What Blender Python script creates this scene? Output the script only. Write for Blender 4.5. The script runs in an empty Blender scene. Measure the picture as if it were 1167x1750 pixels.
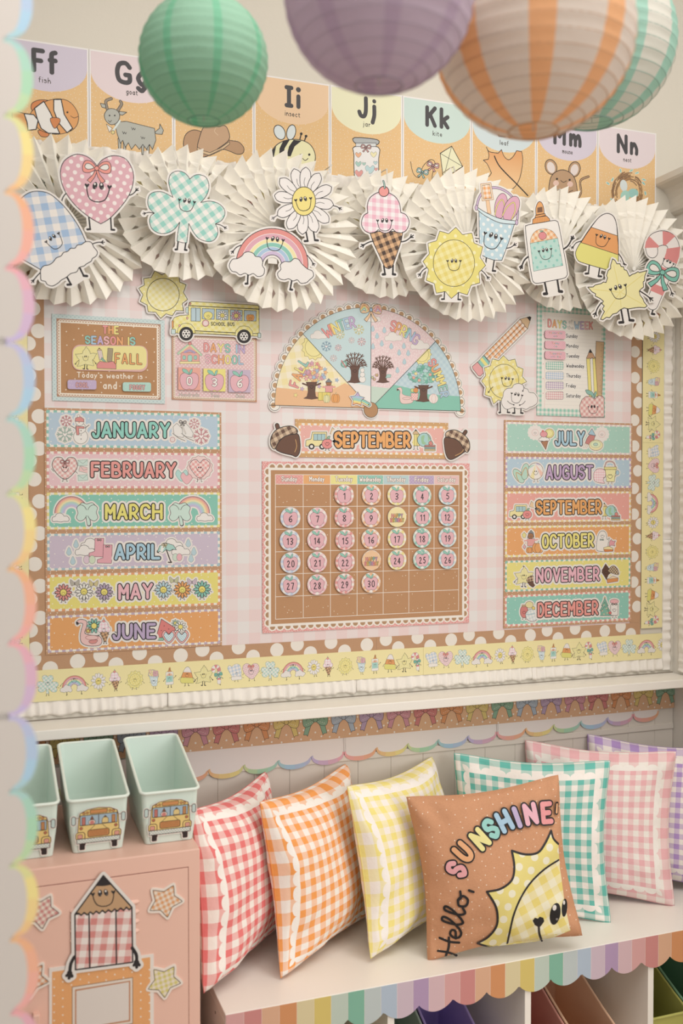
import bpy, bmesh, math, random
import numpy as np
from mathutils import Vector, Matrix
from mathutils.geometry import tessellate_polygon, delaunay_2d_cdt
random.seed(7)
PI = math.pi
S = bpy.context.scene
C = S.collection

# ---------------------------------------------------------------- camera
DP, CAMH, YAW, PITCH = 2.33, 1.44, math.radians(20.2), math.radians(1.24)
cam = bpy.data.objects.new('camera', bpy.data.cameras.new('camera'))
C.objects.link(cam)
S.camera = cam
cam.location = (0, -DP, CAMH)
cam.rotation_euler = (PI/2 - PITCH, 0, -YAW)
cam.data.sensor_fit = 'VERTICAL'
cam.data.sensor_height = 36
cam.data.lens = 35
cam.data.clip_start = .05
cam.data.dof.use_dof = True
cam.data.dof.focus_distance = 2.5
cam.data.dof.aperture_fstop = 2.7

# ---------------------------------------------------------------- light
def hexc(h):
    h = h.lstrip('#')
    c = [int(h[i:i+2], 16)/255 for i in (0, 2, 4)]
    return tuple(x/12.92 if x <= .04045 else ((x+.055)/1.055)**2.4 for x in c) + (1,)
W = bpy.data.worlds.new('room_daylight')
S.world = W
W.use_nodes = True
W.node_tree.nodes['Background'].inputs[0].default_value = (1.0, .99, .975, 1)
W.node_tree.nodes['Background'].inputs[1].default_value = .70
def area(name, loc, target, sx, sy, e, col):
    l = bpy.data.lights.new(name, 'AREA')
    l.shape = 'RECTANGLE'
    l.size, l.size_y, l.energy, l.color = sx, sy, e, col
    o = bpy.data.objects.new(name, l)
    C.objects.link(o)
    o.location = loc
    o.rotation_euler = (Vector(target)-Vector(loc)).to_track_quat('-Z', 'Y').to_euler()
    return o
area('ceiling_panel_light', (.85, -1.55, 2.93), (.85, -1.45, 0), 2.2, 1.9, 54, (1, .99, .97))
area('window_light', (2.8, -4.2, 1.9), (.9, 0, .9), 1.8, 1.6, 46, (1, .99, .975))
vs = S.view_settings
vs.view_transform = 'Standard'
vs.look = 'None'
vs.gamma = 1
vs.use_curve_mapping = False
vs.exposure = 0.0

# ---------------------------------------------------------------- materials
MATS = {}
def nmat(name):
    m = bpy.data.materials.new(name)
    m.use_nodes = True
    nt = m.node_tree
    return m, nt, nt.nodes['Principled BSDF']
class N:
    """tiny node-graph writer: values are sockets or floats"""
    def __init__(s, nt): s.nt = nt
    def new(s, t, **k):
        n = s.nt.nodes.new(t)
        for a, b in k.items(): setattr(n, a, b)
        return n
    def put(s, sock, v):
        if hasattr(v, 'is_output'): s.nt.links.new(v, sock)
        elif v is not None: sock.default_value = v
    def m(s, op, a, b=None, c=None):
        n = s.new('ShaderNodeMath', operation=op)
        for i, v in enumerate((a, b, c)):
            if v is not None: s.put(n.inputs[i], v)
        return n.outputs[0]
    def mix(s, f, a, b):
        n = s.new('ShaderNodeMix', data_type='RGBA')
        s.put(n.inputs[0], f); s.put(n.inputs[6], a); s.put(n.inputs[7], b)
        return n.outputs[2]
    def coord(s, kind='Object'):
        return s.new('ShaderNodeTexCoord').outputs[kind]
    def xyz(s, v):
        n = s.new('ShaderNodeSeparateXYZ'); s.put(n.inputs[0], v)
        return n.outputs
    def noise(s, v, sc, det=3):
        n = s.new('ShaderNodeTexNoise'); s.put(n.inputs['Vector'], v)
        n.inputs['Scale'].default_value = sc; n.inputs['Detail'].default_value = det
        return n.outputs['Fac']
    def map(s, v, loc=(0, 0, 0), rot=(0, 0, 0), sc=(1, 1, 1)):
        n = s.new('ShaderNodeMapping'); s.put(n.inputs[0], v)
        n.inputs[1].default_value = loc; n.inputs[2].default_value = rot; n.inputs[3].default_value = sc
        return n.outputs[0]
    def bump(s, bs, h, st, dist):
        n = s.new('ShaderNodeBump'); n.inputs['Strength'].default_value = st
        n.inputs['Distance'].default_value = dist; s.put(n.inputs['Height'], h)
        s.nt.links.new(n.outputs[0], bs.inputs['Normal'])
def finish(nt, bs, col, rough=.6, spec=.3):
    N(nt).put(bs.inputs['Base Color'], col)
    bs.inputs['Roughness'].default_value = rough
    bs.inputs['Specular IOR Level'].default_value = spec
def stripes(g, x, per, duty=.5, ph=0.):
    f = g.m('FRACT', g.m('ADD', g.m('DIVIDE', x, per), ph+100))
    return g.m('LESS_THAN', f, duty)
def mottled(g, col, vec, amt=.06, sc=9):
    """faint unevenness of tone"""
    n = g.noise(vec, sc, 4)
    dark = tuple(c*(1-amt*2) for c in col[:3])+(1,) if isinstance(col, tuple) else g.mix(1.0, col, col)
    return g.mix(n, col, dark)
def ink(h):
    """printed ink on matt paper: slightly less pure than the nominal colour, with a faint haze lifted into its blacks"""
    c = hexc(h)
    l = .3*c[0]+.59*c[1]+.11*c[2]
    return tuple(min(.9, (v+(l-v)*.10)*.90+.010) for v in c[:3])+(1,)
def M(key):
    """material from a short key: '#hex' | 'gh:#c:period:angle[:#white]' gingham | 'pd:#bg:#dot:period:radius[:angle]' polka dots
    | 'kr' kraft paper with specks | 'kd' kraft with big dots ..."""
    if key in MATS: return MATS[key]
    p = key.split(':')
    m, nt, bs = nmat('mat_'+key.replace('#', '').replace(':', '_'))
    g = N(nt)
    if p[0].startswith('#'):
        finish(nt, bs, ink(p[0]), .55, .3)
    elif p[0] == 'gl':       # glossy flat colour
        finish(nt, bs, ink(p[1]), .25, .5)
    elif p[0] == 'gh':
        x = g.xyz(g.map(g.coord(), rot=(0, math.radians(float(p[3])), 0)))
        a, b = stripes(g, x[0], float(p[2])), stripes(g, x[2], float(p[2]))
        wc = ink(p[4]) if len(p) > 4 else ink('#f6f0ea')
        c = ink(p[1])
        mid = tuple((wc[i]+c[i])/2 for i in range(3))+(1,)
        s = g.m('ADD', a, b)
        finish(nt, bs, g.mix(g.m('SUBTRACT', s, 1.), g.mix(s, wc, mid), c), .55, .3)
        mx = nt.nodes
    elif p[0] == 'pd':
        ang = float(p[5]) if len(p) > 5 else 0
        per, r = float(p[3]), float(p[4])
        x = g.xyz(g.map(g.coord(), rot=(0, math.radians(ang), 0)))
        rz = g.m('ADD', g.m('DIVIDE', x[2], per/2), 100)
        odd = g.m('MULTIPLY', g.m('MODULO', g.m('FLOOR', rz), 2), .5)
        fx = g.m('SUBTRACT', g.m('FRACT', g.m('ADD', g.m('DIVIDE', x[0], per), g.m('ADD', odd, 100))), .5)
        fz = g.m('MULTIPLY', g.m('SUBTRACT', g.m('FRACT', rz), .5), .5)
        d = g.m('SQRT', g.m('ADD', g.m('MULTIPLY', fx, fx), g.m('MULTIPLY', fz, fz)))
        finish(nt, bs, g.mix(g.m('LESS_THAN', d, r/per), ink(p[1]), ink(p[2])), .55, .3)
    elif p[0] == 'kr':       # kraft paper: fibre noise and optional little white specks  kr:#c:speckscale:radius
        co = g.coord()
        c = tuple(v*1.16 for v in ink(p[1])[:3])+(1,)
        n1 = g.noise(g.map(co, sc=(60, 60, 260)), 3, 3)
        n2 = g.noise(g.map(co, sc=(300, 300, 900)), 1, 2)
        base = g.mix(g.m('MULTIPLY', n1, .35), c, tuple(v*.82 for v in c[:3])+(1,))
        base = g.mix(g.m('MULTIPLY', n2, .45), base, tuple(min(1, v*1.3) for v in c[:3])+(1,))
        if len(p) > 2:
            v = g.new('ShaderNodeTexVoronoi'); v.voronoi_dimensions = '2D'
            g.put(v.inputs['Vector'], g.map(co, rot=(PI/2, 0, 0)))
            v.inputs['Scale'].default_value = float(p[2]); v.inputs['Randomness'].default_value = .75
            base = g.mix(g.m('LESS_THAN', v.outputs['Distance'], float(p[3])*float(p[2])), base, ink('#efe2d2'))
        finish(nt, bs, base, .7, .2)
    elif p[0] == 'sp':       # background of one colour with short confetti marks  sp:#bg:#mark:scale
        co = g.coord()
        v = g.new('ShaderNodeTexVoronoi'); v.voronoi_dimensions = '2D'
        g.put(v.inputs['Vector'], g.map(g.map(co, rot=(PI/2, 0, 0)), rot=(0, 0, .6), sc=(1, .45, 1)))
        v.inputs['Scale'].default_value = float(p[3])
        finish(nt, bs, g.mix(g.m('LESS_THAN', v.outputs['Distance'], .28), ink(p[1]), ink(p[2])), .6, .3)
    elif p[0] == 'vg':       # vertical ink gradient of a print  vg:#bottom:#top:z0:z1 (object space)
        x = g.xyz(g.coord())
        f = g.new('ShaderNodeMapRange'); g.put(f.inputs[0], x[2])
        f.inputs[1].default_value = float(p[3]); f.inputs[2].default_value = float(p[4])
        finish(nt, bs, g.mix(f.outputs[0], ink(p[1]), ink(p[2])), .6, .3)
    MATS[key] = m
    return m
def plain(name, hexcol, rough=.5, spec=.4, amt=.0, sc=6, bump=0, bsc=60, trans=0):
    if name in MATS: return MATS[name]
    m, nt, bs = nmat(name)
    g = N(nt)
    c = hexc(hexcol)
    co = g.coord()
    finish(nt, bs, mottled(g, c, co, amt, sc) if amt else c, rough, spec)
    if bump: g.bump(bs, g.noise(co, bsc, 4), bump, .002)
    if trans:
        tr = g.new('ShaderNodeBsdfTranslucent'); tr.inputs[0].default_value = c
        mx = g.new('ShaderNodeMixShader'); mx.inputs[0].default_value = trans
        nt.links.new(bs.outputs[0], mx.inputs[1]); nt.links.new(tr.outputs[0], mx.inputs[2])
        nt.links.new(mx.outputs[0], nt.nodes['Material Output'].inputs[0])
    MATS[name] = m
    return m

# ---------------------------------------------------------------- objects
def mesh(name, vs, fs, mats, mi=None, parent=None, loc=None, smooth=False, uv=None):
    me = bpy.data.meshes.new(name)
    me.from_pydata([tuple(v) for v in vs], [], fs)
    for m in (mats if isinstance(mats, (list, tuple)) else [mats]):
        me.materials.append(m)
    if mi is not None: me.polygons.foreach_set('material_index', mi)
    if smooth: me.polygons.foreach_set('use_smooth', [True]*len(fs))
    if uv is not None:
        l = me.uv_layers.new(name='UVMap')
        flat = []
        for f in fs:
            for i in f: flat += [uv[i][0], uv[i][1]]
        l.data.foreach_set('uv', flat)
    me.update()
    o = bpy.data.objects.new(name, me)
    C.objects.link(o)
    if parent is not None: o.parent = parent
    if loc is not None: o.location = loc
    return o
def tag(o, label=None, cat=None, group=None, kind=None):
    if label: o['label'] = label
    if cat: o['category'] = cat
    if group: o['group'] = group
    if kind: o['kind'] = kind
    return o
def empty(name, loc, label=None, cat=None, group=None, rz=0):
    o = bpy.data.objects.new(name, None)
    C.objects.link(o)
    o.location = loc
    o.rotation_euler = (0, 0, rz)
    o.empty_display_size = .05
    return tag(o, label, cat, group)
class MB:
    def __init__(s): s.v, s.f, s.m, s.sm = [], [], [], False
    def add(s, vs, fs, k=0):
        b = len(s.v)
        s.v += [tuple(v) for v in vs]
        s.f += [tuple(i+b for i in f) for f in fs]
        s.m += [k]*len(fs)
        return s
    def box(s, x0, x1, y0, y1, z0, z1, k=0, b=0):
        if b > 0:
            bm = bmesh.new()
            bmesh.ops.create_cube(bm, size=1, matrix=Matrix.Translation(((x0+x1)/2, (y0+y1)/2, (z0+z1)/2)) @ Matrix.Diagonal((x1-x0, y1-y0, z1-z0, 1)))
            bmesh.ops.bevel(bm, geom=bm.edges[:], offset=b, segments=2, affect='EDGES', profile=.5)
            bm.verts.index_update()
            s.add([v.co[:] for v in bm.verts], [[v.index for v in f.verts] for f in bm.faces], k)
            bm.free()
            return s
        v = [(x, y, z) for x in (x0, x1) for y in (y0, y1) for z in (z0, z1)]
        return s.add(v, [(0, 1, 3, 2), (4, 6, 7, 5), (0, 4, 5, 1), (2, 3, 7, 6), (0, 2, 6, 4), (1, 5, 7, 3)], k)
    def prism(s, poly, y0, y1, k=0, ks=None):
        """poly in (x, z), extruded from y0 (front) to y1 (back)"""
        n = len(poly)
        ks = k if ks is None else ks
        tri = tessellate_polygon([[Vector((p[0], p[1], 0)) for p in poly]])
        s.add([(p[0], y0, p[1]) for p in poly], tri, k)
        s.add([(p[0], y1, p[1]) for p in poly], [t[::-1] for t in tri], k)
        s.add([(p[0], y0, p[1]) for p in poly]+[(p[0], y1, p[1]) for p in poly],
              [(i, (i+1) % n, n+(i+1) % n, n+i) for i in range(n)], ks)
        return s
    def tube(s, pts, r, n=8, k=0, closed=False):
        pts = [Vector(p) for p in pts]
        m = len(pts)
        rings = []
        for i, p in enumerate(pts):
            t = (pts[(i+1) % m]-pts[i-1]) if (closed or 0 < i < m-1) else (pts[1]-pts[0] if i == 0 else pts[-1]-pts[-2])
            t.normalize()
            a = t.orthogonal().normalized() if abs(t.z) > .99 else t.cross(Vector((0, 0, 1))).normalized()
            b = t.cross(a)
            rr = r[i] if isinstance(r, (list, tuple)) else r
            rings.append([p+a*rr*math.cos(2*PI*j/n)+b*rr*math.sin(2*PI*j/n) for j in range(n)])
        vs = [v for q in rings for v in q]
        fs = []
        for i in range(m if closed else m-1):
            for j in range(n):
                fs.append((i*n+j, i*n+(j+1) % n, ((i+1) % m)*n+(j+1) % n, ((i+1) % m)*n+j))
        if not closed: fs += [tuple(range(n))[::-1], tuple((m-1)*n+j for j in range(n))]
        return s.add(vs, fs, k)
    def build(s, name, mats, parent=None, loc=None, smooth=False):
        return mesh(name, s.v, s.f, mats, s.m, parent, loc, smooth)
def cam_ray(px, py):
    f = 35/36*1750
    fw = Vector((math.sin(YAW)*math.cos(PITCH), math.cos(YAW)*math.cos(PITCH), -math.sin(PITCH)))
    r = Vector((math.cos(YAW), -math.sin(YAW), 0))
    return fw+r*((px-583.5)/f)+r.cross(fw)*((875-py)/f)
def at(px, py, d=0.):
    """the point of the plane y = -d (parallel to the back wall) seen at that pixel of the photograph"""
    D = cam_ray(px, py)
    t = (-d+DP)/D[1]
    return (D[0]*t, CAMH+D[2]*t)
def sp(pts, closed=False, n=6):
    P = [tuple(p) for p in pts]
    m = len(P)
    if m < 3 and not closed: return P
    out = []
    for i in range(m if closed else m-1):
        if closed: a, b, c, d = P[i-1], P[i], P[(i+1) % m], P[(i+2) % m]
        else: a, b, c, d = P[max(i-1, 0)], P[i], P[i+1], P[min(i+2, m-1)]
        for k in range(n):
            t = k/n
            out.append(tuple(.5*(2*b[j]+(c[j]-a[j])*t+(2*a[j]-5*b[j]+4*c[j]-d[j])*t*t+(3*b[j]-a[j]-3*c[j]+d[j])*t**3) for j in range(2)))
    if not closed: out.append(P[-1])
    return out

# ---------------------------------------------------------------- flat print drawn as thin layered geometry
GLY = {'A':'00 3a 60|13 53','B':'0a 00|~0a 3a 58 45 05|~05 45 62 40 00','C':'~68 4a 19 05 11 40 62','D':'0a 00|~0a 3a 57 53 30 00','E':'5a 0a 00 50|05 45',
'F':'5a 0a 00|05 45','G':'~68 4a 19 05 11 40 61 64|64 44','H':'00 0a|60 6a|05 65','I':'0a 00','J':'~4a 43 30 10 02','K':'0a 00|5a 04|26 50','L':'0a 00 50',
'M':'00 0a 34 6a 60','N':'00 0a 60 6a','O':'=3a 19 05 11 30 51 65 59','P':'00 0a|~0a 3a 57 34 04','R':'00 0a|~0a 3a 57 34 04|24 50','S':'~58 3a 09 06 35 53 41 20 02',
'T':'0a 6a|3a 30','U':'~0a 04 11 30 51 64 6a','V':'0a 30 6a','W':'0a 20 46 60 8a','X':'0a 60|6a 00','Y':'0a 35 6a|35 30','Z':'0a 6a 00 60',
'0':'=2a 08 02 20 42 48','1':'08 2a 20','2':'~08 2a 47 24 00|00 50','3':'~09 2a 48 36 15|~15 43 20 01','4':'40 4a 03 63','5':'4a 1a 06|~06 26 43 20 01',
'6':'~4a 17 03 20 42 35 03','7':'0a 5a 20','8':'=25 48 2a 08 25 42 20 02','9':'~45 24 07 2a 47 34 10','a':'=26 03 20 43|46 40','b':'0a 00|=26 03 20 43',
'c':'~45 26 03 20 41','d':'4a 40|=26 03 20 43','e':'~03 43 26 03 20 41','f':'~3a 19 15 10|06 36','g':'=26 03 20 43|~46 41 2C 0B','h':'0a 00|~03 26 43 40','i':'06 00|09 09',
'j':'~16 11 0C|19 19','k':'0a 00|46 03|14 40','l':'0a 00','m':'06 00|~03 26 33 30|~33 56 63 60','n':'06 00|~03 26 43 40','o':'=26 03 20 43','p':'06 0C|=26 03 20 43',
'r':'06 00|~03 15 36','s':'~35 16 05 33 31 10 01','t':'18 11 30|06 36','u':'~06 02 20 42|46 40','v':'06 20 46','w':'06 10 34 50 66','y':'06 20|46 0C',"'":'0a 08',',':'10 0B',' ':''}
def glyph(ch):
    out, w = [], 0
    for st in GLY[ch].split('|'):
        if not st: continue
        mode = st[0] if st[0] in '~=' else ''
        pts = []
        for t in st.lstrip('~=').split():
            x = int(t[0]); y = '0123456789a'.index(t[1]) if t[1] in '0123456789a' else -' ABCD'.index(t[1])
            pts.append((x/10, y/10)); w = max(w, x/10)
        if mode == '~': pts = sp(pts, False, 5)
        elif mode == '=': pts = sp(pts, True, 5)
        out.append((pts, mode == '='))
    return out, (w if ch != ' ' else .25)
GL = {c: glyph(c) for c in GLY}
BK, WH, CR = '#2a2426', '#ece6e0', '#f3e9de'
class Art:
    """2-D drawing, y downwards; T maps a drawing point to (u, v) metres on the sheet (v upwards)"""
    def __init__(s, T, k, origin=(0, 0)):
        s.T0, s.k, s.o = T, k, origin
        s.ops, s.raw, s.cur, s.surf, s.aff, s.mini = [], [], 'print', None, None, False
    @classmethod
    def wall(c, d, x0=0, y0=0, sc=1.):
        """drawn in the pixels of a zoomed crop that starts at x0, y0 with scale sc, on the plane y = -d"""
        k = (at(x0+600/sc, y0+500/sc, d)[1]-at(x0+600/sc, y0+510/sc, d)[1])/10
        return c(lambda p: at(x0+p[0]/sc, y0+p[1]/sc, d), k)
    def T(s, p):
        if s.aff: p = s.aff(p)
        a, b = s.T0(p)
        return (a-s.o[0], b-s.o[1])
    def part(s, n):
        if not s.mini:
            s.cnt = getattr(s, 'cnt', 0)+1
            s.cur = '%s#%d' % (n, s.cnt)
        return s
    def pat(s, kind, c, per, ang, c2, r=None):
        if s.mini:
            per *= s.mini; r = r and r*s.mini
            f = .35 if s.mini < .45 else 0
            c = '#'+''.join('%02x' % int(int(c[i:i+2], 16)*(1-f)+int(c2[i:i+2], 16)*f) for i in (1, 3, 5))
        return '%s:%s:%.5f:%g:%s' % (kind, c, per, ang, c2) if kind == 'gh' else 'pd:%s:%s:%.5f:%.5f:%g' % (c, c2, per, r, ang)
    def _disc(s, c, r, n=10, ph=0.):
        return [(c[0]+r*math.cos(2*PI*i/n+ph), c[1]+r*math.sin(2*PI*i/n+ph)) for i in range(n)]
    def _stroke(s, P, w, closed):
        h = w/2
        out = []
        Q = [P[0]]
        for p in P[1:]:
            if abs(p[0]-Q[-1][0])+abs(p[1]-Q[-1][1]) > 1e-6: Q.append(p)
        if closed and len(Q) > 2 and math.dist(Q[0], Q[-1]) < 1e-6: Q.pop()
        n = len(Q)
        nd = 8 if h < .0012 else (10 if h < .004 else 16)
        if n == 1: return [s._disc(Q[0], h, nd)]
        seg = [(Q[i], Q[(i+1) % n]) for i in range(n if closed else n-1)]
        D = [((b[0]-a[0])/math.dist(a, b), (b[1]-a[1])/math.dist(a, b)) for a, b in seg]
        m = len(seg)
        def join(i, j):   # miter normal when nearly straight, else None
            c = D[i][0]*D[j][0]+D[i][1]*D[j][1]
            if c < .75: return None
            nx, ny = -(D[i][1]+D[j][1]), D[i][0]+D[j][0]
            l = math.hypot(nx, ny); nx, ny = nx/l, ny/l
            q = h/max(.5, nx*-D[i][1]+ny*D[i][0])
            return (nx*q, ny*q)
        for i, (a, b) in enumerate(seg):
            na = nb = (-D[i][1]*h, D[i][0]*h)
            ja = join(i-1, i) if (closed or i > 0) else None
            jb = join(i, (i+1) % m) if (closed or i < m-1) else None
            if ja: na = ja
            elif w > 0.0006: out.append(s._disc(a, h, nd, math.atan2(D[i][1], D[i][0])+PI/2))
            if jb: nb = jb
            elif w > 0.0006 and not closed and i == m-1: out.append(s._disc(b, h, nd, math.atan2(D[i][1], D[i][0])+PI/2))
            out.append([(a[0]+na[0], a[1]+na[1]), (b[0]+nb[0], b[1]+nb[1]), (b[0]-nb[0], b[1]-nb[1]), (a[0]-na[0], a[1]-na[1])])
        return out
    def _add(s, mat, polys, over):
        xs = [p[0] for q in polys for p in q]; ys = [p[1] for q in polys for p in q]
        s.ops.append([s.cur, mat, polys, over, (min(xs), max(xs), min(ys), max(ys))])
    def fill(s, pts, mat, line=None, w=1.5, smooth=False, n=5):
        P = sp(pts, True, n) if smooth else pts
        P = [s.T(p) for p in P]
        return s.fillm(P, mat, line, w*s.k)
    def fillm(s, P, mat, line=None, w=0.):
        if mat:
            s.raw.append(('f', P, w if line else 0))
            s._add(mat, [P], False)
        else: s.raw.append(('s', P+P[:1], w))
        if line: s._add(line, s._stroke(P, w, True), True)
        return s
    def line(s, pts, w, mat=BK, smooth=False, closed=False, n=5):
        P = sp(pts, closed, n) if (smooth and len(pts) > 2) else pts
        P = [s.T(p) for p in P]
        s.raw.append(('s', P+(P[:1] if closed else []), w*s.k))
        s._add(mat, s._stroke(P, w*s.k, closed), True)
        return s
    def disc(s, x, y, r, mat, line=None, w=1.5, ry=None, ang=0, n=None):
        ry = ry or r
        n = n or max(10, min(40, int(r*s.k*2500)+10))
        ca, sa = math.cos(math.radians(ang)), math.sin(math.radians(ang))
        P = []
        for i in range(n):
            a, b = r*math.cos(2*PI*i/n), ry*math.sin(2*PI*i/n)
            P.append((x+a*ca-b*sa, y+a*sa+b*ca))
        return s.fill(P, mat, line, w)
    def rect(s, x0, y0, x1, y1, mat, line=None, w=1.5, r=0):
        if r:
            P = []
            for cx, cy, a0 in ((x1-r, y0+r, -90), (x1-r, y1-r, 0), (x0+r, y1-r, 90), (x0+r, y0+r, 180)):
                P += [(cx+r*math.cos(math.radians(a0+t)), cy+r*math.sin(math.radians(a0+t))) for t in (0, 30, 60, 90)]
        else: P = [(x0, y0), (x1, y0), (x1, y1), (x0, y1)]
        return s.fill(P, mat, line, w)
    # text: baseline from (x0,y0) to (x1,y1); h cap height; layers [(colour or [colours], width), ...]; widths in drawing px
    def text(s, t, x0, y0, x1, y1, h, layers, gap=.24, bounce=0):
        tot, pos = 0, []
        for ch in t:
            pos.append(tot); tot += GL[ch][1]+gap
        tot = max(tot-gap, 1e-6)
        if x1 is None: x1, y1 = x0+tot*h*.8, y0
        ux, uy = (x1-x0)/tot, (y1-y0)/tot
        for col, w in layers:
            ci = 0
            for ch, px in zip(t, pos):
                if ch == ' ': continue
                c = col[ci % len(col)] if isinstance(col, (list, tuple)) else col
                dy = bounce*h*(1 if ci % 2 else -1)
                ci += 1
                for pts, cl in GL[ch][0]:
                    s.line([(x0+(px+g[0])*ux, y0+(px+g[0])*uy-g[1]*h+dy) for g in pts], w, c, closed=cl)
        return s
    def arc(s, t, cx, cy, r, a0, a1, h, layers, wd=.62, sx=1.):
        """letters on a circle, angles in degrees clockwise from straight up; baseline radius r"""
        ws = [GL[ch][1]+.25 for ch in t]; tot = sum(ws)-.25
        for col, w in layers:
            pos = 0
            for i, ch in enumerate(t):
                c = col[i % len(col)] if isinstance(col, (list, tuple)) else col
                m = pos+GL[ch][1]/2
                a = math.radians(a0+(a1-a0)*m/tot)
                ca, sa = math.cos(a), math.sin(a)
                for pts, cl in GL[ch][0]:
                    s.line([(cx+sx*(sa*(r+g[1]*h)+ca*(g[0]-GL[ch][1]/2)*h*wd*1.6), cy-ca*(r+g[1]*h)+sa*(g[0]-GL[ch][1]/2)*h*wd*1.6) for g in pts], w, c, closed=cl)
                pos += ws[i]
        return s
    def mark(s): return (len(s.ops), len(s.raw))
    def halo(s, mk, m, mat=WH):
        """white edge of m metres behind everything drawn since mark()"""
        i, j = mk
        tail = s.ops[i:]; s.ops = s.ops[:i]
        for kind, P, w in s.raw[j:]:
            if kind == 'f':
                s._add(mat, [P], False)
                s._add(mat, s._stroke(P, 2*m+w, True), True)
            else: s._add(mat, s._stroke(P, 2*m+w, False), True)
        s.ops += tail
        return s
    def build(s, parent, names=None, y=-2e-5, flip=False):
        """one mesh object per part name, each a child of parent; each shape lies a few microns above those it covers"""
        nops = len(s.ops)
        if not nops: return []
        bb = np.zeros((nops, 4)); top = np.zeros(nops); zz = np.zeros(nops)
        for i, (_, _, polys, over, b) in enumerate(s.ops):
            z = 0.
            if i:
                q = bb[:i]
                hit = (q[:, 0] < b[1]) & (q[:, 1] > b[0]) & (q[:, 2] < b[3]) & (q[:, 3] > b[2])
                if hit.any(): z = top[:i][hit].max()+2.5e-6
            zz[i] = z; bb[i] = b
            top[i] = z+(min(len(polys), 8)*1e-6 if over else 0)
        parts = {}
        for i, (pn, mat, polys, over, b) in enumerate(s.ops):
            if pn not in parts: parts[pn] = ([], [], [], [])
            V, F, MI, ml = parts[pn]
            if mat not in ml: ml.append(mat)
            k = ml.index(mat)
            for j, P in enumerate(polys):
                h = zz[i]+(j % 8)*1e-6
                base = len(V)
                if s.surf:
                    vs2, tris = fine(P, s.step if not over else 0)
                    V += [s.surf(p[0], p[1], h*s.hs+s.h0) for p in vs2]
                else:
                    V += [(p[0], y-h, p[1]) for p in P]
                    if over or len(P) < 4: tris = [tuple(range(len(P)))]
                    else: tris = tessellate_polygon([[Vector((p[0], p[1], 0)) for p in P]])
                for t in tris:
                    F.append(tuple(base+q for q in t)); MI.append(k)
        out = []
        for pn, (V, F, MI, ml) in parts.items():
            # orient all faces towards -y (flat sheets)
            o = mesh(pn.split('#')[0], V, F, [M(x) for x in ml], MI, parent)
            if pn.split('#')[0] in ('speckles', 'dots', 'lace_frame', 'ruled_lines', 'grid_lines'): o['kind'] = 'stuff'
            out.append(o)
        return out
def fine(P, step):
    if not step: return P, [tuple(range(len(P)))]
    xs = [p[0] for p in P]; ys = [p[1] for p in P]
    A = np.array(P); B = np.roll(A, -1, 0)
    pts = []
    gx = np.arange(min(xs), max(xs), step); gy = np.arange(min(ys), max(ys), step)
    for x in gx:
        for y in gy:
            c = ((A[:, 1] > y) != (B[:, 1] > y))
            if not c.any(): continue
            xi = A[c, 0]+(y-A[c, 1])*(B[c, 0]-A[c, 0])/(B[c, 1]-A[c, 1])
            if (xi > x).sum() % 2: pts.append(Vector((x, y)))
    n = len(P)
    r = delaunay_2d_cdt([Vector(p) for p in P]+pts, [(i, (i+1) % n) for i in range(n)], [], 1, 1e-7)
    return [tuple(v) for v in r[0]], [tuple(f) for f in r[2]]
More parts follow.
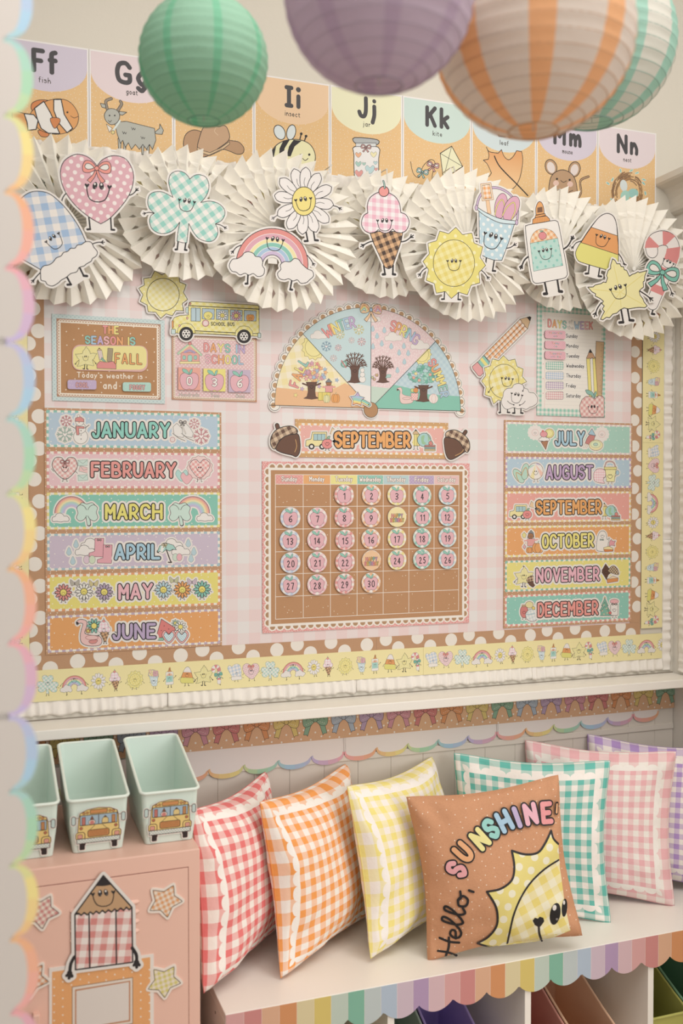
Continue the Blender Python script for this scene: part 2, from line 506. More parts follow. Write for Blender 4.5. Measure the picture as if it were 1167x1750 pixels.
# ---- outline of everything drawn, grown by a margin: the die-cut white card behind a cut-out
def contour(raw, m, res=.0013):
    segs, polys = [], []
    for kind, P, w in raw:
        Q = P+P[:1] if kind == 'f' else P
        if kind == 'f': polys.append(np.array(P))
        if len(Q) == 1: Q = Q*2
        for a, b in zip(Q, Q[1:]): segs.append((*a, *b, w/2))
    sg = np.array(segs)
    x0, x1 = min(sg[:, 0].min(), sg[:, 2].min())-m-.012, max(sg[:, 0].max(), sg[:, 2].max())+m+.012
    y0, y1 = min(sg[:, 1].min(), sg[:, 3].min())-m-.012, max(sg[:, 1].max(), sg[:, 3].max())+m+.012
    X, Y = np.meshgrid(np.arange(x0, x1, res), np.arange(y0, y1, res))
    D = np.full(X.shape, 9.)
    for a, b, c, d, w in segs:
        ux, uy = c-a, d-b
        L = ux*ux+uy*uy+1e-14
        t = np.clip(((X-a)*ux+(Y-b)*uy)/L, 0, 1)
        np.minimum(D, np.hypot(X-a-t*ux, Y-b-t*uy)-w, out=D)
    for A in polys:
        B = np.roll(A, -1, 0)
        ins = np.zeros(X.shape, bool)
        for (ax, ay), (bx, by) in zip(A, B):
            if ay == by: continue
            ins ^= ((ay > Y) != (by > Y)) & (X < (bx-ax)*(Y-ay)/(by-ay)+ax)
        D[ins] = -1e-3-m
    D -= m
    # marching squares, linked into loops
    H, Wd = D.shape
    E = {}
    def ip(i, j, i2, j2):
        a, b = D[i, j], D[i2, j2]
        t = a/(a-b)
        return (x0+res*(j+t*(j2-j)), y0+res*(i+t*(i2-i)))
    neg = D < 0
    mixed = np.argwhere((neg[:-1, :-1] != neg[1:, :-1]) | (neg[:-1, :-1] != neg[:-1, 1:]) | (neg[:-1, :-1] != neg[1:, 1:]))
    pos = {}
    for i, j in mixed:
        i, j = int(i), int(j)
        c = [neg[i, j], neg[i, j+1], neg[i+1, j+1], neg[i+1, j]]
        ed = [((i, j, 0), (i, j), (i, j+1)), ((i, j+1, 1), (i, j+1), (i+1, j+1)), ((i+1, j, 0), (i+1, j+1), (i+1, j)), ((i, j, 1), (i+1, j), (i, j))]
        cut = [k for k in range(4) if c[k] != c[(k+1) % 4]]
        for k in cut:
            if ed[k][0] not in pos: pos[ed[k][0]] = ip(*ed[k][1], *ed[k][2])
        prs = [(cut[0], cut[1])] if len(cut) == 2 else [(0, 1), (2, 3)]
        for a, b in prs:
            E.setdefault(ed[a][0], []).append(ed[b][0]); E.setdefault(ed[b][0], []).append(ed[a][0])
    loops, seen = [], set()
    for k in E:
        if k in seen: continue
        lp, cur, prev = [k], k, None
        seen.add(k)
        while True:
            nx = [q for q in E[cur] if q not in seen]
            if not nx: break
            cur = nx[0]; seen.add(cur); lp.append(cur)
        L = [pos[q] for q in lp]
        loops.append(L)
    def ar(L): return abs(sum(a[0]*b[1]-b[0]*a[1] for a, b in zip(L, L[1:]+L[:1])))/2
    L = max(loops, key=ar)
    # thin out nearly straight runs
    out = [L[0]]
    for i in range(1, len(L)-1):
        a, b, c = out[-1], L[i], L[i+1]
        dev = abs((c[0]-a[0])*(b[1]-a[1])-(c[1]-a[1])*(b[0]-a[0]))/(math.dist(a, c)+1e-9)
        if dev > .00018 or math.dist(a, b) > .012: out.append(b)
    return out
def shifted(A, cx, cy):
    for op in A.ops:
        op[2] = [[(p[0]-cx, p[1]-cy) for p in q] for q in op[2]]
        b = op[4]
        op[4] = (b[0]-cx, b[1]-cx, b[2]-cy, b[3]-cy)
def cutout(A, name, label, cat, d, group=None, margin=.0042, thick=.0015, back=WH):
    """finish a die-cut card: a thing whose parts are the white card and the drawn pieces"""
    L = contour(A.raw, margin)
    cx = (min(p[0] for p in L)+max(p[0] for p in L))/2; cy = (min(p[1] for p in L)+max(p[1] for p in L))/2
    shifted(A, cx, cy)
    o = empty(name, (cx, -d, cy), label, cat, group)
    MB().prism([(p[0]-cx, p[1]-cy) for p in L], 0, thick).build('card', [M(back)], o)
    A.build(o)
    return o
def sheet(A, name, label, cat, pts, d, thick, mat, group=None, edge=None):
    """a rectangular card; pts its outline in wall metres"""
    cx = sum(p[0] for p in pts)/len(pts); cy = sum(p[1] for p in pts)/len(pts)
    o = empty(name, (cx, -d, cy), label, cat, group)
    MB().prism([(p[0]-cx, p[1]-cy) for p in pts], 0, thick, 0, 1 if edge else None).build('card', [M(mat)]+([M(edge)] if edge else []), o)
    shifted(A, cx, cy)
    A.build(o)
    return o

# ================================================================ the room
XR = 1.863                                   # face of the tall cabinet on the right
wallpaint = plain('cream_wall_paint', '#dcd6ca', .75, .15, .02, 3, .15, 90)
greige = plain('greige_beadboard', '#e0d8cd', .5, .3, .03, 4)
whitew = plain('white_woodwork', '#efeae2', .4, .4, .01, 5)
cabw = plain('cabinet_white', '#e0dad0', .5, .3, .02, 5)
tag(MB().box(-1.5, 2.9, 0, .1, 0, 2.95).build('wall_back', [wallpaint]), kind='structure')
wb = tag(MB().box(-.46, XR-.0005, -.0008, 0, .0005, .8985).build('trim_3', [greige]), kind='structure')
tag(MB().box(-1.5, 2.9, -4.4, .1, -.05, 0).build('floor', [plain('floor_vinyl', '#b9a58e', .5, .3, .06, 5)]), kind='structure')
tag(MB().box(-1.5, 2.9, -4.4, .1, 2.95, 3.0).build('ceiling', [plain('ceiling_white', '#e6dfd2', .9, .1)]), kind='structure')
x = -.45
while x < XR-.01:                            # beadboard planks below the ledge
    x1 = min(x+.0896, XR-.001)
    MB().box(x, x1, -.005, 0, .001, .898, b=.0010).build('plank', [greige], wb)
    x += .09
MB().box(-.45, XR-.001, -.0085, -.0045, .762, .779, b=.002).build('panel_rail', [greige], wb)
MB().box(-.45, XR-.001, -.016, -.0045, .001, .10, b=.003).build('baseboard', [whitew], wb)
t = tag(MB().box(-.45, XR-.0005, -.10, 0, .8985, .9215, b=.0022).build('trim_1', [whitew]), kind='structure')
MB().box(-.45, XR-.001, -.003, 0, .9215, .9235).build('caulk_line', [plain('dark_gap', '#8d8375')], t)
# tall cabinet whose side closes the board on the right
cb = tag(MB().box(XR, 2.7, -1.3, 0, 0, 2.262).build('wall_right', [cabw]), kind='structure')
prof = [(2.7, 2.312), (1.7915, 2.312), (1.7915, 2.2955), (1.797, 2.290)]
prof += [(1.797+.046*math.sin(a)**1.0, 2.290-.058*(1-math.cos(a))) for a in (.5, .8, 1.1, 1.35, 1.57)]
prof += [(1.846, 2.223), (1.853, 2.217), (XR, 2.214), (XR, 2.262), (2.7, 2.262)]
tag(MB().prism(prof, -1.36, 0).build('trim_2', [plain('crown_grey_white', '#ddd6cb', .5, .3)]), kind='structure')
for a, b in ((.12, .95), (.99, 2.13)):
    MB().box(XR-.006, XR, -1.0, -.30, a, b, b=.002).build('side_panel', [cabw], cb)
# partition edge close to the camera on the left, with its scalloped border
PD = 1.12
xc, z0 = at(9, 195, PD)
tag(MB().box(-1.0, xc-.004, -PD+.0015, -PD+.07, 0, 2.95).build('wall_left', [plain('partition_white', '#c6bdb4', .6, .2)]), kind='structure')
RB = ['#f0b3b0', '#f4bd8c', '#f1df96', '#b4d8b4', '#aecbe0', '#cdb8dc']
def rainbow(t, pal=(('#f2a9ae'), ('#f2b182'), ('#f0dc86'), ('#a8d6b2'), ('#a9cde4'), ('#c9b6dd'))):
    t = (t % 1)*len(pal)
    i = int(t); f = t-i
    a, b = pal[i % len(pal)], pal[(i+1) % len(pal)]
    q = 4
    f = round(f*q)/q
    A_ = [int(a[1+2*k:3+2*k], 16) for k in range(3)]; B_ = [int(b[1+2*k:3+2*k], 16) for k in range(3)]
    return '#%02x%02x%02x' % tuple(round(A_[k]+(B_[k]-A_[k])*f) for k in range(3))
def scallop_strip(n, pitch, depth, width, band, phase=0., rev=False, paper='#f0e7e2'):
    """strip along +x with scallops hanging towards -z; white card with a coloured edge band (geometry, seam at x = 0)"""
    mb, keys = MB(), [paper]
    m = 14
    edge = []
    for i in range(n):
        for j in range(m):
            a = PI*j/m
            edge.append(((i+.5)*pitch-math.cos(a)*pitch/2, -math.sin(a)**.8*depth))
    edge.append((n*pitch, 0.))
    inner = []
    for k, (a, b) in enumerate(edge):
        i = min(k//m, n-1)
        j = (k-i*m)/m
        q = math.sin(PI*j) if 0 < j < 1 else 0
        inner.append((a-(a-(i+.5)*pitch)*.10, b+band*(.18+.82*q)))
    top = [(a, width) for a, b in inner]
    Y = -.0012
    for k in range(len(edge)-1):
        key = rainbow(phase+(k/m)/5*(-1 if rev else 1))
        if key not in keys: keys.append(key)
        mb.add([(edge[k][0], Y, edge[k][1]), (edge[k+1][0], Y, edge[k+1][1]), (inner[k+1][0], Y, inner[k+1][1]), (inner[k][0], Y, inner[k][1])], [(0, 1, 2, 3)], keys.index(key))
        mb.add([(edge[k][0], Y, edge[k][1]), (edge[k+1][0], Y, edge[k+1][1]), (edge[k+1][0], 0, edge[k+1][1]), (edge[k][0], 0, edge[k][1])], [(0, 3, 2, 1)], keys.index(key))
        mb.add([(inner[k][0], Y, inner[k][1]), (inner[k+1][0], Y, inner[k+1][1]), (top[k+1][0], Y, top[k+1][1]), (top[k][0], Y, top[k][1])], [(0, 1, 2, 3)], 0)
    b = [(0, width)]+edge+[(n*pitch, width)]
    tri = tessellate_polygon([[Vector((p[0], p[1], 0)) for p in b]])
    mb.add([(p[0], 0, p[1]) for p in b], tri, 0)
    for a, c in (((0, 0), (0, width)), ((0, width), (n*pitch, width)), ((n*pitch, width), (n*pitch, 0))):
        mb.add([(a[0], Y, a[1]), (c[0], Y, c[1]), (c[0], 0, c[1]), (a[0], 0, a[1])], [(0, 1, 2, 3)], 0)
    return mb, [M(k) for k in keys]
zt = z0+.0865*2
parts = [(zt, 5, 0)]
for i in range(5):
    mb, ms = scallop_strip(5, .0865, .031, .055, .013, .80, True, paper='#d0c7bf')  # same white card as under the ledge, its dimmer light painted into the paper
    o = mb.build('scalloped_border', ms)
    o.rotation_euler = (0, PI/2, 0)          # x runs down, scallops point right
    z = zt-(i)*.4325
    if z < 0: break
    o.rotation_euler = (0, PI/2, 0)
    o.matrix_world = Matrix(((0, 0, -1, xc), (0, 1, 0, -PD+.0012), (-1, 0, 0, z), (0, 0, 0, 1)))
    tag(o, ('topmost' if i == 0 else 'second from the top', 'third from the top', 'fourth from the top', 'lowest')[max(i-1, 0)] if False else
        ['topmost', 'second from top', 'third from top', 'fourth from top', 'lowest'][i]+' blurred rainbow-edged scalloped border strip up the near left partition', 'border')
    o['group'] = 'scalloped border strips on the near partition'
# scalloped border and bow border below the ledge
sl = (.8132-.7857)/(1.7207-.8607)
for i, xs in enumerate((-.0015, .4296, .8607, 1.2919, 1.7230)):
    n = 5 if i < 4 else 1
    mb, ms = scallop_strip(n, .08622, .0262, .05, .0115, 0.)
    o = mb.build('scalloped_border', ms, None, (xs, -.0088, .7857+(xs-.8607)*sl+.0005))
    o.rotation_euler = (0, -sl, 0)
    tag(o, ['white scalloped border strip with rainbow edge behind the mint bins', 'white scalloped border strip above the red and orange pillows',
            'white scalloped border strip above the yellow pillow', 'white scalloped border strip above the teal and pink pillows',
            'short end of scalloped border beside the right cabinet'][i], 'border', 'scalloped borders under the ledge')

def ruffle(name, L, h, label, seed, m, amp=.0055, hem=.003, group=None):
    """gathered fabric strip: x along, hem towards -z, folds along -y"""
    rnd = random.Random(seed)
    nu, nv = int(L/.0026), 6
    cs, p = [], 0.
    ph = [rnd.uniform(0, 6.28) for _ in range(6)]
    fq = [rnd.uniform(190, 250), rnd.uniform(380, 470), rnd.uniform(60, 110), rnd.uniform(400, 500), rnd.uniform(25, 40), rnd.uniform(500, 700)]
    vs, fs = [], []
    for i in range(nu+1):
        u = L*i/nu
        w = math.sin(fq[0]*u+ph[0]+1.5*math.sin(fq[4]*u+ph[4]))
        w2 = math.sin(fq[2]*u+ph[2])
        w3 = math.sin(fq[1]*u+ph[1])*max(0, math.sin(fq[4]*u+ph[5]))
        for j in range(nv+1):
            v = j/nv
            a = 1.7*amp*(.25+.75*v)*(.5+.42*w+.2*w2*v+.28*w3)
            zz = -h*v+hem*v*v*(.6*w2+.5*math.sin(fq[0]*.5*u+ph[3]))
            if j == nv: a *= .6
            vs.append((u+.0016*v*w3, -.0008-max(0, a), zz))
    for i in range(nu):
        for j in range(nv):
            a = i*(nv+1)+j
            fs.append((a, a+1, a+nv+2, a+nv+1))
    o = mesh(name, vs, fs, m, smooth=True)
    s = o.modifiers.new('cloth', 'SOLIDIFY'); s.thickness = .0006
    return tag(o, label, 'ruffle', group)
def fabric(name, col, trans=.15):
    if name in MATS: return MATS[name]
    m, nt, bs = nmat(name)
    g = N(nt)
    co = g.coord()
    finish(nt, bs, mottled(g, hexc(col), co, .03, 12), .85, .1)
    g.bump(bs, g.noise(g.map(co, sc=(1, 1, 1)), 700, 2), .25, .001)
    MATS[name] = m
    return m
rf = fabric('white_ruffle_fabric', '#f1ebe3')
for i, (x0, x1) in enumerate(((.0, .4215), (.4215, .8965), (.8965, 1.4015), (1.4015, 1.824))):
    o = ruffle('ruffle_trim', x1-x0, .036, ['gathered white ruffle under the yellow border at far left', 'gathered white ruffle under the yellow border below the June strip',
        'gathered white ruffle under the yellow border below the calendar', 'gathered white ruffle under the yellow border at right'][i], i, rf, group='bottom ruffle of the board')
    o.location = (x0, -.0006, .9675)
for i, (z0_, z1_) in enumerate(((.93, 1.3015), (1.3015, 1.7215), (1.7215, 2.2))):
    o = ruffle('ruffle_trim', z1_-z0_, .030, ['gathered white ruffle right of the yellow border, lower length', 'gathered white ruffle right of the yellow border, middle length',
        'gathered white ruffle right of the yellow border, upper length mostly behind the paper fan'][i], 11+i, rf, amp=.005, hem=.0022, group='right ruffle of the board')
    o.matrix_world = Matrix(((0, 0, -1, 1.824), (0, 1, 0, -.0006), (1, 0, 0, z0_), (0, 0, 0, 1)))
for i, (x0, x1) in enumerate(((.0, .62), (.623, 1.25), (1.253, 1.824))):
    o = ruffle('ruffle_trim', x1-x0, .034, ['gathered white ruffle under the fish and goat cards', 'gathered white ruffle under the jar and kite cards',
        'gathered white ruffle under the mouse and nest cards'][i], 21+i, rf, group='top ruffle of the board')
    o.matrix_world = Matrix(((1, 0, 0, x0), (0, 1, 0, -.0006), (0, 0, -1, 2.186), (0, 0, 0, 1)))
o = ruffle('ruffle_trim', 1.25, .03, 'gathered white ruffle running up the side of the right cabinet', 31, rf, amp=.005, hem=.0022)
o.matrix_world = Matrix(((0, 1, 0, XR-.0006), (0, 0, 1, -.026), (1, 0, 0, .93), (0, 0, 0, 1)))
o = ruffle('ruffle_trim', .5, .03, 'short white ruffle on the cabinet side below the ledge level', 32, rf, amp=.005, hem=.0022)
o.matrix_world = Matrix(((0, 1, 0, XR-.0006), (0, 0, 1, -.112), (1, 0, 0, .39), (0, 0, 0, 1)))

# ---- the board: pink gingham backing, kraft dotted border, yellow border
ging = M('gh:#efd6d4:.0562:0:#ece7e5')
b = MB().box(.112, 1.75, -.003, -.0004, 1.03, 2.155).build('gingham_backing', [ging])
tag(b, 'large pale pink and white gingham paper covering the board', 'backing paper')
def clip_rect(P, x0, x1, z0, z1):
    for ax, lim, sg in ((0, x0, 1), (0, x1, -1), (1, z0, 1), (1, z1, -1)):
        out = []
        for a, b in zip(P, P[1:]+P[:1]):
            ia, ib = (a[ax]-lim)*sg >= 0, (b[ax]-lim)*sg >= 0
            if ia: out.append(a)
            if ia != ib:
                t = (lim-a[ax])/(b[ax]-a[ax])
                out.append((a[0]+(b[0]-a[0])*t, a[1]+(b[1]-a[1])*t))
        P = out
        if not P: break
    return P
def kraft_border(x0, x1, z0, z1, name, label, dots):
    o = MB().box(x0, x1, -.0038, -.003, z0, z1).build('dotted_border', [M('kr:#b48a66')])
    tag(o, label, 'border', 'kraft dotted borders of the board')
    A = Art(lambda p: (p[0], p[1]), 1)
    for q_, (x, z, r) in enumerate(dots):
        P = A._disc((x, z), r, 28)
        P = clip_rect(P, x0, x1, z0, z1)
        if len(P) < 3: continue
        A.cur = 'white_dot#%d' % q_
        A._add('#f0e8dd', [P], False)
    A.build(o, y=-.0038-3e-5)
    return o
rd = .0170
PT = [(0, .0085), (.052, .0195), (.086, -.0040), (.140, .0200), (.176, -.0045)]      # rows of the dotted paper: along, across
dots = [(-.02+.236*k+a, 1.0425+c, rd) for k in range(8) for a, c in PT]
kraft_border(.112, .95, 1.03, 1.0692, '', 'kraft border with white dots under the June strip', [q for q in dots if .112 < q[0] < .95+rd])
kraft_border(.9505, 1.7495, 1.03, 1.0692, '', 'kraft border with white dots below the calendar and December strip', [q for q in dots if .95-rd < q[0] < 1.75])
dl = [(.1275-c*.9+.004, 1.085+.19*k+a*.8, rd*.95) for k in range(6) for a, c in PT]
kraft_border(.112, .1475, 1.0695, 2.12, '', 'kraft border with white dots up the left side of the board', [q for q in dl if q[1] < 2.1])
kraft_border(1.7143, 1.7495, 1.0695, 2.12, '', 'kraft border with white dots up the right side of the board', [(1.8615-a, c+.03, r) for a, c, r in dl if c < 2.07])

# ---- wood bench with cubbies
bench = empty('cubby_bench', (.465, -.39, 0), 'long white laminate bench with open cubbies under the pillows', 'bench')
lam = plain('bench_laminate', '#f3ede4', .35, .4, .01, 4)
def bp(n, *a, **k): return MB().box(*a, **k).build(n, [lam], bench)
BW = XR-.004-.465
bp('top', 0, BW, 0, .3725, .367, .385, b=.0015)
bp('base', 0, BW, .004, .366, .03, .048, b=.001)
bp('back_panel', .002, BW-.002, .366, .372, .048, .367)
divs = [0, .355, .691, 1.025, BW-.016]
for q in divs: bp('divider' if 0 < q < 1.3 else 'side_panel', q, q+.016, .003, .366, .0, .367, b=.001)
bp('plinth', .02, BW-.02, .02, .035, 0, .03)
MB().tube([(-.0005, .09, .345), (.0005, .09, .345)], .003, 12).build('screw_cap', [plain('screw_dark', '#6f6459', .4)], bench)
# rainbow awning strip
AP = ['#dfa6a4', '#d68a86', '#e3b08c', '#dd9459', '#e2d2a2', '#dfc765', '#c3d2c4', '#7fbca3', '#c2cdcd', '#b4c5d8', '#d3bdcb', '#b899bf', '#dcb9c0']
pitch, sw = .0822, .0375
ax0, n = .4655, 22
xs0 = 0.
for seg in range(3):
    mb = MB(); W0 = seg*.4875; W1 = min((seg+1)*.4875, BW)
    # scallop function
    def hh(x):
        t = ((x-.508) % pitch)/pitch
        return -.056-.0215*math.sin(PI*t)**.7
    k0 = int(W0/sw)
    o = empty('awning_border', (ax0+W0, -.3915, .385), None, None)
    kk = k0
    while kk*sw < W1:
        a, c = max(kk*sw, W0), min((kk+1)*sw, W1)
        if c-a > .001:
            m = 8
            xs = [a-W0+(c-a)*j/m for j in range(m+1)]
            poly = [(xs[0], -.001)]+[(q, hh(q+W0)) for q in xs]+[(xs[-1], -.001)]
            MB().prism(poly, 0, .0012).build('stripe', [M(AP[kk % 13])], o)
            MB().prism([(poly[-2][0]-.0006, -.001), (poly[-2][0]-.0006, poly[-2][1]+.0004), (poly[-2][0], poly[-2][1]), (poly[-2][0], -.001)], -.00008, 0).build('stripe_gap', [M('#efe0d6')], o)
        kk += 1
    tag(o, ['rainbow striped awning border on the bench edge, left end by the pink locker', 'rainbow striped awning border on the bench edge below the brown pillow', 'rainbow striped awning border on the bench edge, right end'][seg], 'border', 'awning borders on the bench edge')

# ---- bins
def make_bin(label, col, loc, w=.1195, sticker=True, group='mint book bins', hb=.160, hf=.106, L=.245):
    o = empty('book_bin', loc, label, 'bin', group)
    pm = plain('bin_plastic_'+col.strip('#'), col, .32, .45)
    def ring(x2, y0, y1, r, z):
        P = []
        for cx, cy, a0 in ((x2-r, y1-r, 0), (-x2+r, y1-r, 90), (-x2+r, y0+r, 180), (x2-r, y0+r, 270)):
            for t in range(0, 91, 18):
                a = math.radians(a0+t)
                P.append((cx+r*math.cos(a), cy+r*math.sin(a)))
        n = 5                                     # extra points along the two long sides
        out = []
        for i, p in enumerate(P):
            out.append(p)
            if i in (11, 23):
                q = P[(i+1) % len(P)]
                out += [(p[0]+(q[0]-p[0])*k/(n+1), p[1]+(q[1]-p[1])*k/(n+1)) for k in range(1, n+1)]
        return [(p[0], p[1], z(p[1]) if callable(z) else z) for p in out]
    def top(y):      # front at -L/2, back at +L/2
        t = (y+L/2)/L
        t = min(1, max(0, t))
        s = t*t*(3-2*t)*.25+t*.75
        return hf+(hb-hf)*s
    def rings(off):
        return [ring(w*.40-off, -L/2+.016+off, L/2-.012-off, .008, off*1.0), ring(w*.45-off, -L/2+.008+off, L/2-.006-off, .009, .05), ring(w/2-.003-off, -L/2+.002+off, L/2-.002-off, .010, top)]
    O, I = rings(0), rings(.0018)
    n = len(O[0])
    vs = [v for r in O+I[::-1] for v in r]
    fs = []
    for k in range(5):
        for i in range(n): fs.append((k*n+i, k*n+(i+1) % n, (k+1)*n+(i+1) % n, (k+1)*n+i))
    fs += [tuple(range(n))[::-1], tuple(5*n+i for i in range(n))]
    mesh('body', vs, fs, pm, parent=o, smooth=False)
    rim = ring(w/2-.0018, -L/2+.0008, L/2-.0008, .0112, top)
    MB().tube(rim, .0033, 8, closed=True).build('rim', [plain('bin_rim_'+col.strip('#'), '#e3ece3' if sticker else col, .3, .5)], o, smooth=True)
    if sticker:
        A = bus_front()
        st = empty('bus_sticker', (0, -L/2+.0063, .050))
        st.parent = o
        tilt = math.atan2(.014, .104)*.9
        st.rotation_euler = (tilt, 0, 0)
        A.build(st)
        # a single printed label: join the drawing under one part
    return o
def bus_front():
    A = Art(lambda p: (p[0]/1000*.36, -p[1]/1000*.36), .00036)
    A.cur = 'print'
    Y, O_, LN = '#f0d27c', '#d9944f', '#4a2f26'
    mk = A.mark()
    A.rect(-92, 62, -70, 100, LN, LN, 4, 6).rect(70, 62, 92, 100, LN, LN, 4, 6)
    A.fill([(-105, -60), (-98, -85), (-60, -103), (0, -110), (60, -103), (98, -85), (105, -60), (110, 20), (112, 60), (-112, 60), (-110, 20)], Y, LN, 4)
    A.rect(-46, -100, 46, -78, O_, LN, 3, 6)
    for sx in (-1, 1):
        A.disc(sx*78, -84, 7, O_, LN, 2.5).disc(sx*60, -86, 7, O_, LN, 2.5)
        A.rect(sx*132-11, -70, sx*132+11, -22, '#c9dedb', LN, 4, 9).line([(sx*105, -60), (sx*122, -62)], 3, LN)
        A.disc(sx*92, 0, 8, '#c9704f', LN, 2.5)
        A.rect(sx*96-24, 22, sx*96+24, 66, Y, LN, 4, 14).rect(sx*98-13, 34, sx*98+13, 58, '#e3a08c', LN, 2.5, 5)
        A.line([(sx*20, -12), (sx*45, 12)], 2.5, LN)
    A.rect(-98, -72, 98, -16, '#a9c3d3', LN, 4)
    A.rect(-88, -62, -70, -18, '#c9756a', LN, 2.5).rect(70, -62, 88, -18, '#c98a4f', LN, 2.5)
    A.disc(-35, -30, 18, '#f1e3d2', LN, 2.5, 14).disc(-35, -28, 12, '#d9837a').fill([(-45, -46), (-35, -66), (-25, -46)], '#8d5a45', LN, 2)
    A.fill([(18, -20), (18, -42), (35, -62), (52, -42), (52, -20)], '#e8cf86', LN, 2.5).fill([(26, -50), (35, -62), (44, -50)], '#5a4238')
    A.line([(0, -72), (0, -16)], 4, LN).line([(-98, -16), (98, -16)], 4, LN)
    A.rect(-56, 14, 56, 52, O_, LN, 4, 9)
    for y in (22, 29, 36, 43): A.line([(-48, y), (48, y)], 2.4, '#8b5a2e')
    for sx in (-1, 1): A.rect(sx*86-13, 80, sx*86+13, 122, '#2e2526', LN, 3, 5)
    A.rect(-115, 60, 115, 86, 'ghs', LN, 4, 3)
    A.halo(mk, .0017, '#f4efe6')
    return A
MATS['ghs'] = M('gh:#9fc3b8:.004:45')

# ================================================================ bins, locker
for px, lab in ((0, 'mint book bin with bus sticker, leftmost, half hidden by the scalloped border'), (1, 'mint book bin with bus sticker, middle one on the pink locker'), (2, 'mint book bin with bus sticker, nearest the red pillow')):
    x0 = (.0885, .2215, .3615)[px]
    make_bin(lab, '#dcebe2', (x0, -.238, .7335), group='mint book bins on the pink locker')
cols = [('#9fd0c6', .545, 'teal'), ('#dccb82', .668, 'mustard'), ('#a9b8aa', .902, 'grey green'), ('#a995cf', 1.026, 'purple'), ('#dd9f92', 1.240, 'brick red'), ('#ecc3a4', 1.364, 'peach'), ('#b9b766', 1.574, 'olive green'), ('#7fa98a', 1.698, 'dark green')]
for c, x0, nm in cols:
    make_bin(nm+' plastic bin inside the bench cubby', c, (x0, -.225, .0485), w=.118, sticker=False, group='coloured bins in the bench cubbies', hb=.225, hf=.115, L=.27)
pk = plain('locker_pink', '#e9bfae', .38, .45, .01, 4)
lk = empty('locker', (.18, -.40, 0), 'pink metal locker with louvred door beside the bench', 'locker')
LX0, LX1 = -.27, .232
MB().box(LX0, LX1, 0, .38, .0, .7325, b=.0025).build('cabinet_shell', [pk], lk)
dx0, dx1 = LX0+.02, at(322.3, 1481, .40)[0]-.18
dz = at(322.3, 1481, .40)[1]
dgap = plain('locker_gap', '#8d5f54', .6)
MB().box(dx0, dx1, -.0006, .0, .03, dz).build('door_gap', [dgap], lk)
door = MB().box(dx0+.0015, dx1-.0015, -.0022, 0, .032, dz-.0015, b=.0008).build('door', [pk], lk)
lx0, lz = at(118, 1560, .40); lx1 = at(238, 1560, .40)[0]
for i in range(4):
    zz = at(230, 1541+i*16.5, .40)[1]
    mb = MB()
    n = 6
    prof = [(-.0022-.0045*math.sin(PI*k/n)**.8*(1-.4*k/n), zz-.0045+.009*k/n) for k in range(n+1)]
    xs = [lx0-.18, lx0-.18+.004, lx1-.18-.004, lx1-.18]
    vsl = []
    for q, x in enumerate(xs):
        f = 0 if q in (0, 3) else 1
        vsl += [(x, -.0022+(p[0]+.0022)*f, zz+(p[1]-zz)*(1 if f else .3)) for p in prof]
    fsl = [(q*(n+1)+k, q*(n+1)+k+1, (q+1)*(n+1)+k+1, (q+1)*(n+1)+k) for q in range(3) for k in range(n)]
    mesh('louver', vsl, fsl, pk, parent=door, smooth=True)
hx, hz = at(62, 1733, .42)
MB().box(hx-.18-.006, hx-.18+.006, -.026, -.018, hz-.12, hz, b=.002).box(hx-.18-.005, hx-.18+.005, -.019, -.002, hz-.015, hz-.005).box(hx-.18-.005, hx-.18+.005, -.019, -.002, hz-.115, hz-.105).build('handle', [pk], door)

# ================================================================ pillows
HF = None
def pillow_shape(size, T, seed):
    rnd = random.Random(seed)
    ph = [rnd.uniform(0, 6.28) for _ in range(8)]
    h = size/2
    def xy(u, v):
        return (u*h*(1-.085*(1-v*v)**1.5), v*h*(1-.08*(1-u*u)**1.5))
    def th(u, v):
        a, b = max(0, 1-u*u), max(0, 1-v*v)
        t = T*(a*b)**.40*(.9+.1*a*b)
        e = (1-a*b)
        w = .0028*math.sin(9*u+ph[0]+3*v)*e+.0028*math.sin(10*v+ph[1]-4*u)*e+.0016*math.sin(21*u+ph[2]+5*v)*e**2+.0016*math.sin(19*v+ph[3]-4*u)*e**2
        w += .004*math.sin(3.4*u+ph[4]+2.6*v)+.003*math.sin(5*v-3*u+ph[5])
        q = abs(u)*abs(v)
        w += .003*math.sin(14*(abs(u)-abs(v))+ph[6])*q
        return max(0, t+w*min(1, 6*min(a, b)))
    return h, xy, th
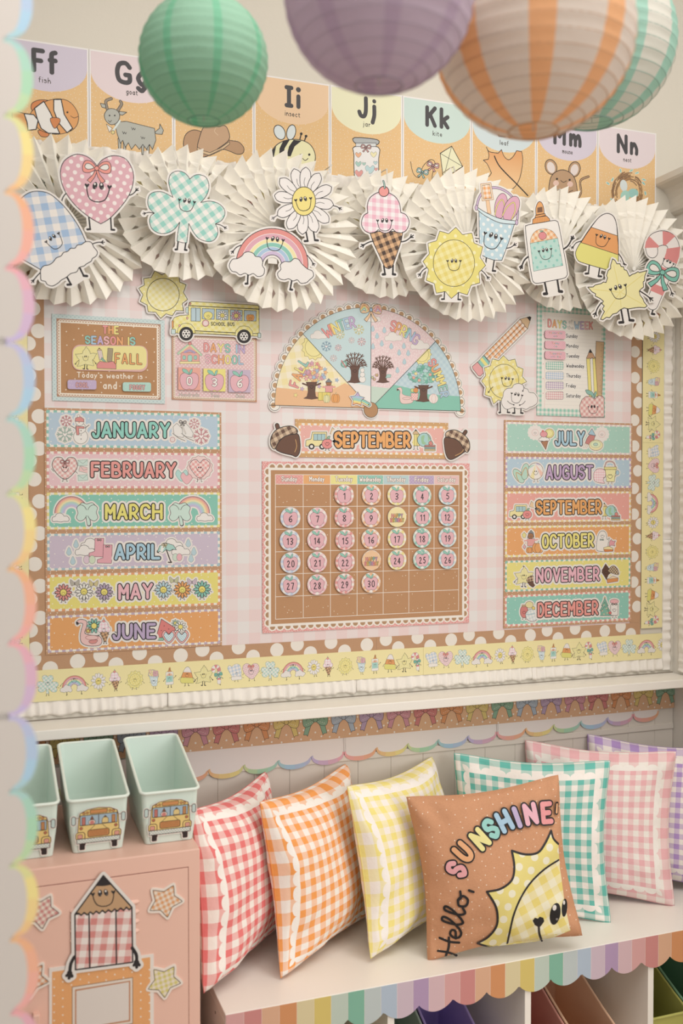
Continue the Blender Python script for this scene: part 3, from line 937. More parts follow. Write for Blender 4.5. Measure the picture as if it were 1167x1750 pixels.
def frame_mat(name, c, wc='#f6efe8', pin=.0690, pout=.118):
    m, nt, bs = nmat(name)
    g = N(nt)
    co = g.coord('UV')
    nz = g.noise(co, 2.5, 2)
    x = g.xyz(co)
    def gh(per, ph):
        a, b = stripes(g, x[0], per, .5, ph), stripes(g, x[1], per, .5, ph)
        w, cc = hexc(wc), hexc(c)
        mid = tuple(w[i]*.45+cc[i]*.55 for i in range(3))+(1,)
        s = g.m('ADD', a, b)
        return g.mix(g.m('SUBTRACT', s, 1.), g.mix(s, w, mid), cc)
    du, dv = g.m('ABSOLUTE', g.m('SUBTRACT', x[0], .5)), g.m('ABSOLUTE', g.m('SUBTRACT', x[1], .5))
    d = g.m('MAXIMUM', du, dv)
    horiz = g.m('GREATER_THAN', du, dv)
    along = g.m('ADD', g.m('MULTIPLY', horiz, x[1]), g.m('MULTIPLY', g.m('SUBTRACT', 1., horiz), x[0]))
    P = .0715
    f = g.m('SUBTRACT', g.m('FRACT', g.m('DIVIDE', g.m('ADD', along, .5), P)), .5)
    circ = g.m('SQRT', g.m('MAXIMUM', g.m('SUBTRACT', .25, g.m('MULTIPLY', f, f)), 0.))
    outer = g.m('ADD', .372, g.m('MULTIPLY', circ, P*.72))
    inner = gh(pin, .0)
    out = g.mix(g.m('LESS_THAN', d, .357), g.mix(g.m('LESS_THAN', d, outer), gh(pout, .25), hexc('#f8f2ec')), inner)
    finish(nt, bs, out, .85, .12)
    o = g.coord('Object')
    g.bump(bs, g.m('ADD', g.noise(g.map(o, sc=(1, 1, 1)), 22, 3), g.m('MULTIPLY', g.noise(o, 900, 1), .05)), .35, .012)
    MATS[name] = m
    return m
def rigid(q):
    X, Y, Z, yaw, lean, roll, Sz = q
    r = Vector((math.cos(yaw), math.sin(yaw), 0)); bk = Vector((-math.sin(yaw), math.cos(yaw), 0))
    u = Vector((0, 0, 1))*math.cos(lean)+bk*math.sin(lean)
    r2 = r*math.cos(roll)+u*math.sin(roll); u2 = -r*math.sin(roll)+u*math.cos(roll)
    b2 = u2.cross(r2)
    b2 = -r2.cross(u2)*-1
    return Matrix(((r2.x, b2.x, u2.x, X), (r2.y, b2.y, u2.y, Y), (r2.z, b2.z, u2.z, Z), (0, 0, 0, 1)))
def make_pillow(q, T, mat, label, seed, group=None, mat2=None, size=1.02):
    M4 = rigid(q)
    M4 = Matrix(((M4[0][0], -M4[0][1], M4[0][2], M4[0][3]), (M4[1][0], -M4[1][1], M4[1][2], M4[1][3]), (M4[2][0], -M4[2][1], M4[2][2], M4[2][3]), (0, 0, 0, 1))) if M4.to_3x3() @ Vector((0, 1, 0)) @ Vector((0, 1, 0)) < 0 else M4
    h, xy, th = pillow_shape(q[6]*size, T, seed)
    root = empty('throw_pillow', (0, 0, 0), label, 'pillow', group)
    root.matrix_world = M4
    uu = np.linspace(-1, 1, 401)
    def arclen(f):
        P = np.array([f(q) for q in uu])
        d = np.r_[0, np.cumsum(np.hypot(np.diff(P[:, 0]), np.diff(P[:, 1])))]
        return d/d[-1]
    su, sv = arclen(lambda q: (xy(q, 0)[0], th(q, 0))), arclen(lambda q: (xy(0, q)[1], th(0, q)))
    n = 44
    def prm(i): return math.sin(PI/2*(2*i/n-1))*.5+(2*i/n-1)*.5
    for side, nm in ((-1, 'cover_front'), (1, 'cover_back')):
        vs, uv, fs = [], [], []
        for i in range(n+1):
            for j in range(n+1):
                u, v = prm(i), prm(j)
                p = xy(u, v)
                vs.append((p[0], side*th(u, v)*(1 if side < 0 else .45), p[1]))
                uv.append((float(np.interp(u, uu, su)), float(np.interp(v, uu, sv))))
        for i in range(n):
            for j in range(n):
                a = i*(n+1)+j
                f = (a, a+n+1, a+n+2, a+1)
                fs.append(f if side < 0 else f[::-1])
        mesh(nm, vs, fs, mat if side < 0 or not mat2 else mat2, parent=root, smooth=True, uv=uv)
    edge = [(-1+2*k/24, -1) for k in range(24)]+[(1, -1+2*k/24) for k in range(24)]+[(1-2*k/24, 1) for k in range(24)]+[(-1, 1-2*k/24) for k in range(24)]
    MB().tube([(xy(*e)[0], 0, xy(*e)[1]) for e in edge], .0008, 5, closed=True).build('seam', [mat2 or mat], root, smooth=True)
    return root, M4, (h, xy, th)
PQ = {'red': [.5458, -.1681, .5805, .8719, .0987, -.0462, .3637], 'orange': [.7371, -.1523, .5733, .6942, .1552, -.0152, .3666], 'yellow': [.9601, -.1532, .5752, .5976, .1988, -.0375, .3688],
      'brown': [1.109, -.3282, .58, -.2582, .1568, .1114, .3534], 'teal': [1.2948, -.1771, .5772, -.5008, .1583, -.0098, .3791], 'pink': [1.5168, -.1415, .5781, -.5754, .1544, -.02, .3772], 'purple': [1.700, -.135, .582, -.56, .178, -.05, .36]}
for i, (nm, c, lab) in enumerate((('red', '#ea7f7e', 'coral red and white gingham pillow with scalloped frame, beside the locker'), ('orange', '#f5a55f', 'orange and white gingham pillow with scalloped frame'),
        ('yellow', '#f3e48e', 'pale yellow and white gingham pillow with scalloped frame'), ('teal', '#6fc0b4', 'teal and white gingham pillow behind the brown sunshine pillow'),
        ('pink', '#efb9bd', 'pale pink and white gingham pillow between teal and purple ones'), ('purple', '#b79ad0', 'purple and white gingham pillow at the right end of the bench'))):
    make_pillow(PQ[nm], .082 if i < 3 else .058, frame_mat('pillow_'+nm, c), lab, 40+i, 'gingham pillows on the bench')

# ================================================================ paper lanterns
def make_lantern(label, px, py, zd, r, cA, cB, duty, rot, nst=8, seed=1, rings=22):
    D = cam_ray(px, py)*zd
    c = Vector((0, -DP, CAMH))+D
    o = empty('paper_lantern', c, label, 'paper lantern', 'paper lanterns hanging from the ceiling')
    m1 = plain('lantern_'+cA.strip('#'), cA, .75, .1, .03, 30, .2, 120, trans=.45)
    m2 = plain('lantern_'+cB.strip('#'), cB, .75, .1, .03, 30, .2, 120, trans=.45)
    rnd = random.Random(seed)
    op = .25
    a0 = math.acos(op)                      # latitude of the openings
    sub, nl = 4, 96
    vs, fs, mi = [], [], []
    R = rings*sub
    ph = [rnd.uniform(0, 6.28) for _ in range(rings+1)]
    tilt = rnd.uniform(-.03, .03)
    for k in range(R+1):
        la = -a0+2*a0*k/R
        f = (k % sub)/sub
        sag = .011*math.sin(PI*f)
        for j in range(nl):
            lo = 2*PI*j/nl
            w = .004*math.sin(3*lo+ph[k//sub])*math.sin(PI*f)+.003*math.sin(11*lo+ph[k//sub]*2)*math.sin(PI*f)
            rr = r*math.cos(la)*(1-sag+w)
            vs.append((rr*math.cos(lo), rr*math.sin(lo), r*.97*math.sin(la)+r*tilt*math.cos(lo)*.3))
    for k in range(R):
        for j in range(nl):
            fs.append((k*nl+j, k*nl+(j+1) % nl, (k+1)*nl+(j+1) % nl, (k+1)*nl+j))
            t = ((j+.5)/nl*nst+rot) % 1
            mi.append(0 if t < duty else 1)
    mesh('shade', vs, fs, [m1, m2], mi, o, smooth=True)
    wm = plain('lantern_wire_'+cA.strip('#'), '#'+''.join('%02x' % int(int(cA[i:i+2], 16)*.80) for i in (1, 3, 5)), .6)
    for k in range(rings+1):
        la = -a0+2*a0*k/rings
        rr = r*math.cos(la)*.9965
        MB().tube([(rr*math.cos(2*PI*j/64), rr*math.sin(2*PI*j/64), r*.97*math.sin(la)) for j in range(64)], r*.0046 if 0 < k < rings else r*.012, 5, closed=True).build('wire_ring', [wm], o, smooth=True)
    st = plain('wire_steel', '#b9b4ac', .35, .6)
    h = r*.97*math.sin(a0)
    MB().tube([(r*op, 0, h), (0, 0, h-.01), (-r*op, 0, h)], .001, 6).tube([(0, 0, h-.01), (0, 0, -h)], .001, 6).build('wire_spreader', [st], o)
    MB().tube([(0, 0, h-.01), (0, 0, 2.95-c.z)], .0006, 5).build('cord', [plain('cord_white', '#eee9e0', .7)], o)
    return o
make_lantern('small mint green paper lantern hanging before the goat and hat cards', 348, 103, 1.57, .1016, '#8ccaaa', '#a9cfb8', .22, .12, 8, 3, 17)
make_lantern('blurred lilac paper lantern at the top centre, nearest the camera', 648, -8, 1.20, .115, '#bca9ba', '#c6b6c2', .2, .4, 8, 4, 17)
make_lantern('large orange and white striped paper lantern at upper right', 912, 62, 1.36, .1367, '#e6b387', '#d9d1c8', .38, .79, 8, 5, 19)
make_lantern('mint and white striped paper lantern behind the orange striped one', 1012, 78, 1.85, .1523, '#a6cbbc', '#dcd6cd', .36, .3, 8, 6, 20)

# ================================================================ pleated paper fans
fanm = None
def make_fan(px, py, d, r, n, label, seed):
    global fanm
    if fanm is None:
        fanm = plain('fan_paper', '#fdf9f0', .8, .1, .01, 14, .2, 160, trans=.10)
    rnd = random.Random(seed)
    x, z = at(px, py, d)
    o = empty('paper_fan', (x, -d, z), label, 'paper fan', 'white pleated paper fans along the top of the board')
    lv = [.02, .14, .25, .36, .42, .50, .58, .64, .70, .76, .82, .89, .94]
    slit = {5: .62, 9: .72}
    K = 2*n
    vs, fs = [], []
    idx = {}
    a0 = rnd.uniform(0, 6.28)
    ang = []
    for k in range(K):       # every second fold is pulled sideways so that one face of each pleat lies broad and flat
        ang.append(a0+2*PI*k/K+(.52*2*PI/K if k % 2 else 0)+rnd.uniform(-.10, .10)*2*PI/K)
    am = [rnd.uniform(.9, 1.1) for _ in range(K)]
    th = r*.072
    def vert(k, j, side):
        s = side if (k % 2 == 1 and j in slit) else 0
        key = (k % K, j, s)
        if key in idx: return idx[key]
        kk = k % K
        peak = kk % 2 == 0
        if j == len(lv): R_ = r*(1.0 if peak else .925)
        else: R_ = r*lv[j]
        if j == len(lv)-1 and not peak: R_ = r*.90
        if j == len(lv)-1 and peak: R_ = r*.955
        rr = R_/r
        amp = th*(.05+.95*rr**.8)*am[kk]*(1 if peak else -1)
        f = math.sin(PI*min(1, rr))*.10*2*PI/K        # the folds bow a little
        a = ang[kk]+s*slit.get(j, 0)*PI/K*.75+f*(1 if peak else -.6)
        if s: amp *= .2
        vs.append((R_*math.cos(a), -amp-.004, R_*math.sin(a)))
        idx[key] = len(vs)-1
        return idx[key]
    L = len(lv)
    for k in range(K):
        for j in range(L):
            a, b = vert(k, j, 1), vert(k+1, j, -1)
            c, e = vert(k+1, j+1, -1), vert(k, j+1, 1)
            fs.append((a, b, c, e))
    mesh('pleated_paper', vs, fs, fanm, parent=o)
    disc = [(r*.03*math.cos(2*PI*i/14), r*.03*math.sin(2*PI*i/14)) for i in range(14)]
    MB().prism(disc, -.007, .004).build('centre_disc', [fanm], o)
    return o
FANS = [(112, 380, .021, .190, 31, 'large white pleated paper fan behind the pink heart and blue mitten'), (315, 366, .050, .155, 28, 'small white pleated paper fan behind the green shamrock'),
        (479, 397, .080, .190, 32, 'large white pleated paper fan behind the daisy and rainbow'), (657, 403, .050, .158, 28, 'small white pleated paper fan behind the ice cream cone'),
        (797, 421, .080, .193, 33, 'large white pleated paper fan behind the sun and bucket'), (957, 427, .050, .165, 28, 'small white pleated paper fan behind the glue bottle'),
        (1081, 460, .080, .193, 33, 'large white pleated paper fan behind the candy corn and leaf')]
for i, f in enumerate(FANS): make_fan(*f, 60+i)
# little plastic hooks with a strip from which the fans hang
hk = plain('clear_hook', '#c4bdb2', .2, .6)
for i, (ax, ay, bx, by, d, lab) in enumerate(((298, 250, 308, 292, .012, 'grey hanging strip between the goat and hat cards'), (567, 281, 553, 306, .012, 'grey hanging strip between the insect and jar cards'),
        (661, 288, 662, 312, .012, 'grey hanging strip right of the jar drawing'), (775, 284, 789, 343, .012, 'grey hanging strip over the kite drawing'), (957, 322, 954, 372, .012, 'grey hanging strip over the mouse drawing'))):
    d = .045 if i != 1 else .08
    a, b = at(ax, ay, d+.02), at(bx, by, d+.02)
    o = empty('hanging_strip', (a[0], -(d+.02), a[1]), lab, 'strip', 'hanging strips of the paper fans')
    dx, dz_ = b[0]-a[0], b[1]-a[1]
    l = math.hypot(dx, dz_); nx, nz = -dz_/l*.0018, dx/l*.0018
    MB().prism([(nx, nz), (-nx, -nz), (dx-nx*.4, dz_-nz*.4), (dx+nx*.4, dz_+nz*.4)], 0, .0008).build('strip', [hk], o)
    MB().tube([(0, .0, -.002), (0, d*.5, .001), (0, d+.0185, .002)], .0012, 6).build('hook', [hk], o)

# ================================================================ the smiling paper characters
def cv(*segs, n=5):
    out = []
    for sg in segs: out += sp(sg, False, n)[:-1]
    out.append(segs[-1][-1])
    return out
def face(A, x0, y0, x1, y1, drop=.68, lw=None):
    cur = A.cur
    A.part('face')
    cx, cy = (x0+x1)/2, (y0+y1)/2
    w = math.dist((x0, y0), (x1, y1))
    ux, uy = (x1-x0)/w, (y1-y0)/w
    def q(a, b): return (cx+(ux*a-uy*b)*w, cy+(uy*a+ux*b)*w)
    lw = lw or w*.05
    A.line([q(-.5, 0), q(-.48, .22), q(-.36, drop*.8), q(-.15, drop*.98), q(0, drop), q(.15, drop*.98), q(.36, drop*.8), q(.48, .22), q(.5, 0)], lw, BK, True)
    for sx in (-1, 1):
        if A.mini:
            A.disc(*q(sx*.5, -.01), w*.07, BK)
        else:
            A.fill([q(sx*.5-.11, -.06), q(sx*.5-.05, -.1), q(sx*.5, -.05), q(sx*.5+.05, -.1), q(sx*.5+.11, -.06), q(sx*.5+.06, .03), q(sx*.5, .09), q(sx*.5-.06, .03)], BK, smooth=True, n=2)
        e = q(sx*.145, -.03)
        A.disc(*e, w*.105, BK, ry=w*.165, ang=math.degrees(math.atan2(uy, ux))-sx*12)
        if not A.mini:
            A.disc(*q(sx*.145-.01, -.10), w*.045, WH, ry=w*.055)
            A.disc(*q(sx*.145+.04, .06), w*.028, '#8d8684')
    A.cur = cur
def arm(A, pts, w, hs=None, col=BK, name='arm'):
    cur = A.cur
    A.part(name)
    A.line(pts, w, col, True)
    (ax, ay), (bx, by) = pts[-2], pts[-1]
    a = math.atan2(by-ay, bx-ax)
    hs = hs or w*2.6
    for t, l in ((-.75, .85), (0, 1.1), (.75, .85)):
        A.line([(bx, by), (bx+math.cos(a+t)*hs*l, by+math.sin(a+t)*hs*l)], w*.95, col)
    A.disc(bx, by, w*.85, col)
    A.cur = cur
def legs(A, L, w, fs=None):
    """L: [(x0, y0, x1, y1, side), ...]"""
    cur = A.cur
    fs = fs or w*1.9
    if len(L) == 2 and not A.mini:
        (a, b, c, d, _), (e, f, g, h, _) = L
        A.part('leg_gap').fill([(a, b-fs), (e, f-fs), (g, h+w), (c, d+w)], WH)
    for x0, y0, x1, y1, sd in L:
        A.part('leg')
        A.line([(x0, y0), (x1, y1)], w, BK)
        A.line([(x1, y1), (x1+sd*fs, y1+w*.15)], w*1.35, BK)
    A.cur = cur
def bow(A, x, y, s, ang, col, lc=BK, lw=None, tails=True):
    ca, sa = math.cos(math.radians(ang)), math.sin(math.radians(ang))
    def q(a, b): return (x+(a*ca-b*sa)*s, y+(a*sa+b*ca)*s)
    lw = lw or s*.04
    cur = A.cur
    A.part('bow')
    if tails:
        for sx in (-1, 1):
            A.fill([q(sx*.05, .05), q(sx*.25, .45), q(sx*.62, .85), q(sx*.38, 1.02), q(sx*.1, .6), q(-sx*.03, .2)], col, lc, lw)
    for sx in (-1, 1):
        A.fill([q(0, 0), q(sx*.35, -.42), q(sx*.8, -.48), q(sx*.98, -.1), q(sx*.9, .28), q(sx*.5, .32), q(sx*.15, .15)], col, lc, lw, True, 3)
        A.fill([q(sx*.2, -.02), q(sx*.45, -.26), q(sx*.72, -.28), q(sx*.82, -.05), q(sx*.6, .1)], WH if not A.mini else col, lc, lw, True, 3)
    A.disc(x, y, s*.15, col, lc, lw)
    A.cur = cur
OW = 6.5
def ch_heart(A):
    legs(A, [(640, 680, 652, 786, -1), (822, 690, 828, 790, 1)], 13)
    arm(A, [(455, 485), (430, 515), (415, 550)], 9); arm(A, [(980, 505), (1010, 490), (1033, 465)], 9)
    A.part('body')
    A.fill(cv([(708, 262), (760, 205), (850, 175), (950, 205), (1008, 310), (1005, 420), (965, 520), (890, 620), (810, 700), (740, 742)],
              [(740, 742), (650, 690), (540, 600), (460, 500), (415, 400), (405, 300), (440, 215), (530, 165), (620, 180), (680, 225), (708, 262)]),
           A.pat('pd', '#e3afba', .0236, 20, '#f5e9e6', .0045), BK, OW)
    bow(A, 707, 280, 122, 3, '#f0988c')
    face(A, 625, 425, 812, 438)
def ch_mitten(A):
    legs(A, [(458, 842, 492, 905, -1), (563, 762, 598, 833, 1)], 15)
    arm(A, [(245, 800), (210, 835), (182, 870)], 9); arm(A, [(665, 570), (710, 556), (745, 555)], 9)
    A.part('body')
    A.fill(cv([(620, 560), (560, 430), (480, 310), (400, 220), (310, 150), (220, 130), (140, 145), (70, 200), (10, 290), (-25, 410)],
              [(-25, 410), (-90, 370), (-160, 400), (-180, 480), (-130, 570), (60, 680), (150, 730), (270, 800)], [(270, 800), (620, 560)]),
           A.pat('gh', '#a3c0e2', .0300, 12, '#f2ebe4'), BK, OW)
    A.part('cuff')
    A.fill([(240, 785), (265, 752), (310, 742), (345, 718), (370, 685), (410, 668), (430, 640), (465, 630), (490, 605), (525, 604), (545, 578), (580, 573), (615, 550), (660, 555), (682, 595), (712, 635),
            (700, 670), (670, 690), (660, 712), (620, 735), (600, 752), (560, 765), (540, 800), (490, 815), (455, 845), (410, 870), (390, 890), (340, 918), (295, 905), (280, 880), (245, 870), (240, 830)], '#efe9e3', BK, OW, True, 3)
    face(A, 287, 552, 390, 482, .8)
def ch_shamrock(A):
    legs(A, [(482, 925, 472, 1012, -1), (568, 930, 556, 1018, 1)], 17, 20)
    arm(A, [(218, 612), (160, 603), (118, 612)], 10); arm(A, [(895, 730), (950, 742), (995, 768)], 10)
    A.part('body')
    A.fill(cv([(425, 437), (395, 350), (378, 260), (400, 180), (470, 145), (545, 160), (590, 200), (610, 235)], [(610, 235), (660, 195), (720, 185), (790, 215), (822, 290), (815, 370), (780, 440), (732, 493)],
              [(732, 493), (830, 478), (920, 500), (985, 555), (1000, 620), (965, 690), (895, 730)], [(895, 730), (920, 790), (915, 860), (870, 915), (800, 925), (710, 890), (650, 820), (600, 725)],
              [(600, 725), (590, 830), (578, 940)], [(578, 940), (525, 938), (470, 920)], [(470, 920), (480, 820), (500, 710)], [(500, 710), (440, 790), (350, 835), (260, 830), (190, 780), (165, 700), (180, 640), (218, 612)],
              [(218, 612), (165, 560), (145, 490), (165, 410), (230, 375), (320, 380), (425, 437)])[:-1], A.pat('gh', '#8fd0c3', .0215, 38, '#f1ebe5'), BK, 7)
    face(A, 497, 465, 662, 492)
def cloud(A, pts, lw=OW, c='#ebe5e0'): A.fill(pts, c, BK, lw, True, 4)
def ch_daisy(A):
    legs(A, [(758, 670, 774, 752, -1), (826, 670, 838, 745, 1)], 15)
    arm(A, [(1000, 432), (1035, 440), (1058, 454)], 9)
    arm(A, [(508, 513), (485, 528), (468, 540)], 9, col='#7d787a')
    cx, cy = 738, 392
    tips = [(650, 103), (757, 88), (878, 142), (985, 265), (1003, 425), (960, 580), (850, 668), (725, 688), (600, 640), (503, 520), (476, 340), (525, 190)]
    for i in range(12):
        x, y = tips[i]
        A.part('petal')
        L = math.dist((x, y), (cx, cy)); ux, uy = (x-cx)/L, (y-cy)/L
        def q(t, s): return (cx+ux*t*L-uy*s, cy+uy*t*L+ux*s)
        A.fill([q(.3, 22), q(.62, 48), q(.88, 42), q(1, 8), q(1, -8), q(.88, -42), q(.62, -48), q(.3, -22)], '#efe9e6', BK, OW, True, 4)
        if not A.mini: A.line([q(.42, 6), q(.55, -8), q(.7, -2)], 4.5, BK, True)
    A.part('flower_centre')
    A.disc(cx, cy, 106, '#f1de7c', BK, OW, 130)
    face(A, 665, 385, 800, 368, .75)
def ch_rainbow(A):
    for L in ([(232, 1050, 228, 1138, -1)], [(630, 1105, 614, 1192, 1)]): legs(A, L, 15, 18)
    arm(A, [(168, 790), (125, 812), (98, 845)], 9); arm(A, [(768, 882), (800, 920), (820, 955)], 9)
    cx, cy = 450, 965
    R = [326, 279, 234, 199, 159, 122, 86]
    C6 = ['#e58f88', '#dfa6b4', '#f0e2a6', '#86c7b6', '#a8c4e0', '#cdb9d8']
    A.part('body')
    def arcp(r, a0=-176, a1=14, n=36): return [(cx+r*math.cos(math.radians(a0+(a1-a0)*i/n)), cy+r*math.sin(math.radians(a0+(a1-a0)*i/n))) for i in range(n+1)]
    A.fill(arcp(R[0])+arcp(R[-1])[::-1], '#f3ece8', BK, OW)
    for i in range(6):
        e = 2.2
        A.fill(arcp(R[i]-(e if i else 3), n=26)+arcp(R[i+1]+(e if i < 5 else 3), n=26)[::-1], C6[i])
    A.part('cloud')
    cloud(A, [(135, 912), (90, 920), (62, 975), (85, 1025), (125, 1035), (160, 1060), (205, 1045), (240, 1062), (280, 1048), (320, 1075), (370, 1060), (382, 1010), (362, 975), (365, 940), (345, 900), (300, 892), (280, 865), (235, 850), (195, 862), (180, 885)])
    cloud(A, [(770, 1005), (720, 960), (690, 920), (650, 912), (615, 940), (560, 940), (525, 970), (530, 1010), (500, 1045), (515, 1090), (560, 1105), (600, 1095), (640, 1115), (680, 1105), (710, 1135), (760, 1130), (790, 1105), (825, 1070), (815, 1025)])
    face(A, 405, 730, 550, 748, .7)
def ch_icecream(A):
    legs(A, [(548, 1370, 566, 1488, -1), (680, 1360, 676, 1488, 1)], 26, 34)
    arm(A, [(390, 1018), (330, 1035), (262, 1072)], 17); arm(A, [(790, 1028), (860, 1013), (930, 962)], 17)
    A.part('cone')
    A.fill(cv([(345, 880), (400, 1040), (470, 1190), (560, 1385)], [(560, 1385), (615, 1410), (670, 1382)], [(670, 1382), (740, 1180), (790, 1030), (820, 880)]), A.pat('gh', '#4e382d', .0185, 24, '#e0b181'), BK, 11)
    A.part('ice_cream')
    A.fill(cv([(320, 615), (312, 520), (345, 410), (420, 345), (480, 320)], [(480, 320), (560, 310), (620, 330)], [(620, 330), (710, 385), (770, 480), (790, 610)], [(790, 610), (860, 640), (905, 720), (900, 800), (860, 870), (800, 900)],
              [(800, 900), (730, 890), (675, 845)], [(675, 845), (620, 890), (560, 903), (510, 885), (470, 855)], [(470, 855), (420, 890), (345, 903)], [(345, 903), (280, 870), (235, 800), (235, 720), (265, 650), (320, 615)])[:-1],
           A.pat('gh', '#f0b5c8', .0196, 0, '#f4eff0'), BK, 11)
    A.part('cherry')
    A.disc(548, 310, 72, '#f09a95', BK, 11)
    A.line([(560, 262), (556, 210), (541, 162)], 30, BK, True).line([(560, 262), (556, 210), (541, 162)], 16, '#9fc5bb', True)
    face(A, 460, 728, 660, 728, .72)
def sunshape(cx, cy, tips, f=.83, n=4):
    segs = []
    for i in range(len(tips)):
        a, b = tips[i], tips[(i+1) % len(tips)]
        m = ((a[0]+b[0])/2, (a[1]+b[1])/2)
        v = (cx+(m[0]-cx)*f, cy+(m[1]-cy)*f)
        segs.append([a, ((a[0]*.35+v[0]*.65), (a[1]*.35+v[1]*.65)), v, ((b[0]*.35+v[0]*.65), (b[1]*.35+v[1]*.65)), b])
    return cv(*segs, n=n)[:-1]
def ch_sun(A):
    legs(A, [(348, 1200, 344, 1290, -1), (487, 1205, 482, 1294, 1)], 13)
    arm(A, [(185, 968), (135, 1000), (105, 1040)], 10); arm(A, [(705, 995), (745, 1030), (775, 1070)], 10)
    A.part('body')
    A.fill(sunshape(443, 930, [(460, 575), (620, 632), (728, 770), (757, 955), (700, 1128), (575, 1248), (415, 1285), (265, 1232), (165, 1103), (132, 915), (182, 735), (300, 612)], .87), A.pat('pd', '#eadc72', .030, 10, '#f3ecb6', .0042), BK, 5.5)
    A.disc(441, 932, 206, A.pat('gh', '#e8d565', .0185, 25, '#f1e79f'), BK, 5.5, 233)
    face(A, 378, 912, 505, 912, .74)
def ch_bucket(A):
    legs(A, [(765, 870, 753, 980, -.3), (845, 890, 826, 1008, 1)], 15)
    arm(A, [(700, 690), (640, 680)], 9, 4); arm(A, [(960, 785), (1005, 775), (1040, 752)], 10)
    A.part('bucket_handle')
    P = [(665, 385), (690, 285), (745, 208), (820, 180), (900, 188), (990, 238), (1050, 320), (1078, 420), (1068, 520)]
    A.line(P, 27, BK, True).line(P, 18, '#cbb0cf', True)
    A.part('shovel')
    A.fill([(758, 300), (792, 296), (812, 440), (775, 430)], '#f0c79c', '#b07b3d', 4)
    A.fill([(706, 142), (810, 130), (836, 298), (722, 312)], '#f3dcc0', '#b07b3d', 5).fill([(722, 156), (798, 147), (818, 284), (735, 294)], A.pat('gh', '#efa65c', .012, 8, '#f3e3d2'), BK, 4)
    A.part('flip_flop')
    for x, y, rx, ry, a in ((910, 362, 62, 128, 10), (1012, 388, 72, 132, 24)):
        A.disc(x, y, rx, '#e0a8bf', BK, 5, ry, a)
        ca, sa = math.cos(math.radians(a)), math.sin(math.radians(a))
        def q(u, v): return (x+u*ca-v*sa, y+u*sa+v*ca)
        V = [q(-rx*.72, ry*.75), q(-rx*.6, 0), q(0, -ry*.5), q(rx*.6, 0), q(rx*.66, ry*.7)]
        A.line(V, 14, BK, True).line(V, 9, '#f2e27e', True)
    A.part('body')
    A.fill([(690, 410), (860, 500), (1045, 540), (985, 730), (918, 905), (840, 902), (770, 880), (715, 850), (695, 730)], A.pat('pd', '#bfdae5', .0245, 0, '#edf0ef', .0042), BK, OW)
    A.part('rim')
    A.fill(cv([(672, 372), (760, 428), (900, 487), (1055, 510)], [(1055, 510), (1052, 545)], [(1052, 545), (900, 530), (760, 465), (680, 405)]), '#d3e5ea', BK, OW)
    for x, y in ((665, 380), (1066, 525)): A.disc(x, y, 15, '#cbb0cf', BK, 4, 26)
    face(A, 752, 635, 915, 690, .75)
def ch_glue(A):
    legs(A, [(505, 1350, 538, 1515, -1), (685, 1315, 710, 1482, 1)], 32, 42)
    arm(A, [(285, 980), (220, 1035), (178, 1125)], 23, 38); arm(A, [(770, 885), (840, 830), (893, 735)], 23, 40)
    A.part('cap')
    A.fill([(332, 530), (335, 462), (380, 430), (530, 408), (575, 450), (580, 500)], '#e9a055', BK, 9)
    for i in range(9): A.line([(360+i*24, 520-i*4), (357+i*24, 452-i*4)], 4, '#a8652b')
    A.fill([(368, 434), (376, 400), (510, 376), (520, 402)], '#e9a055', BK, 8)
    A.fill(cv([(382, 395), (380, 300), (400, 235), (430, 205), (465, 225), (490, 290), (498, 376)]), '#eaa45c', BK, 9)
    A.fill([(400, 288), (474, 275), (478, 356), (398, 366)], '#80573c', '#e0b27c', 4)
    A.part('body')
    A.fill([(232, 590), (250, 548), (300, 530), (480, 500), (630, 474), (680, 486), (706, 540), (780, 930), (826, 1200), (818, 1262), (775, 1297), (600, 1332), (410, 1368), (352, 1352), (325, 1290), (275, 980)], '#efeae5', BK, 10, True, 4)
    A.part('label')
    A.fill(cv([(298, 800), (310, 720), (360, 640), (430, 600), (520, 592), (620, 630), (692, 725)]), A.pat('gh', '#eda661', .0125, 40, '#f3dcc0'), BK, 4)
    A.fill([(298, 800), (692, 725), (766, 1115), (348, 1198)], A.pat('pd', '#b9ddd4', .0245, 10, '#8ccdc2', .0036), BK, 4)
    A.disc(475, 692, 55, '#e38b90', BK, 5).disc(460, 625, 26, '#8fb8a6', BK, 3, 10)
    face(A, 425, 915, 597, 882, .75)
def ch_corn(A):
    legs(A, [(266, 625, 256, 718, -1), (366, 655, 352, 744, 1)], 15)
    arm(A, [(192, 405), (140, 422), (108, 462)], 9); arm(A, [(540, 520), (575, 568), (598, 625)], 11)
    A.part('body')
    A.fill([(132, 530), (145, 480), (190, 405), (280, 270), (350, 185), (400, 148), (450, 140), (500, 170), (528, 250), (543, 400), (545, 560), (540, 690), (505, 705), (420, 680), (200, 615), (150, 585)], '#e3dc74', BK, OW, True, 4)
    A.fill([(283, 272), (534, 355), (544, 450), (544, 538), (185, 420), (225, 357)], '#e79e58', BK, 5)
    A.fill(cv([(283, 272), (345, 192), (400, 150), (450, 142), (498, 172), (526, 250), (534, 355)]), '#efe8e4', BK, 5)
    face(A, 335, 348, 455, 385, .75)
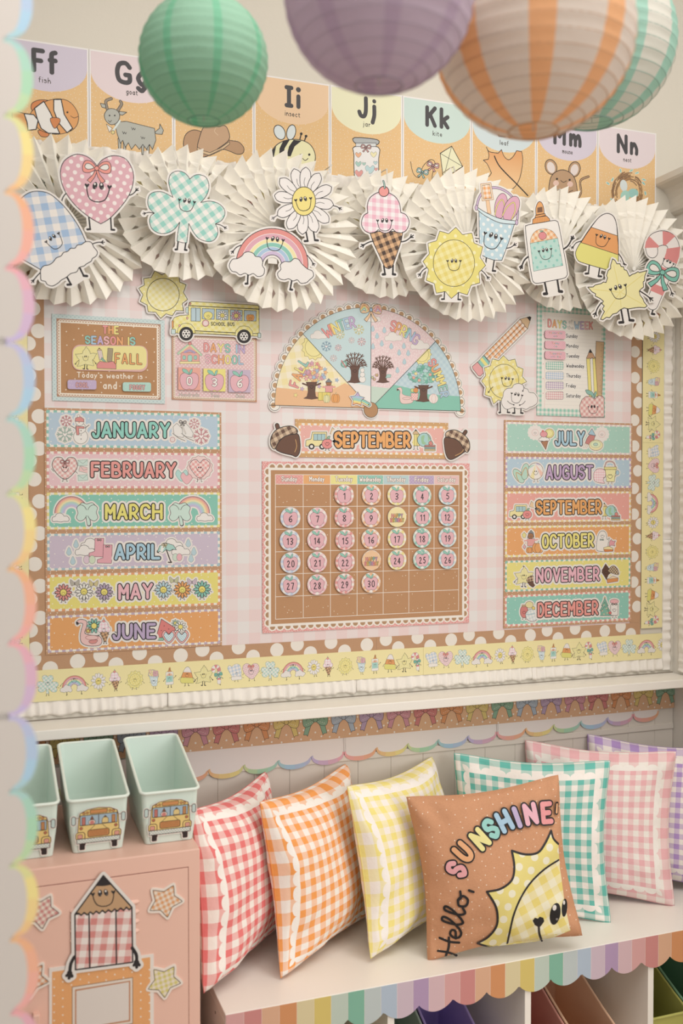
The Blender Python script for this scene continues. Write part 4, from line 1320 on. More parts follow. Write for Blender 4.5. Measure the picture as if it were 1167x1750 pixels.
def ch_leaf(A):
    legs(A, [(568, 1050, 592, 1188, -1), (630, 1040, 652, 1168, 1)], 20)
    arm(A, [(380, 1000), (345, 1050), (326, 1100)], 13); arm(A, [(755, 890), (810, 925), (848, 956)], 13)
    A.part('body')
    A.fill([(488, 578), (510, 590), (530, 625), (560, 625), (570, 650), (595, 655), (600, 680), (625, 690), (650, 745), (680, 725), (700, 720), (735, 700), (745, 710), (820, 690), (800, 740), (795, 790), (783, 800), (787, 850), (760, 870),
            (745, 890), (755, 930), (780, 960), (790, 990), (822, 1030), (800, 1048), (745, 1045), (700, 1050), (640, 1060), (600, 1050), (560, 1070), (530, 1100), (490, 1110), (460, 1145), (430, 1140), (395, 1165), (372, 1160), (390, 1120),
            (410, 1085), (390, 1060), (408, 1030), (385, 1010), (400, 985), (370, 960), (320, 935), (325, 915), (290, 895), (250, 850), (300, 848), (320, 830), (380, 815), (400, 800), (425, 805), (440, 760), (430, 740), (445, 690), (470, 670), (470, 640)],
           '#ede4a3', BK, 8)
    for p in ([(560, 900), (500, 640)], [(560, 900), (780, 730)], [(560, 900), (300, 870)], [(570, 900), (790, 1020)], [(560, 900), (570, 1040)], [(560, 900), (410, 1120)]): A.line(p, 8, '#e6d880')
    face(A, 470, 875, 612, 832, .75)
def ch_cane(A):
    legs(A, [(893, 1015, 866, 1108, .8)], 17)
    arm(A, [(1005, 810), (1042, 860), (1058, 905)], 11); arm(A, [(890, 748), (835, 741)], 8, 16)
    CL = sp([(868, 500), (866, 450), (900, 398), (975, 376), (1045, 402), (1076, 470), (1060, 560), (1010, 680), (940, 840), (872, 1000)], False, 8)
    A.part('body')
    A.line(CL, 146, BK).line(CL, 134, '#efe8e4')
    L = [0]
    for a, b in zip(CL, CL[1:]): L.append(L[-1]+math.dist(a, b))
    def pt(s):
        for i in range(len(L)-1):
            if L[i+1] >= s or i == len(L)-2:
                t = (s-L[i])/(L[i+1]-L[i]); a, b = CL[i], CL[i+1]
                d = math.dist(a, b); nx, ny = -(b[1]-a[1])/d*66, (b[0]-a[0])/d*66
                x, y = a[0]+(b[0]-a[0])*t, a[1]+(b[1]-a[1])*t
                return (x-nx, y-ny), (x+nx, y+ny)
    for s0, s1 in ((30, 100), (190, 270), (345, 480), (560, 650), (740, 815)):
        a, c, b = pt(s0), pt((s0+s1)/2), pt(s1)
        A.fill([a[0], c[0], b[0], b[1], c[1], a[1]], '#e08a88')
    bow(A, 970, 708, 165, 18, '#7cc2b1', lw=7)
    face(A, 985, 580, 1075, 628, .6)
CHARS = [('mitten', ch_mitten, (290, 560), -32, 860, .0455), ('heart', ch_heart, (710, 480), 0, 640, .045), ('shamrock', ch_shamrock, (570, 590), 6, 900, .05), ('rainbow', ch_rainbow, (450, 900), 8, 560, .047),
         ('daisy', ch_daisy, (738, 420), 0, 680, .044), ('icecream', ch_icecream, (565, 830), 0, 1360, .053), ('sun', ch_sun, (443, 930), 0, 740, .047), ('bucket', ch_bucket, (850, 560), 12, 880, .049),
         ('glue', ch_glue, (510, 870), -9, 1340, .050), ('corn', ch_corn, (340, 430), 12, 620, .047), ('leaf', ch_leaf, (550, 880), -14, 620, .050), ('cane', ch_cane, (975, 700), 24, 830, .053)]
CUT = [(ch_mitten, 20, 300, 4.8625, .110, 'blue gingham smiling mitten cut-out with a white cuff'), (ch_heart, 20, 230, 4.8625, .106, 'pink polka dot smiling heart cut-out with a coral bow'),
       (ch_shamrock, 230, 270, 6.483, .106, 'green gingham smiling shamrock cut-out'), (ch_daisy, 380, 270, 5.305, .110, 'white smiling daisy cut-out with a yellow centre'),
       (ch_rainbow, 380, 270, 5.305, .107, 'smiling rainbow cut-out between two white clouds'), (ch_icecream, 590, 290, 8.33, .106, 'pink gingham ice cream cut-out in a brown checked cone'),
       (ch_bucket, 700, 290, 5.835, .106, 'blue polka dot sand bucket cut-out with flip-flops and shovel'), (ch_sun, 700, 290, 5.835, .112, 'yellow smiling sun cut-out with face, arms and legs on the large fan'),
       (ch_glue, 870, 320, 8.336, .106, 'white smiling glue bottle cut-out with an orange cap'), (ch_corn, 960, 340, 5.638, .106, 'smiling candy corn cut-out in white, orange and yellow'),
       (ch_cane, 960, 340, 5.638, .106, 'red and white smiling candy cane cut-out with a teal bow'), (ch_leaf, 960, 340, 5.638, .112, 'pale yellow smiling maple leaf cut-out overlapping the candy corn')]
def pad(o, depth, x=0, z=0):
    MB().box(x-.011, x+.011, .0015, depth, z-.011, z+.011).build('foam_pad', [M('#e9e4dc')], o)
for fn, x0, y0, sc, d, lab in CUT:
    A = Art.wall(d, x0, y0, sc)
    fn(A)
    o = cutout(A, fn.__name__[3:].replace('icecream', 'ice_cream').replace('corn', 'candy_corn').replace('cane', 'candy_cane')+'_cutout', lab, 'cut-out', d, 'smiling paper cut-outs on the fans')
    pad(o, .007)

# ================================================================ board: borders with little characters
PAS = ['#ee9c98', '#f0ab6c', '#f0e182', '#93cdbf', '#a9cbe2', '#c7b0d8']
CH = {c[0]: c for c in CHARS}
def stamp(A, name, x, y, h, flip=1, rot=0):
    """draw one of the characters small, centred at x, y with height h (drawing units)"""
    _, fn, c, ang, H, _h = CH[name]
    s = h/H
    a = math.radians(-ang+rot)
    ca, sa = math.cos(a)*s, math.sin(a)*s
    old = A.k, A.aff, A.mini
    def aff(p):
        dx, dy = (p[0]-c[0])*flip, p[1]-c[1]
        return (x+dx*ca-dy*sa, y+dx*sa+dy*ca)
    A.aff = aff
    A.mini = h*A.k/.16
    A.k = A.k*s
    fn(A)
    A.k, A.aff, A.mini = old
    return A
def met(ox=0, oz=0):
    return Art(lambda p: (ox+p[0], oz-p[1]), 1)
XS = [.0245, .0635, .112, .169, .2235, .2605, .3065, .3495, .3865, .4255, .4675, .5035]
SL = .5207
stripmesh = {}
def char_strip(n=12, L=SL):
    A = met()
    for (nm, fn, c, ang, H, h), x in list(zip(CHARS, XS))[:n]:
        stamp(A, nm, x, -.0005+(.003 if nm in ('rainbow',) else 0)-(.002 if nm == 'icecream' else 0), h*.97)
    if n < 12:
        for op in A.ops:
            op[2] = [q for q in (clip_rect(list(map(tuple, q)), -.01, .2226, -1, 1) for q in op[2]) if len(q) > 2]
        A.ops = [op for op in A.ops if op[2]]
    return A
yel = '#f4e7a8'
def yellow_strip(M4, L, n, label, group):
    o = empty('character_border', (0, 0, 0), label, 'border', group)
    o.matrix_world = M4
    MB().box(0, L, 0, .0012, -.0355, .0355).build('strip', [M(yel)], o)
    key = n
    if key not in stripmesh:
        A = char_strip(n)
        stripmesh[key] = [q.data for q in A.build(o)]
    else:
        for me in stripmesh[key]:
            q = bpy.data.objects.new('print', me); C.objects.link(q); q.parent = o
    return o
def mat_row(x, z, a, d=.0050):
    """strip lying in the wall plane, rotated a (0 = left to right, -90 = top to bottom)"""
    ca, sa = math.cos(math.radians(a)), math.sin(math.radians(a))
    return Matrix(((ca, 0, -sa, x), (0, 1, 0, -d), (sa, 0, ca, z), (0, 0, 0, 1)))
gy = 'yellow character border strips around the board'
yellow_strip(mat_row(.0385, 1.0005, 0, .0054), SL, 12, 'yellow border strip of tiny smiling characters under the June strip', gy)
yellow_strip(mat_row(.5590, 1.0005, 0, .0050), SL, 12, 'yellow border strip of tiny smiling characters below the left of the calendar', gy)
yellow_strip(mat_row(1.0800, 1.0005, 0, .0054), SL, 12, 'yellow border strip of tiny smiling characters below the calendar and November strip', gy)
yellow_strip(mat_row(1.6000, 1.0005, 0, .0050), 1.8228-1.6, 5, 'short yellow character border strip at the lower right corner of the board', gy)
yellow_strip(mat_row(1.7862, 1.5735, -90, .0062), SL, 12, 'yellow character border strip beside the July to December strips', gy)
yellow_strip(mat_row(1.7862, 1.5735+.521, -90, .0066), SL, 12, 'yellow character border strip right of the days-of-week chart', gy)
yellow_strip(mat_row(.0760, 1.04, 90, .0062), SL, 12, 'yellow character border strip left of the month strips, behind the partition edge', gy)
yellow_strip(mat_row(.0760, 1.561, 90, .0066), SL, 12, 'yellow character border strip up the left side, behind the blue mitten', gy)
for i in range(3):
    yellow_strip(mat_row(.04+i*.5212, 2.1195, 0, .0054 if i % 2 else .005), SL, 12, ['yellow character border strip hidden behind the heart and shamrock fans', 'yellow character border strip behind the ice cream fan', 'yellow character border strip behind the sun and glue fans'][i], gy)
# kraft border with bows under the ledge
BC = ['#cf8f9c', '#cf7b78', '#dc9358', '#dcc46e', '#86ad90', '#a9b7c6', '#b59bb8']
bx0 = .6349-.0754*2+.0
for seg in range(4):
    x0, x1 = (-.0755, .4479, .9714, 1.4949)[seg], (.4476, .9711, 1.4946, XR-.001)[seg]
    o = empty('bow_border', (x0, -.0105, .8222), ['kraft border strip with printed bows behind the mint bins', 'kraft border strip with printed bows above the red and orange pillows',
        'kraft border strip with printed bows above the yellow pillow', 'kraft border strip with printed bows at right under the ledge'][seg], 'border', 'bow border strips under the ledge')
    MB().box(0, x1-x0, 0, .0015, 0, .0765).build('strip', [M('kr:#cca27c')], o)
    A = met()
    rnd = random.Random(seg+3)
    k = -8
    while True:
        cx = .6349+.07478*k
        col = BC[(k+2) % 7]
        if cx-.03 > x1: break
        if cx-.036 > x0 and cx+.028 < x1:
            A.part('dots')
            for dx, dy in ((-.037, -.006), (-.012, -.003), (.016, -.009), (.0335, -.022), (-.03, -.028), (.037, -.05), (0, -.02)):
                u = cx-x0+dx
                if .003 < u < x1-x0-.003: A.disc(u, dy, .0024, '#efe6da', n=10)
            A.cur = 'bow'
            u = cx-x0
            for s in (-1, 1):
                A.fill([(u+s*.002, -.052), (u+s*.012, -.036), (u+s*.020, -.012), (u+s*.0225, -.0155), (u+s*.0305, -.016), (u+s*.026, -.034), (u+s*.014, -.052)], col, BK, .0009)
                A.fill([(u, -.050), (u+s*.012, -.064), (u+s*.028, -.066), (u+s*.033, -.052), (u+s*.029, -.036), (u+s*.014, -.037), (u+s*.004, -.045)], col, BK, .0009, True, 3)
                A.line([(u+s*.006, -.048), (u+s*.018, -.056), (u+s*.024, -.050)], .0008, BK, True)
                for q in range(4): A.disc(u+s*(.008+q*.005), -.0465+.0003*q*q+.0008*q, .0009, '#efe6da', n=6)
            A.disc(u, -.051, .0055, col, BK, .0009)
        k += 1
    for op in A.ops: pass
    # each bow is a part of its own
    A.build(o, y=-3e-5)

# ================================================================ alphabet cards
XB = [.0560, .2485, .4402, .6330, .8262, 1.0205, 1.2150, 1.4085, 1.6010, 1.7935]
ALPH = [('Ff', 'fish', '#d9cfe0'), ('Gg', 'goat', '#ecdadd'), ('Hh', 'hat', '#f0d9b8'), ('Ii', 'insect', '#f3cfa6'), ('Jj', 'jar', '#f0eec8'), ('Kk', 'kite', '#cfe4dc'), ('Ll', 'leaf', '#d5e3e6'), ('Mm', 'mouse', '#dcd2e2'), ('Nn', 'nest', '#ecdde2')]
INK = '#4c494c'
def art_fish(A):
    O_, w = '#e9a45a', 3
    A.fill([(60, 550), (130, 568), (190, 600), (190, 630), (150, 640), (120, 665), (95, 690), (100, 620), (60, 585)], O_, BK, w)
    A.fill([(158, 548), (160, 515), (200, 498), (250, 505), (215, 530), (190, 560)], '#dd8644', BK, w, True)
    A.fill([(190, 650), (205, 680), (240, 680), (238, 655)], '#dd8644', BK, w, True)
    A.fill([(150, 570), (220, 510), (290, 493), (350, 510), (390, 570), (380, 630), (330, 662), (260, 668), (190, 640)], O_, BK, w, True)
    A.fill([(120, 566), (168, 572), (190, 600), (180, 645), (140, 650), (135, 610)], '#f0ece6', BK, 5)
    A.fill([(172, 540), (218, 505), (250, 560), (298, 666), (240, 664), (205, 640), (185, 590)], '#f0ece6', BK, 5)
    A.fill([(268, 496), (305, 496), (320, 570), (362, 640), (335, 662), (290, 610), (268, 550)], '#f0ece6', BK, 5)
    A.fill([(252, 590), (290, 588), (300, 605), (275, 640), (258, 620)], '#dd8644', BK, w, True)
    A.disc(336, 560, 5, BK).line([(352, 578), (370, 588), (390, 580)], 2.5, BK, True)
def art_goat(A):
    G, w = '#b9bab0', 3
    A.line([(535, 545), (528, 505), (555, 492)], 15, BK, True).line([(535, 545), (528, 505), (555, 492)], 10, '#9c8f80', True)
    A.line([(588, 550), (606, 520), (600, 505)], 15, BK, True).line([(588, 550), (606, 520), (600, 505)], 10, '#9c8f80', True)
    A.fill([(770, 660), (795, 640), (797, 618), (815, 650), (808, 670), (780, 668)], G, BK, w)
    for x in (590, 615, 705, 732): A.fill([(x-2, 690), (x+16, 690), (x+10, 770), (x+2, 770)], G, BK, w)
    A.fill([(570, 610), (630, 605), (770, 640), (777, 700), (760, 745), (745, 720), (730, 745), (712, 720), (695, 745), (675, 720), (655, 745), (640, 712), (625, 735), (612, 700), (600, 715), (585, 670)], G, BK, w)
    A.fill([(500, 515), (525, 520), (528, 540), (508, 535)], G, BK, w).fill([(595, 555), (632, 560), (610, 575), (592, 570)], G, BK, w)
    A.fill([(525, 560), (545, 542), (580, 548), (597, 575), (585, 610), (555, 622), (530, 605), (520, 580)], G, BK, w, True)
    A.fill([(530, 618), (545, 660), (560, 640)], '#efe9df', BK, 2).line([(565, 650), (598, 602)], 9, '#dfe9e4').disc(563, 660, 9, '#e6d58c', BK, 2)
    A.disc(546, 576, 4, BK).disc(572, 576, 4, BK).line([(540, 600), (548, 610), (556, 600)], 2.5)
    for x, y in ((665, 640), (620, 660), (712, 685)): A.line([(x-10, y-5), (x-4, y+8), (x, y-2), (x+6, y+8), (x+10, y)], 2.5)
def art_hat(A):      # crop 230,0 scale 2.3153
    B = '#bd946c'
    A.fill([(193, 565), (204, 530), (235, 514), (275, 525), (330, 545), (380, 556), (412, 562), (432, 585), (428, 606), (405, 610), (375, 598), (345, 592), (300, 612), (262, 628), (225, 629), (200, 605)], B, BK, 2.6, True, 4)
    A.fill([(250, 592), (258, 540), (272, 505), (292, 491), (315, 496), (334, 502), (352, 496), (368, 510), (374, 552), (330, 588), (295, 612)], '#c9a27c', BK, 2.6, True, 4)
    A.fill([(249, 582), (270, 596), (298, 604), (340, 585), (375, 560), (376, 570), (345, 594), (298, 616), (262, 604), (247, 592)], '#dcbc90', BK, 2)
    A.line([(232, 628), (285, 618), (345, 590)], 2.2, BK, True).line([(322, 505), (316, 520), (330, 535)], 2, '#e0c4a0', True)
def art_bee(A):
    A.disc(285, 660, 26, '#dfe8ea', BK, 4, 38, -25).disc(343, 660, 22, '#dfe8ea', BK, 4, 38, 12)
    A.line([(385, 700), (393, 668)], 6).disc(393, 667, 7, BK).line([(408, 705), (417, 680)], 6).disc(417, 679, 7, BK)
    P = [(240, 790), (255, 740), (300, 705), (370, 695), (430, 715), (460, 760), (458, 810), (410, 870), (300, 880), (250, 840)]
    A.fill(P, '#f0ebb8', BK, 4, True)
    A.fill([(302, 704), (335, 698), (310, 740), (300, 790), (282, 790), (285, 740)], BK)
    A.fill([(355, 697), (395, 702), (360, 730), (340, 780), (320, 778), (332, 730)], BK)
    A.fill([(242, 785), (250, 750), (268, 728), (255, 790)], BK)
    A.disc(390, 773, 6, BK).disc(433, 771, 6, BK).line([(400, 790), (413, 800), (427, 790)], 3.5, BK, True)
def art_jar(A):      # crop 370,230 @2.9175
    A.fill([(688, 60), (805, 62), (808, 120), (806, 200), (790, 236), (740, 240), (695, 228), (686, 190), (685, 100)], '#efecea', BK, 4, True, 3)
    A.fill([(688, 15), (800, 25), (802, 50), (745, 55), (690, 42)], '#b5b9ba', BK, 4, True, 3)
    A.rect(694, 42, 796, 60, '#d9dcdc', BK, 2.5)
    bow(A, 745, 62, 26, 4, '#e0a8a4', lw=2.5)
    for x, y, r, c in ((707, 100, 15, '#f0b48a'), (783, 98, 16, '#efe6b4'), (707, 145, 15, '#a9cfc3'), (765, 172, 24, '#bcd9dd'), (792, 140, 10, '#bcd9dd'), (710, 192, 20, '#e9a09a'), (735, 145, 9, '#a9cfc3'), (762, 215, 11, '#f0cf9a'), (790, 215, 10, '#a9cfc3'), (735, 215, 8, '#e9a09a'), (795, 172, 9, '#e9a09a')):
        A.fill([(x, y+r), (x-r, y-r*.1), (x-r*.6, y-r*.8), (x, y-r*.3), (x+r*.6, y-r*.8), (x+r, y-r*.1)], c, '#8a8a86', 1.5, True, 3)
def art_kite(A):     # crop 690,260 @2.446
    A.fill([(152, 5), (200, -25), (246, 60), (165, 112)], '#f0ecc4', BK, 3).line([(152, 5), (246, 60)], 2).line([(200, -25), (165, 112)], 2)
    A.line([(28, 40), (40, 90), (65, 105), (80, 60), (110, 32), (130, 45), (118, 100), (120, 150)], 2.5, BK, True)
    for x, y, c in ((78, 82, '#a9d3cc'), (122, 55, '#e9a8a8'), (145, 118, '#cfc0dc')): bow(A, x, y, 26, 15, c, lw=2.2)
def art_leaf(A):     # crop 780,0 @2.3153
    A.fill(cv([(118, 582), (130, 600), (165, 606)], [(165, 606), (178, 592)], [(178, 592), (188, 618), (205, 632), (222, 622), (238, 596)], [(238, 596), (258, 600)], [(258, 600), (262, 640), (250, 705), (225, 745), (190, 755)],
              [(190, 755), (165, 748), (148, 730)], [(148, 730), (100, 708)], [(100, 708), (128, 698), (138, 684)], [(138, 684), (122, 650), (106, 634)], [(106, 634), (126, 630)], [(126, 630), (128, 610), (118, 582)])[:-1], 'vg:#f7cf98:#eaa766:-.09:.0', BK, 2.6)
    A.line([(150, 618), (165, 650), (190, 680), (240, 730), (282, 774)], 5, BK, True)
def art_mouse(A):
    B = '#c09a74'
    A.line([(718, 205), (740, 170), (738, 120), (772, 102)], 10, BK, True).line([(718, 205), (740, 170), (738, 120), (772, 102)], 5, B, True)
    for x, y, a in ((615, 62, -18), (713, 72, 14)): A.disc(x, y, 24, B, BK, 3, 32, a).disc(x, y+2, 16, '#eadcd6', None, 1, 24, a)
    A.fill([(612, 190), (608, 130), (625, 90), (665, 74), (705, 95), (722, 140), (722, 205), (665, 225)], B, BK, 3, True)
    A.disc(640, 112, 4.5, BK).disc(693, 116, 4.5, BK).disc(636, 130, 12, '#e9c4b4').disc(695, 134, 12, '#e9c4b4').line([(655, 118), (667, 126), (680, 120)], 2.5, BK, True)
    A.line([(630, 155), (648, 160), (632, 172)], 2.5, BK, True).line([(706, 160), (690, 168), (706, 178)], 2.5, BK, True)
def art_nest(A):     # crop 1000,230 @6.48
    rnd = random.Random(5)
    for i in range(60):
        a = rnd.uniform(0, 6.28); L = rnd.uniform(.4, .9); r = rnd.uniform(115, 185)
        P = [(465+r*.95*math.cos(a+L*t)+rnd.uniform(-6, 6), 640+(r+26*t)*1.08*math.sin(a+L*t)) for t in (0, .33, .66, 1)]
        A.line(P, 13, rnd.choice(['#5a4236', '#5a4236', '#8c6248'])).line(P, 8, rnd.choice(['#c99a5c', '#b58a5c', '#9c7450']))
    A.disc(425, 565, 40, '#dfe9ea', None, 1, 65, -8).disc(530, 650, 58, '#9fd5cf', None, 1, 52).disc(440, 680, 50, '#a9dccf', None, 1, 62, 10)
    for x, y, a in ((390, 400, 80), (510, 398, -30), (572, 425, -20), (650, 500, 20), (645, 540, 50), (665, 650, 80), (668, 740, 50), (300, 500, -60), (250, 540, 40), (292, 725, 60)): A.disc(x, y, 24, '#8fccc0', '#eef2ee', 4, 10, a)
ARTS = [(art_fish, 0, 0, 2.9175), (art_goat, 0, 0, 2.9175), (art_hat, 230, 0, 2.3153), (art_bee, 380, 0, 2.9175), (art_jar, 370, 230, 2.9175), (art_kite, 690, 260, 2.446), (art_leaf, 780, 0, 2.3153), (art_mouse, 690, 260, 2.446), (art_nest, 1000, 230, 6.48)]
for i, (L, word, c) in enumerate(ALPH):
    x0, x1 = XB[i]+.0006, XB[i+1]-.0006
    zt_, zb_ = 2.437, 2.2140
    fn, cx_, cy_, sc_ = ARTS[i]
    A = Art.wall(.003, cx_, cy_, sc_)
    A.part('background')
    A2T, k = A.T0, A.k
    A.T0, A.k = (lambda p: (p[0], zt_-p[1])), 1
    A.fill([(x0+.0035, .0035), (x1-.0035, .0035), (x1-.0035, .2195), (x0+.0035, .2195)], 'kr:#dbb57e:95:.0009')
    cx, w2 = (x0+x1)/2, (x1-x0)/2-.0035
    P = [(cx-w2, .0035), (cx+w2, .0035)]+[(cx+w2*math.cos(PI*t/24), .048+.060*math.sin(PI*t/24)) for t in range(25)]
    A.part('letter_panel').fill(P, c)
    A.part('letters')
    W_ = {'Ff': .046, 'Gg': .066, 'Hh': .066, 'Ii': .030, 'Jj': .040, 'Kk': .058, 'Ll': .03, 'Mm': .078, 'Nn': .060}[L]
    lay = [(INK, .0105)]
    if L == 'Ii':
        A.line([(cx-.015, .0645), (cx-.003, .0645)], .0105, INK).line([(cx-.015, .0215), (cx-.003, .0215)], .0105, INK).line([(cx-.009, .0645), (cx-.009, .0215)], .0105, INK)
        A.line([(cx+.015, .0645), (cx+.015, .040)], .0105, INK).disc(cx+.015, .0235, .0062, INK)
    else: A.text(L, cx-W_/2, .0645, cx+W_/2, .0645, .044, lay, gap=.42)
    A.part('word')
    ww = len(word)*.0062
    A.text(word, cx-ww/2, .0895, cx+ww/2, .0895, .0115, [('#4c4440', .0016)], gap=.32)
    A.T0, A.k = A2T, k
    A.part('drawing'); cur = A.part
    A.part = lambda n, A=A: A
    A.cur = 'drawing'
    fn(A)
    sheet(A, 'alphabet_card', 'alphabet card %s with a drawing of a %s' % (L, {'insect': 'bee', 'leaf': 'autumn leaf', 'nest': 'bird nest with eggs'}.get(word, word)), 'card',
          [(x0, zb_), (x1, zb_), (x1, zt_), (x0, zt_)], .003, .003, '#f4f0ee', 'alphabet cards along the top of the wall')

# ================================================================ small drawings used on the month strips
def heartp(x, y, r): return [(x, y+r), (x-r*.95, y-r*.1), (x-r*.6, y-r*.85), (x, y-r*.35), (x+r*.6, y-r*.85), (x+r*.95, y-r*.1)]
def snowflake(A, x, y, r, c, heart=True):
    for i in range(8):
        a = PI*i/4
        A.line([(x, y), (x+r*math.cos(a), y+r*math.sin(a))], r*.16, c)
        q = (x+r*.65*math.cos(a), y+r*.65*math.sin(a))
        for t in (-.7, .7): A.line([q, (q[0]+r*.36*math.cos(a+t), q[1]+r*.36*math.sin(a+t))], r*.12, c)
    A.fill(heartp(x, y, r*.32), '#f3e9e6', c, r*.08, True, 3)
def smile(A, x, y, w, lw=1.6):
    A.line([(x-w*.5, y), (x-w*.3, y+w*.45), (x, y+w*.6), (x+w*.3, y+w*.45), (x+w*.5, y)], lw, BK, True)
    A.disc(x-w*.16, y-w*.05, w*.11, BK, n=8).disc(x+w*.16, y-w*.05, w*.11, BK, n=8)
def raindrop(A, x, y, h): A.fill([(x, y-h*.6), (x+h*.3, y), (x+h*.3, y+h*.25), (x, y+h*.5), (x-h*.3, y+h*.25), (x-h*.3, y)], '#b9d3dc', '#8a9aa0', 1.6, True, 3)
def cld(A, x, y, w, c='#f0ebe6', lc=BK, lw=2.2):
    A.fill([(x-w*.5, y+w*.12), (x-w*.46, y-w*.04), (x-w*.32, y-w*.08), (x-w*.24, y-w*.22), (x-w*.04, y-w*.28), (x+w*.14, y-w*.2), (x+w*.2, y-w*.1), (x+w*.38, y-w*.1), (x+w*.5, y+w*.06), (x+w*.44, y+w*.2), (x+w*.2, y+w*.2), (x, y+w*.24), (x-w*.25, y+w*.2), (x-w*.42, y+w*.22)], c, lc, lw, True, 3)
def flower(A, x, y, r, c, cc='#efdc6a', f=True, n=10):
    for i in range(n):
        a = 2*PI*i/n
        A.disc(x+r*.66*math.cos(a), y+r*.66*math.sin(a), r*.36, c, BK, r*.05+.4, r*.17, math.degrees(a), n=9)
    A.disc(x, y, r*.4, cc, BK, r*.05+.5, n=14)
    if f: smile(A, x, y, r*.42, 1.3)
def twolegs(A, x, y, h, s=10): 
    for k in (-1, 1): A.line([(x+k*s, y), (x+k*s, y+h), (x+k*s+k*5, y+h)], 2.6)
def im_jan(A):
    snowflake(A, 262, 93, 30, '#c07f86'); snowflake(A, 255, 165, 42, '#9fb5a9')
    for r, y in ((38, 178), (28, 132)): A.disc(340, y, r, '#f0ece6', '#8d8a86', 2.5)
    A.disc(335, 97, 22, '#f0ece6', '#8d8a86', 2.5).fill([(310, 95), (312, 78), (335, 68), (357, 82), (358, 98)], '#e2938d', BK, 2).disc(328, 66, 7, '#f0ece6', '#8d8a86', 2)
    A.fill([(314, 120), (360, 124), (358, 134), (330, 132), (332, 168), (318, 168)], '#e2938d', BK, 2).line([(310, 132), (285, 118)], 3).line([(362, 132), (385, 115)], 3)
    A.fill([(335, 98), (322, 103), (336, 104)], '#e0863c')
    for y in (145, 168, 190): A.disc(342, y, 3, BK)
    for x, s in ((868, 1), (915, 1)):
        A.fill([(x-30, 125), (x-10, 105), (x+15, 130), (x+32, 160), (x+25, 182), (x-5, 178), (x-25, 165)], '#ece8e4', '#8d8a86', 2.5)
        A.line([(x-32, 160), (x, 185), (x+35, 200)], 3, '#77726e')
    A.line([(880, 105), (905, 160)], 8, '#77726e', True).line([(880, 105), (905, 160)], 5, '#e9e2da', True)
    bow(A, 890, 100, 20, 5, '#a9a29c', lw=1.8)
    snowflake(A, 952, 108, 28, '#c98a90'); snowflake(A, 990, 175, 42, '#c98a90'); A.disc(835, 193, 13, '#e9dcd8', '#c98a90', 3)
def im_feb(A):
    for x, y, s in ((255, 350, 62),):
        A.fill([(x, y+58), (x-66, y-5), (x-55, y-55), (x-20, y-60), (x, y-40), (x+22, y-60), (x+56, y-52), (x+64, y)], 'gh:#e6a9a4:.0085:40:#f3e6e0', BK, 3, True, 4)
        bow(A, x, y-35, 26, 0, '#d98a86', lw=1.8); smile(A, x, y-5, 40, 2.2); twolegs(A, x, y+50, 18)
        A.line([(x-60, y+15), (x-72, y)], 2.5).line([(x+58, y+15), (x+68, y+25)], 2.5)
    for x, y, a in ((352, 318, -3), (358, 355, 14), (352, 398, -4)):
        ca, sa = math.cos(math.radians(a)), math.sin(math.radians(a))
        def q(u, v): return (x+u*ca-v*sa, y+u*sa+v*ca)
        A.fill([q(-26, -15), q(26, -15), q(26, 15), q(-26, 15)], '#cfe3da' if a < 0 else '#efc7c4', '#8fa79c', 2).line([q(-26, -15), q(0, 5), q(26, -15)], 2, '#8fa79c')
    A.fill(heartp(885, 385, 34), '#b5ddd8', '#7fa9a4', 2.5, True).fill(heartp(912, 400, 34), '#efb9be', '#b98a8e', 2.5, True)
    A.fill([(982+64*math.cos(t/26*2*PI)*(1+.10*(t % 2)), 345+60*math.sin(t/26*2*PI)*(1+.10*(t % 2))) for t in range(26)], '#f0d3d0', '#a36a66', 2.2)
    A.fill([(982, 402), (930, 345), (935, 312), (962, 300), (982, 318), (1003, 300), (1030, 312), (1034, 345)], 'gh:#eb9f9b:.0085:40:#f6e3df', BK, 2.5, True, 4)
    smile(A, 982, 345, 36, 2.2); twolegs(A, 980, 402, 18)
def rbow(A, x, y, r, f=1):
    for i, c in enumerate(['#e9a29c', '#f3c69c', '#f0e3ae', '#b9d9cb', '#b9cbe0', '#cdbcdc']):
        ro, ri = r*(1-i*.1), r*(1-i*.1-.1)
        P = [(x+f*ro*math.cos(math.radians(t)), y-ro*math.sin(math.radians(t))) for t in range(20, 181, 16)]
        Q = [(x+f*ri*math.cos(math.radians(t)), y-ri*math.sin(math.radians(t))) for t in range(180, 19, -16)]
        A.fill(P+Q, c)
    A.line([(x+f*r*math.cos(math.radians(t)), y-r*math.sin(math.radians(t))) for t in range(20, 181, 10)], 2.5)
def im_mar(A):
    rbow(A, 290, 590, 90, 1); rbow(A, 945, 590, 90, -1)
    for x in (375, 875):
        A.line([(x, 590), (x+10, 650)], 22, BK).line([(x, 590), (x+9, 648)], 16, '#cde6da')
        for a, b in ((x, 545), (x-45, 590), (x+45, 590)):
            ang = math.atan2(b-592, a-x)
            P = [(0, 0), (14, -34), (40, -46), (60, -28), (52, -2), (60, 28), (40, 46), (14, 34)]
            P = [(p[0]*.95, p[1]*.95) for p in P]
            A.fill([(x+math.cos(ang)*p[0]-math.sin(ang)*p[1], 590+math.sin(ang)*p[0]+math.cos(ang)*p[1]) for p in P], '#cde6da', BK, 2.6, True, 3)
        A.disc(x, 588, 16, '#cde6da')
    cld(A, 232, 615, 92); cld(A, 1010, 612, 88)
